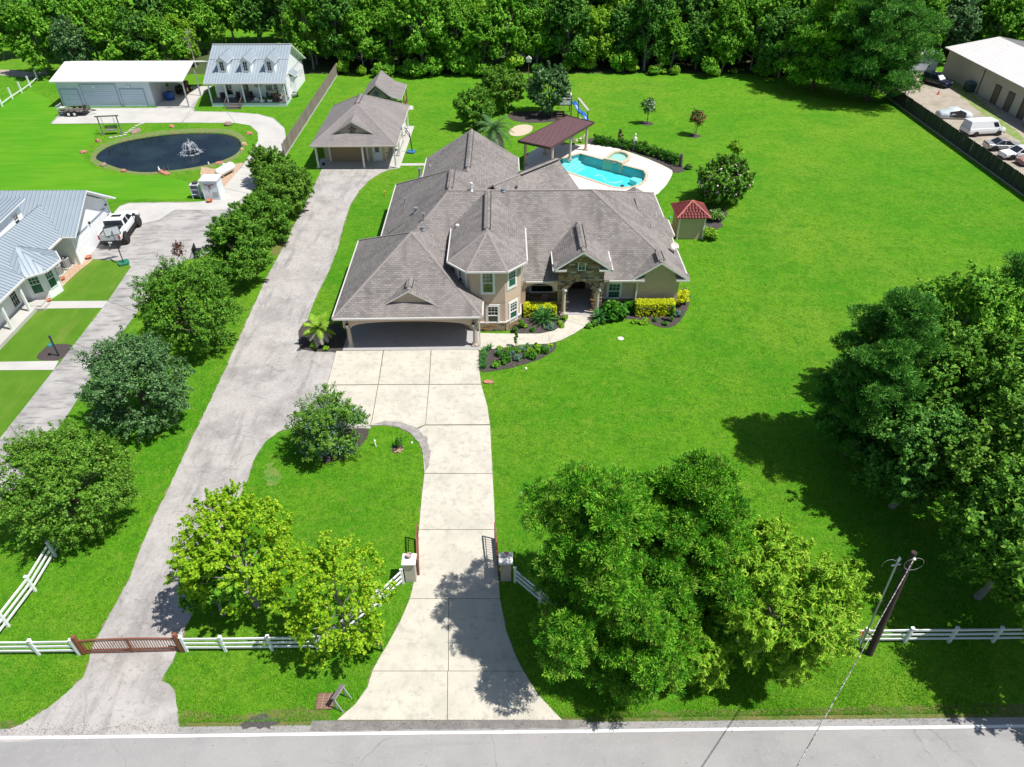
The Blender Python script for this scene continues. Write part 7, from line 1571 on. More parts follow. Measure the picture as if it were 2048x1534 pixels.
for s_ in (-1, 1):
    b = MB()
    for p, q in (((1.35, .93, 1.42), (.65, .79, 1.97)), ((.15, .93, 1.42), (.1, .79, 1.97)), ((-.92, .93, 1.42), (-.80, .79, 1.97))): b.bar((p[0], p[1]*s_, p[2]), (q[0], q[1]*s_, q[2]), .13, .06)
    b.make('pillar', PKW, TK, uv=False); bx(TK, 'mirror', BLACKM, (1.2, s_*1.15, 1.45, .14, .26, .26), world=False); bx(TK, 'running_board', BLACKM, (.2, s_*1.02, .62, 2.2, .2, .06), world=False)
    bx(TK, 'headlight', mat('headlight', (.7, .72, .72)), (2.84, s_*.72, .98, .1, .3, .2), world=False)
bx(TK, 'grille', CHROME, (2.89, 0, .9, .05, .9, .3), world=False); bx(TK, 'bumper', CHROME, (2.95, 0, .6, .2, 1.9, .24), world=False)
for xx in (-1.75, 1.9):
    for s_ in (-1, 1):
        b = MB(); b.cyl((xx, s_*.84, .62), (xx, s_*1.03, .62), .60, .60, 20); b.make('wheel_arch', BLACKM, TK, uv=False); wheel(TK, xx, s_*1.02, .50, .36)

# ---------------------------------------------------------------- storage building on the right
RB = thing('storage_building', 'long cream self-storage building with white ribbed roof and brown doors', 'building', (70, 100, 0))
CW = mat('cream_panel', (.52, .49, .43), [(.6, (.44, .41, .36), .4, .75, .6)], .8); rx = 70.3
roofZ(RB, 'roof', [[(69.6, 70, 3.9), (69.6, 119.6, 3.9), (77.5, 119.6, 5.4), (77.5, 70, 5.4)], [(86, 119.6, 3.9), (86, 70, 3.9), (77.5, 70, 5.4), (77.5, 119.6, 5.4)]], 3.9, WROOF, .7, mat('white_rib', (.66, .64, .62)), soffit=mat('cream_soffit', (.5, .48, .44), [], .8))
RB.children[0]['label'] = 'white ribbed steel roof'
roofZ(RB, 'rear_roof', [[(77.5, 119.7, 5.42), (77.5, 90, 5.42), (86, 90, 3.95), (86, 119.7, 3.95)]], 3.9, mat('grey_steel_roof', (.40, .40, .39), [(1, (.32, .32, .31), .4, .7, .6)], .5), .5, mat('dark_rib', (.27, .27, .26), [], .5))
wall(RB, [(rx, 70), (86, 70), (86, 119.2), (rx, 119.2)], 0, 3.85, CW)
for y in [74+3.35*k for k in range(10)]:
    d = bx(RB, 'storage_door', mat('brown_door', (.13, .105, .09), [], .6), (rx-.02, y, .02, .06, 1.3, 2.35)); bx(d, 'frame', mat('brown_frame', (.08, .06, .05), [], .6), (rx-.03, y-.7, 0, .08, .08, 2.45), (rx-.03, y+.7, 0, .08, .08, 2.45), (rx-.03, y, 2.4, .08, 1.48, .08))
for y in (78.5, 88, 98, 108.5): bx(RB, 'downspout', mat('brown_door', (.13, .105, .09)), (rx-.06, y, 0, .1, .12, 3.8))
WSH = thing('white_shed', 'small pale shed at the far end of the gravel yard', 'shed', (68.5, 121.5, 0)); bx(WSH, 'wall', mat('pale_blue_wall', (.56, .62, .70), [], .7), (-1.2, 0, 0, 4.5, 3.2, 2.6), world=False); bx(WSH, 'roof', WROOF, (-1.2, 0, 2.6, 4.9, 3.6, .14), world=False); bx(WSH, 'plinth', mat('grey_plinth', (.2, .2, .2), [], .8), (-1.2, -1.62, 0, 4.5, .05, .35), world=False)
DP = thing('dumpster', 'green and blue waste container against the storage building', 'dumpster', (*G(1942, 182), 0), R(85)); bx(DP, 'bin', mat('dark_green_bin', (.02, .06, .05), [], .6), (0, .4, .1, 1.7, 1.0, 1.1), world=False); bx(DP, 'lid', mat('blue_lid', (.05, .10, .16), [], .5), (0, .4, 1.2, 1.75, 1.05, .08), world=False)
small('bollard', 'yellow bollard beside the waste container', 'bollard', 1934, 181, lambda b: b.lathe([(.09, 0), (.09, .95), (.05, 1.0)], n=10), mat('bollard_yellow', (.55, .42, .12), [], .6))
# far buildings glimpsed at the top edge
FBH = thing('far_house', 'white metal-roofed building half hidden beyond the trees at the top left edge', 'building', (-42, 170, 0)); bx(FBH, 'wall', WSIDING, (-4, 12, 0, 30, 12, 3.2), world=False)
roofZ(FBH, 'roof', [[(-62, 175, 3.2), (-30, 175, 3.2), (-30, 182, 5), (-62, 182, 5)], [(-30, 190, 3.2), (-62, 190, 3.2), (-62, 182, 5), (-30, 182, 5)]], 3.2, WROOF, 1.0, mat('white_rib', (.66, .64, .62)))
# ---------------------------------------------------------------- trees of the plot
grow('oak_tree', 'round feathery green tree at the left edge, lowest of the row between the drives', 'tree', -24.4, 27.6, 3.75, 3.3, 3.1, 'elm', 34000, .07, 1, 80, .9, tr=.17, group='row of trees between the two drives')
grow('oak_tree', 'dark blue-green bushy tree, second from the road in the row between the drives', 'tree', -24.0, 36.2, 3.35, 3.4, 3.2, 'blue', 28000, .078, 2, 66, .9, tr=.17, group='row of trees between the two drives')
grow('oak_tree', 'tallest dark green tree, third from the road in the row between the drives', 'tree', -23.7, 45.2, 3.5, 3.5, 3.4, 'oak', 28000, .08, 3, 66, .9, tr=.18, group='row of trees between the two drives')
grow('oak_tree', 'green bushy tree beside the iron bench, fourth from the road in the row', 'tree', -23.3, 55.2, 3.0, 2.8, 2.8, 'oak', 24000, .10, 4, 46, .95, tr=.15, group='row of trees between the two drives')
grow('oak_tree', 'dark feathery tree, fifth from the road in the row between the drives', 'tree', -23.1, 62.6, 2.8, 2.4, 2.5, 'oak', 23000, .10, 5, 46, .95, tr=.15, group='row of trees between the two drives')
grow('oak_tree', 'broad feathery tree nearest the detached garage in the row between the drives', 'tree', -22.5, 69.3, 2.95, 2.4, 2.5, 'elm', 23000, .10, 6, 46, .95, tr=.15, group='row of trees between the two drives')
grow('oak_tree', 'small last tree of the row, by the end of the plank fence', 'tree', -25.2, 76.0, 2.6, 1.9, 2.2, 'elm', 11000, .13, 7, 24, .9, tr=.12, group='row of trees between the two drives')
grow('crape_myrtle', 'round airy bush with pale twigs on the lawn island beside the driveway', 'bush', -11.25, 33.5, 2.4, 2.3, 2.2, 'elm', 15000, .085, 8, 34, .8, bark=BARKG, tr=.08, ntrunk=6, aspect=.35, lo=.35, blossom=('sage', 3600, .06))
grow('sweetgum_tree', 'big yellow-green leafy tree overhanging the old drive beside the brown gate', 'tree', -13.0, 21.8, 2.95, 3.7, 4.3, 'yellow', 30000, .078, 9, 84, .62, bark=BARKG, tr=.15, lo=.25, aspect=.8, sx=1.0, core=.0, dens=1.25)
grow('sweetgum_tree', 'dark lower-branched tree mixed under the big yellow-green tree', 'tree', -14.6, 21.3, 1.5, 1.5, 2.3, 'wood', 5000, .11, 109, 18, .6, bark=BARKG, tr=.1, lo=.3)
grow('sweetgum_tree', 'airy yellow-green tree over the slanting white fence, nearer the concrete driveway', 'tree', -7.9, 19.8, 2.85, 3.4, 3.8, 'yellow', 20000, .074, 10, 84, .52, bark=BARKG, tr=.11, lo=.2, aspect=.8, core=.0, dens=1.1)
pine('pine_tree', 'big bright green pine nearest the driveway by the road', 5.6, 19.2, 10.3, 3.9, 1.4, 'pine', 10500, 11, per=24, ln=.27, lean=(-1.9, .3), nlev=12, w=.018, bias=(1, 0, .45))
pine('pine_tree', 'second bright green pine, right of the one nearest the driveway', 9.1, 20.9, 9.9, 2.9, 2.2, 'pine', 7600, 12, per=24, ln=.27, lean=(-.9, .2), nlev=10, w=.018)
grow('pecan_tree', 'spreading yellowish long-leaved tree right of the two roadside pines', 'tree', 12.3, 19.0, 3.6, 3.1, 4.2, 'peach', 34000, .15, 13, 64, .95, bark=BARKG, tr=.16, aspect=.22, lo=.3)
grow('pecan_tree', 'low long-leaved tree growing out from under the roadside pines', 'tree', 8.6, 17.9, 2.0, 1.7, 2.1, 'peach', 10000, .15, 14, 26, .7, bark=BARKG, tr=.1, aspect=.22, lo=.3)
pine('pine_tree', 'tall dark pine at the edge of the right-hand grove, casting shade on the lawn', 21.9, 32.6, 11.0, 2.9, 1.8, 'bpine', 7000, 15, per=20, ln=.30, nlev=11, w=.022)
grove = [(28.9, 37.6, 3.9, 3.7, 6.6, 'wood', 'top of the right-hand grove, above the dark pine'), (25.6, 32.6, 3.4, 3.9, 5.4, 'oak', 'middle of the right-hand grove, just right of the dark pine'), (29.8, 31.6, 3.6, 4.0, 6.2, 'oak', 'right edge of the photo, middle of the right-hand grove'),
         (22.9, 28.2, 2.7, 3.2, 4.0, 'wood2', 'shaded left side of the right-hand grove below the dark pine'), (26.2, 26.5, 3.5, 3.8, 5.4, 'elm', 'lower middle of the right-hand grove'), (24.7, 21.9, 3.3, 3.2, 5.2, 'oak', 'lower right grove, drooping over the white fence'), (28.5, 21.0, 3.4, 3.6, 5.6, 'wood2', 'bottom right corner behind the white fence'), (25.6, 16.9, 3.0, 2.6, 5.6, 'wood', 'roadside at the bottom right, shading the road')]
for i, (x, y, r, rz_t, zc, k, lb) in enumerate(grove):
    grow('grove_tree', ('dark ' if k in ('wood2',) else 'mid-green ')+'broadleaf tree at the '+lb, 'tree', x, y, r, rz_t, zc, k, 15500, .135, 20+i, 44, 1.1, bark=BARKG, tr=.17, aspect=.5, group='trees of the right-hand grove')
pine('pine_tree', 'dark pine at the upper right edge of the grove', 33.6, 39.6, 9.6, 2.8, 2, 'bpine', 4600, 31, per=11, ln=.34, nlev=9, w=.026)
# garden trees behind the house
grow('yard_oak', 'left dark round tree behind the rear roof of the house', 'tree', *G(950, 215, 2.6), 2.55, 2.4, 2.7, 'oak', 11000, .13, 40, 28, .85, tr=.12, group='yard trees behind the house')
grow('yard_oak', 'taller green tree between the two dark yard trees behind the house', 'tree', *G(1008, 180, 2.8), 3.0, 2.9, 3.1, 'elm', 13000, .13, 41, 30, 1.0, tr=.12, group='yard trees behind the house')
grow('yard_oak', 'blue-green tree standing over the play fort', 'tree', *G(1098, 184, 3.0), 2.85, 3.2, 3.3, 'blue', 15000, .13, 42, 30, 1.0, tr=.13, group='yard trees behind the house')
grow('sapling', 'small white-flowered tree in a mulch ring on the back lawn', 'tree', *G(1294, 247), .95, .9, 2.3, 'hedge', 1100, .10, 43, 16, .42, tr=.06, lo=.3, blossom=('white', 420, .07))
grow('crape_myrtle', 'slim tree with pink-red blossoms in a mulch ring, right of the white-flowered one', 'tree', *G(1390, 271), 1.1, 1.0, 2.1, 'hedge', 1300, .10, 44, 18, .42, bark=mat('pinkish_bark', (.30, .20, .16), [], .9), tr=.06, ntrunk=5, lo=.3, blossom=('crimson', 750, .07))
grow('rose_of_sharon', 'large shrub full of pale pink blossoms behind the red-tiled shed', 'bush', *G(1440, 385, 1.0), 2.85, 2.3, 2.3, 'oak', 15000, .13, 45, 34, 1.0, tr=.1, ntrunk=4, blossom=('pink', 420, .13))
grow('rose_of_sharon', 'lime-green thin tree sprouting above the pink-flowered shrub', 'tree', *G(1462, 345, .3), .9, 1.0, 3.2, 'wood3', 900, .13, 46, 12, .4, tr=.05, lo=.3)
grow('young_tree', 'bare reddish sapling beside the neighbour driveway', 'tree', *G(372, 540), .6, .7, 1.9, 'red', 260, .09, 47, 10, .35, bark=BARKG, tr=.03)
grow('young_tree', 'tiny green sapling on the lawn island', 'tree', *G(797, 896), .3, .35, .55, 'hedge', 160, .07, 48, 6, .18, tr=.015)
shrub('shrub', 'pale-leaved shrub at the right corner of the red-tiled shed', *G(1418, 478), .85, 1.2, 'wood3', 1800, .10, 60); shrub('shrub', 'dark shrub behind the right wall of the red-tiled shed', *G(1428, 440), .9, 1.1, 'oak', 1800, .10, 61, blossom=('pink', 50, .08))
shrub('shrub', 'low leafy plant by the palm stump at the pool', *G(1376, 338), .45, .6, 'hedge', 500, .09, 62, blossom=('pink', 25, .07))
# pool hedge
A, B_ = Vector((*G(1190, 289), 0)), Vector((*G(1354, 330), 0)); Cm = Vector((*G(1280, 305), 0))
hp = smoothpts([(A.x, A.y), (Cm.x, Cm.y), (B_.x, B_.y)], 12, False); rg = np.random.default_rng(5); cen = []
for (x0, y0), (x1, y1) in zip(hp, hp[1:]):
    for k in range(14): cen.append((x0+(x1-x0)*rg.random()+rg.uniform(-.42, .42), y0+.35+(y1-y0)*rg.random()+rg.uniform(-.42, .42), rg.uniform(.15, 1.05)))
cen = np.array(cen); t = thing('pool_hedge', 'clipped curved green hedge behind the pool deck', 'hedge', (0, 0, 0)); link('foliage', leafcloud('foliage', LM['hedge'], 17000, cen, np.full(len(cen), .22), .085, 5, shell=.3), None, t)
b = MB()
for k in range(0, len(hp), 2): b.cyl((hp[k][0], hp[k][1]+.35, 0), (hp[k][0], hp[k][1]+.35, .8), .03, .02, 5)
b.make('stems', BARK, t, uv=False, kind='stuff')
for px, py, k, h_, lb in ((1240, 290, 'red', 2.0, 'red-topped conical shrub rising from the pool hedge, left of the statue'), (1289, 306, 'oak', 1.5, 'dark upright shrub with red tips in the hedge right of the statue')):
    x, y = G(px, py); shrub('cone_shrub', lb, x, y+.1, .36, h_, k, 1500, .07, px)
x, y = G(1240, 288); 
# palms
def palm(label, x, y, z0, ht, nf, L, kind, dry, seed, ll=.55, el0=1.2, lim=None):
    t = thing('palm_tree', label, 'palm', (x, y, 0)); rg = random.Random(seed); b = MB()
    b.lathe([(.24, 0), (.2, .3), (.17, ht*.7), (.24, ht-.1), (.12, ht+.15)], n=10); b.make('trunk', mat('palm_bark', (.16, .12, .09), [(12, (.08, .06, .045), .4, .7, .8)], .95, [(16, 1, .05)]), t, uv=False)
    for k in range(nf+dry):
        fm = MB(); a = k*2.399+rg.uniform(-.2, .2); dd_ = k >= nf
        el = el0-1.25*(k/nf) if not dd_ else rg.uniform(-.45, -.1)
        frond_mesh(fm, (0, 0, ht), a, el, L*rg.uniform(.85, 1.1), 20, .055, ll, .45 if not dd_ else .75)
        fm.make('frond', LM['palmdry'] if dd_ else LM[kind], t, uv=False)
palm('date palm with grey drooping lower fronds behind the rear roof', *G(988, 300), 0, 2.5, 30, 3.0, 'palm', 22, 3, ll=.75)
palm('small lime-yellow palm with dead skirt at the left side of the carport', *G(643, 688), 0, 1.5, 15, 1.45, 'lime', 9, 4, ll=.42)
def cycad(label, px, py, L, seed, n=30):
    x, y = G(px, py); t = thing('sago_palm', label, 'cycad', (x, y, .02)); rg = random.Random(seed); b = MB(); b.lathe([(.14, 0), (.16, .2), (.06, .35)], n=8); b.make('trunk', BARK, t, uv=False)
    for k in range(n):
        fm = MB(); frond_mesh(fm, (0, 0, .3), k*2.399, 1.25-1.15*k/n, L*rg.uniform(.9, 1.1), 14, .04, .22, .5); fm.make('frond', LM['cycad'], t, uv=False)
cycad('dark sago palm in the bed left of the entry walk', 1088, 643, 1.2, 1, 44); cycad('small dark sago palm in the bed right of the entry walk', 1198, 640, .8, 2, 22)
# front beds
shrub('golden_hedge', 'bright yellow-green clipped hedge under the left porch', *G(1080, 611, .9), .6, 1.0, 'gold', 8000, .06, 70, box=True, sx=1.35, sy=.5, cat='hedge')
shrub('golden_hedge', 'bright yellow boxy hedge in front of the right gable wall', *G(1311, 603, 1.2), .6, 1.25, 'gold', 12000, .06, 71, box=True, sx=1.6, sy=.5, cat='hedge')
shrub('round_shrub', 'round golden shrub at the right corner of the house', *G(1364, 590, .9), .75, 1.4, 'gold', 4200, .07, 72)
shrub('upright_conifer', 'slim dark green conifer before the right end of the yellow hedge', *G(1342, 642), .26, 1.5, 'elm', 1500, .07, 73)
shrub('magnolia_shrub', 'large glossy bright green shrub right of the entry columns', *G(1226, 622, .6), 1.15, 1.4, 'magn', 2600, .15, 74); shrub('magnolia_shrub', 'smaller glossy shrub tucked under the right porch window', *G(1258, 622), .6, .9, 'magn', 700, .15, 75)
shrub('sage_shrub', 'low blue-green plant at the curve of the front walk', *G(1101, 658), .42, .4, 'sage', 700, .07, 76); shrub('low_shrub', 'small bright plant by the walk below the left entry column', *G(1128, 640), .28, .35, 'wood3', 350, .07, 77)
k_ = 0
for px, py, r, h_, kd, lb in ((1012, 722, .42, .55, 'hedge', 'round clipped bush in the lower front bed'), (1035, 720, .35, .4, 'sage', 'silvery plant right of the round clipped bush'), (1066, 716, .40, .5, 'hedge', 'leafy bush in the right half of the lower front bed'), (1062, 705, .3, .4, 'wood3', 'yellow-green plant behind the leafy bush'), (1090, 705, .32, .5, 'hedge', 'bush near the right tip of the lower front bed'), (1100, 695, .25, .35, 'wood3', 'small plant at the right tip of the lower front bed'),
                          (990, 735, .28, .4, 'wood', 'small bush at the lower left of the front bed'), (1000, 700, .3, .35, 'wood3', 'light plant by the walk in the lower front bed'), (1024, 708, .25, .3, 'sage', 'little silvery plant in the middle of the lower front bed'), (1032, 694, .18, 1.5, 'oak', 'thin upright shrub standing beside the front walk'), (1042, 655, .28, .8, 'lily', 'narrow leafy shrub at the right base of the tower'),
                          (1030, 665, .26, .5, 'hedge', 'small bush at the foot of the tower'), (1178, 655, .3, .4, 'wood', 'low plant at the right side of the entry walk'), (1190, 650, .35, .45, 'wood2', 'dark low plant right of the entry walk'), (1290, 645, .4, .3, 'wood3', 'spreading yellow-green plant along the right bed edge'), (1355, 632, .4, .5, 'sage', 'twiggy grey plant at the right corner bed'), (1330, 650, .3, .25, 'hedge', 'low plant by the edge of the right corner bed'),
                          (630, 694, .35, .45, 'wood3', 'lime bush at the foot of the small palm'), (652, 700, .25, .35, 'wood3', 'smaller lime bush right of the palm foot')):
    shrub('bed_plant', lb, *G(px, py), r, h_, kd, int(2200*r), .075, 80+k_, cat='plant'); k_ += 1
rq = random.Random(77); adj = ['tufted', 'spiky', 'low', 'leafy', 'bushy', 'silvery', 'bright', 'dark', 'broad', 'thin']; plc = ['at the left end', 'near the left end', 'left of centre', 'in the centre', 'right of centre', 'near the right tip']
for i in range(20):
    f = rq.uniform(0, 1); px = 972+f*125; py = 738-f*36+rq.uniform(-26, 2)*(1-.5*f); kd = rq.choice(('hedge', 'wood3', 'sage', 'wood', 'lily')); r_ = rq.uniform(.16, .30)
    shrub('bed_plant', adj[i % 10]+(' little plant ' if i < 10 else ' ground plant ')+plc[min(5, int(f*6))]+' of the lower front bed, '+('back' if i % 2 else 'front')+' side', *G(px, py), r_, rq.uniform(.25, .5), kd, 420, .07, 400+i, cat='plant')
for i in range(9):
    px, py = ((1050, 655), (1065, 662), (1120, 648), (1112, 640), (1124, 655), (1205, 648), (1268, 646), (1310, 642), (1282, 648))[i]
    shrub('bed_plant', ('small green filler plant ', 'small pale filler plant ')[i % 2]+('in the bed left of the entry walk', 'in the bed right of the entry walk')[i > 4]+(', nearest the tower', ', second from the tower', ' by the curve', ' under the column', ' at the walk edge', ' by the walk', ' below the yellow hedge', ' near the conifer', ' at the lawn edge')[i], *G(px, py), .24, .3, ('wood3', 'hedge')[i % 2], 380, .07, 440+i, cat='plant')
for i, (px, py) in enumerate(((968, 712), (967, 720), (966, 728), (966, 736), (970, 704), (978, 698))):
    strap('strap_lily', ['third', 'fourth', 'fifth', 'sixth', 'second', 'first'][i]+' dark strap-leaf clump from the walk along the front bed edge', *G(px, py), .5, 'cycad', 40, i, group='strap-leaf clumps edging the front bed')
for i, (px, py, lb) in enumerate(((998, 708, 'spiky pale strap plant behind the round clipped bush'), (1018, 703, 'pale variegated strap plant by the walk edge'), (1046, 703, 'strap-leaved plant right of the walkside upright shrub'), (1240, 640, 'strap-leaved daylily in front of the glossy shrub'), (1108, 622, 'strap lily behind the sago palm'))):
    strap('daylily', lb, *G(px, py), .5, 'lily' if i % 2 else 'sage', 36, 10+i)

# ---------------------------------------------------------------- woodland behind: individual trees sharing a few crowns
rr = random.Random(12); protos = []
def wood_proto(kind, n, R_, rz_t, zc, seed, size, bark=BARKG, nc=48, lump=1.15, blossom=None):
    t = grow('woodland_tree', 'woodland', 'tree', 0, 0, R_, rz_t, zc, kind, n, size, seed, nc, lump, bark=bark, tr=.2, lo=.35, aspect=.6); return t
specs = [('wood', 11000, 3.6, 4.9, 5.2, 200, .20), ('wood2', 11000, 3.8, 5.2, 5.6, 201, .20), ('wood3', 9000, 3.3, 4.4, 4.7, 202, .20), ('wood', 12000, 4.2, 5.4, 5.7, 203, .21), ('wood2', 10000, 3.2, 5.6, 5.9, 204, .19), ('blue', 10000, 3.6, 4.8, 5.1, 205, .19)]
for s_ in specs: protos.append(wood_proto(*s_))
nm = {0: 'mid-green', 1: 'dark', 2: 'pale green', 3: 'broad mid-green', 4: 'tall dark', 5: 'grey-green'}
used = set(); cnt = 0; uniq = {}
def plant(x, y, k, sc, where):
    global cnt
    if k not in used: o = protos[k]; used.add(k)
    else: o = copy_tree(protos[k])
    o.location = (x, y, 0); o.rotation_euler = (0, 0, rr.uniform(0, 6.28)); o.scale = (sc, sc*rr.uniform(.92, 1.08), sc*rr.uniform(.88, 1.12))
    o['label'] = nm[k]+' broadleaf tree '+where; o['group'] = 'woodland trees '+where; cnt += 1
    if 'scattered' in where or 'front row' in where or 'cottage' in where: uniq.setdefault(where, []).append((x, o, nm[k]))
for ri, y0 in enumerate((122.3, 127, 132.5, 139, 146.5, 155, 165, 176, 188)):
    x = -31 if y0 < 150 else -36
    while x < 96+ri*3:
        yy = y0+rr.uniform(-1.6, 1.6)+(1.2*math.sin(x*.13) if ri == 0 else 0)
        gap = (-2.5 < x < 2.5+.02*yy and yy > 129) or (66 < x < 76 and yy < 118) or (x > 69 and yy < 124.5) or (34 < x < 42 and yy > 150)
        if not gap:
            k = rr.choice((0, 0, 1, 3, 4, 5, 2, 3) if ri else (0, 3, 1, 4, 0, 3, 2)); plant(x, yy, k, rr.uniform(.75, 1.3)*(1.0 if ri else .95), 'in the front row of the wood behind the lawn' if ri == 0 else ('deep in the wood behind the lawn' if ri < 4 else 'far back in the wood'))
        x += rr.uniform(3.6, 5.4)+.25*ri
for (px, py, k, sc) in ((10, 118, 0, .8), (95, 150, 3, .95), (60, 110, 1, .95), (140, 120, 0, 1.0), (165, 155, 5, .85), (205, 140, 3, 1.0), (250, 150, 0, .95), (300, 150, 1, .9), (340, 150, 3, .9), (375, 130, 2, .85), (400, 110, 0, 1.0), (330, 90, 1, 1.0), (255, 95, 0, .95), (190, 85, 4, .95), (120, 75, 1, .95), (425, 95, 3, 1.0), (470, 85, 0, 1.0), (520, 85, 1, 1.0), (570, 85, 4, 1.0), (430, 60, 2, .95), (370, 70, 0, .95), (620, 120, 1, .85), (650, 110, 3, .85), (500, 50, 3, 1), (560, 45, 0, 1), (610, 70, 1, 1)):
    plant(*G(px, py), k, sc, 'in the scattered group behind the barn' if px < 400 else 'behind the cottage')
for k in range(6):
    if k not in used: bpy.data.objects.remove(protos[k], do_unlink=True)
ORD = ['first', 'second', 'third', 'fourth', 'fifth', 'sixth', 'seventh', 'eighth', 'ninth', 'tenth', 'eleventh', 'twelfth', 'thirteenth', 'fourteenth', 'fifteenth', 'sixteenth', 'seventeenth', 'eighteenth', 'nineteenth', 'twentieth']
ORD += ['twenty-'+q for q in ORD[:9]]+['thirtieth']+['thirty-'+q for q in ORD[:9]]
for wh, L_ in uniq.items():
    for i, (x, o, kn) in enumerate(sorted(L_, key=lambda q: q[0])): o['label'] = kn+' tree, '+ORD[min(i, 38)]+' from the left '+('in the front row of the wood' if 'front' in wh else wh if 'scattered' not in wh else 'in the loose group behind the barn')
# understorey bushes along the wood's edge
ub = shrub('edge_bush', 'x', 0, 0, 1.5, 2.2, 'wood3', 1500, .2, 300); ub2 = shrub('edge_bush', 'x', 0, 0, 1.7, 2.4, 'wood', 1700, .2, 301); pb = [ub, ub2]; first = [True, True]
for i in range(39):
    x = -25+i*2.2+rr.uniform(-.8, .8)
    if rr.random() < .3: continue
    j = rr.choice((0, 1, 1)); o = pb[j] if first[j] else copy_tree(pb[j]); first[j] = False
    o.location = (x, 119.6+rr.uniform(-.5, 1.2)+1.2*math.sin(x*.13), 0); o.rotation_euler = (0, 0, rr.uniform(0, 6)); s_ = rr.uniform(.4, 1.25); o.scale = (s_*rr.uniform(.8, 1.4), s_, s_*rr.uniform(.7, 1.3))
    cb = globals().get('cb', -1)+1; o['label'] = ('pale yellow-green' if j == 0 else 'mid-green')+' undergrowth bush, '+ORD[cb]+' from the left along the foot of the wood'; o['group'] = ('pale' if j == 0 else 'green')+' bushes at the foot of the wood'
# the big pine at the yard corner and the bare tree
pine('pine_tree', 'very tall dark pine at the corner between lawn and gravel yard', 52.6, 105.5, 15.5, 6.4, 1.6, 'bpine', 6500, 90, per=11, ln=.55, nlev=13, w=.05, tr=.28)
pine('pine_tree', 'shorter pine left of the very tall pine at the lawn corner', 46.5, 110.5, 12.5, 5.2, 1.5, 'pine', 4500, 91, per=11, ln=.5, nlev=10, w=.05, tr=.25)
grow('corner_tree', 'dark broadleaf tree between the corner pine and the wood', 'tree', 43.5, 117.5, 4.3, 4.4, 5.0, 'wood2', 8000, .22, 92, 34, 1.4, bark=BARKG)
grow('corner_tree', 'broadleaf tree behind the navy car', 'tree', 60.5, 118.6, 4.2, 4.6, 5.4, 'wood', 8000, .22, 93, 34, 1.4, bark=BARKG)
x, y = G(392, 135); t = thing('dead_tree', 'bare grey dead tree behind the barn and cottage gap', 'tree', (x, y, 0)); b = MB(); rg = random.Random(3)
def br(p, d, L, r, n):
    q = p+d*L; b.cyl(p, q, r, r*.6, 5, cap=False)
    if n:
        for _ in range(4): br(p+d*L*rg.uniform(.5, 1), (d+Vector((rg.uniform(-1, 1), rg.uniform(-1, 1), rg.uniform(-.2, .6)))*.65).normalized(), L*.66, r*.55, n-1)
br(Vector((0, 0, 0)), Vector((0, 0, 1)), 2.6, .16, 4); b.make('branches', mat('dead_wood', (.40, .36, .34), [], .9), t, uv=False)

# ---------------------------------------------------------------- grass blades on the near lawn, fallen leaves
def inside(P, poly):
    x, y = P[:, 0], P[:, 1]; c = np.zeros(len(P), bool); n = len(poly)
    for i in range(n):
        (x0, y0), (x1, y1) = poly[i], poly[(i+1) % n]
        m_ = ((y0 > y) != (y1 > y)); 
        with np.errstate(divide='ignore', invalid='ignore'): c ^= m_ & (x < (x1-x0)*(y-y0)/(y1-y0)+x0)
    return c
rg = np.random.default_rng(8); N = 270000
Y = 15.75+(rg.random(N)**1.9)*70; X = rg.uniform(-1, 1, N)*(Y*.62+12.5); P = np.stack([X, Y], 1)
for poly in (aged, GS(base), nb, GS([(958, 667), (1080, 668), (1126, 651), (1136, 629), (1190, 629), (1168, 655), (1120, 682), (958, 701)]), [(-13, 44), (15, 44), (15, 66), (-13, 66)]):
    P = P[~inside(P, poly)]
P = P[~((P[:, 0] < -26.5))]
n = len(P); cl = (np.sin(P[:, 0]*1.7+np.sin(P[:, 1]*1.1))+np.sin(P[:, 1]*2.3+P[:, 0]*.7))*.25+.9
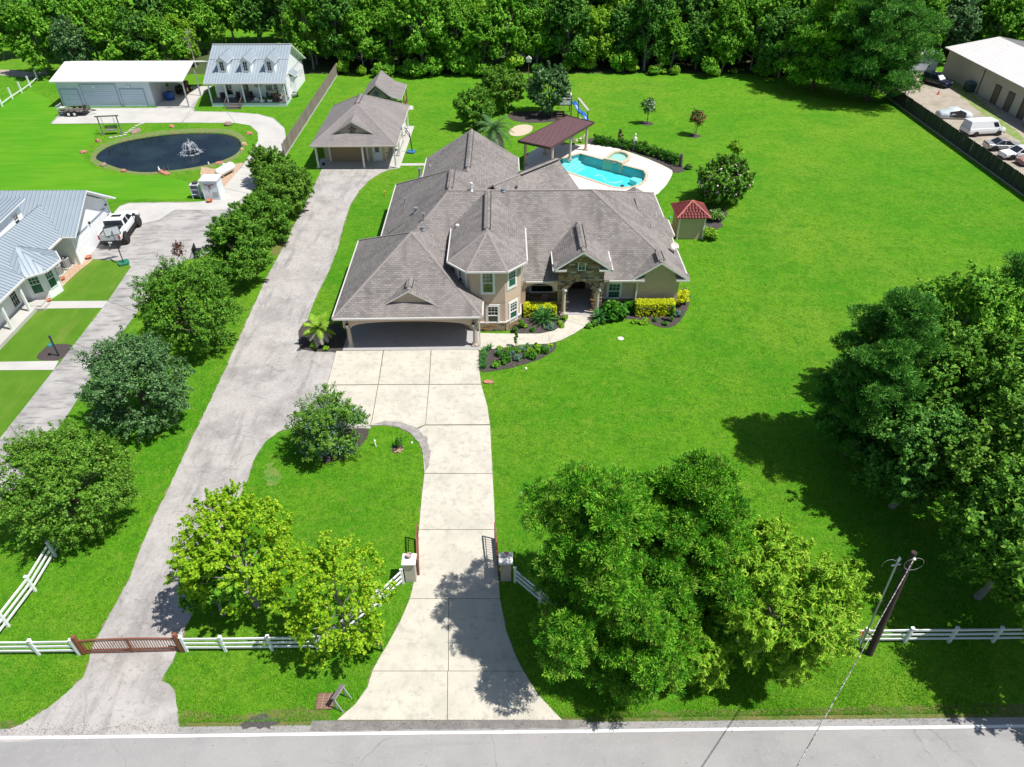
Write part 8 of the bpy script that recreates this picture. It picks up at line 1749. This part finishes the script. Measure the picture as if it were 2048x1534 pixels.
a = rg.uniform(0, 6.283, n); L = rg.uniform(.05, .12, n)*cl*np.clip(1.25-(P[:, 1]-15)/75, .35, 1); w_ = rg.uniform(.010, .018, n)*(1+(P[:, 1]-15)*.03); ln_ = rg.uniform(.2, .9, n)*L
dx_, dy_ = np.cos(a), np.sin(a); z0 = np.zeros(n)
V = np.stack([np.stack([P[:, 0]-dy_*w_, P[:, 1]+dx_*w_, z0], 1), np.stack([P[:, 0]+dy_*w_, P[:, 1]-dx_*w_, z0], 1), np.stack([P[:, 0]+dx_*ln_, P[:, 1]+dy_*ln_, L], 1)], 1).reshape(-1, 3)
me = fastmesh('grass_blades', V, np.arange(3*n).reshape(n, 3))
link('grass_blades', me, leafmat('grass_blade', [(.06, .26, .006), (.11, .36, .010), (.18, .43, .018), (.30, .50, .06)], .3))['kind'] = 'stuff'

# fallen leaves, twigs and grit on the paving (uncountable)
rg = np.random.default_rng(21); N = 5200
Q = np.concatenate([np.stack([rg.uniform(-25, 30, 2600), ROADY+.33+rg.normal(0, .16, 2600)], 1), np.stack([rg.uniform(-25, 28, 900), rg.uniform(12.8, 15.1, 900)+100*(np.arange(900) > 160)], 1), np.stack([rg.normal(-17.5, 2.2, 1000), rg.uniform(17, 75, 1000)], 1), np.stack([rg.uniform(-8, 2, 700), rg.uniform(16, 44, 700)], 1)])
n = len(Q); a = rg.uniform(0, 6.28, n); s_ = rg.uniform(.010, .030, n)*(1+(Q[:, 1]-15)*.02); z = np.full(n, .058)
V = np.stack([np.stack([Q[:, 0]+np.cos(a+t)*s_*k, Q[:, 1]+np.sin(a+t)*s_*k, z+h], 1) for t, k, h in ((0, 1, .0), (1.7, .5, .012), (3.14, 1, .004), (4.6, .5, .0))], 1).reshape(-1, 3)
me = fastmesh('fallen_leaves', V, np.arange(4*n).reshape(n, 4)); link('fallen_leaves', me, mat('leaf_debris', (.1, .07, .04), [], .9, isl=[(.05, .035, .02), (.16, .11, .06), (.10, .12, .03), (.25, .20, .13)]))['kind'] = 'stuff'
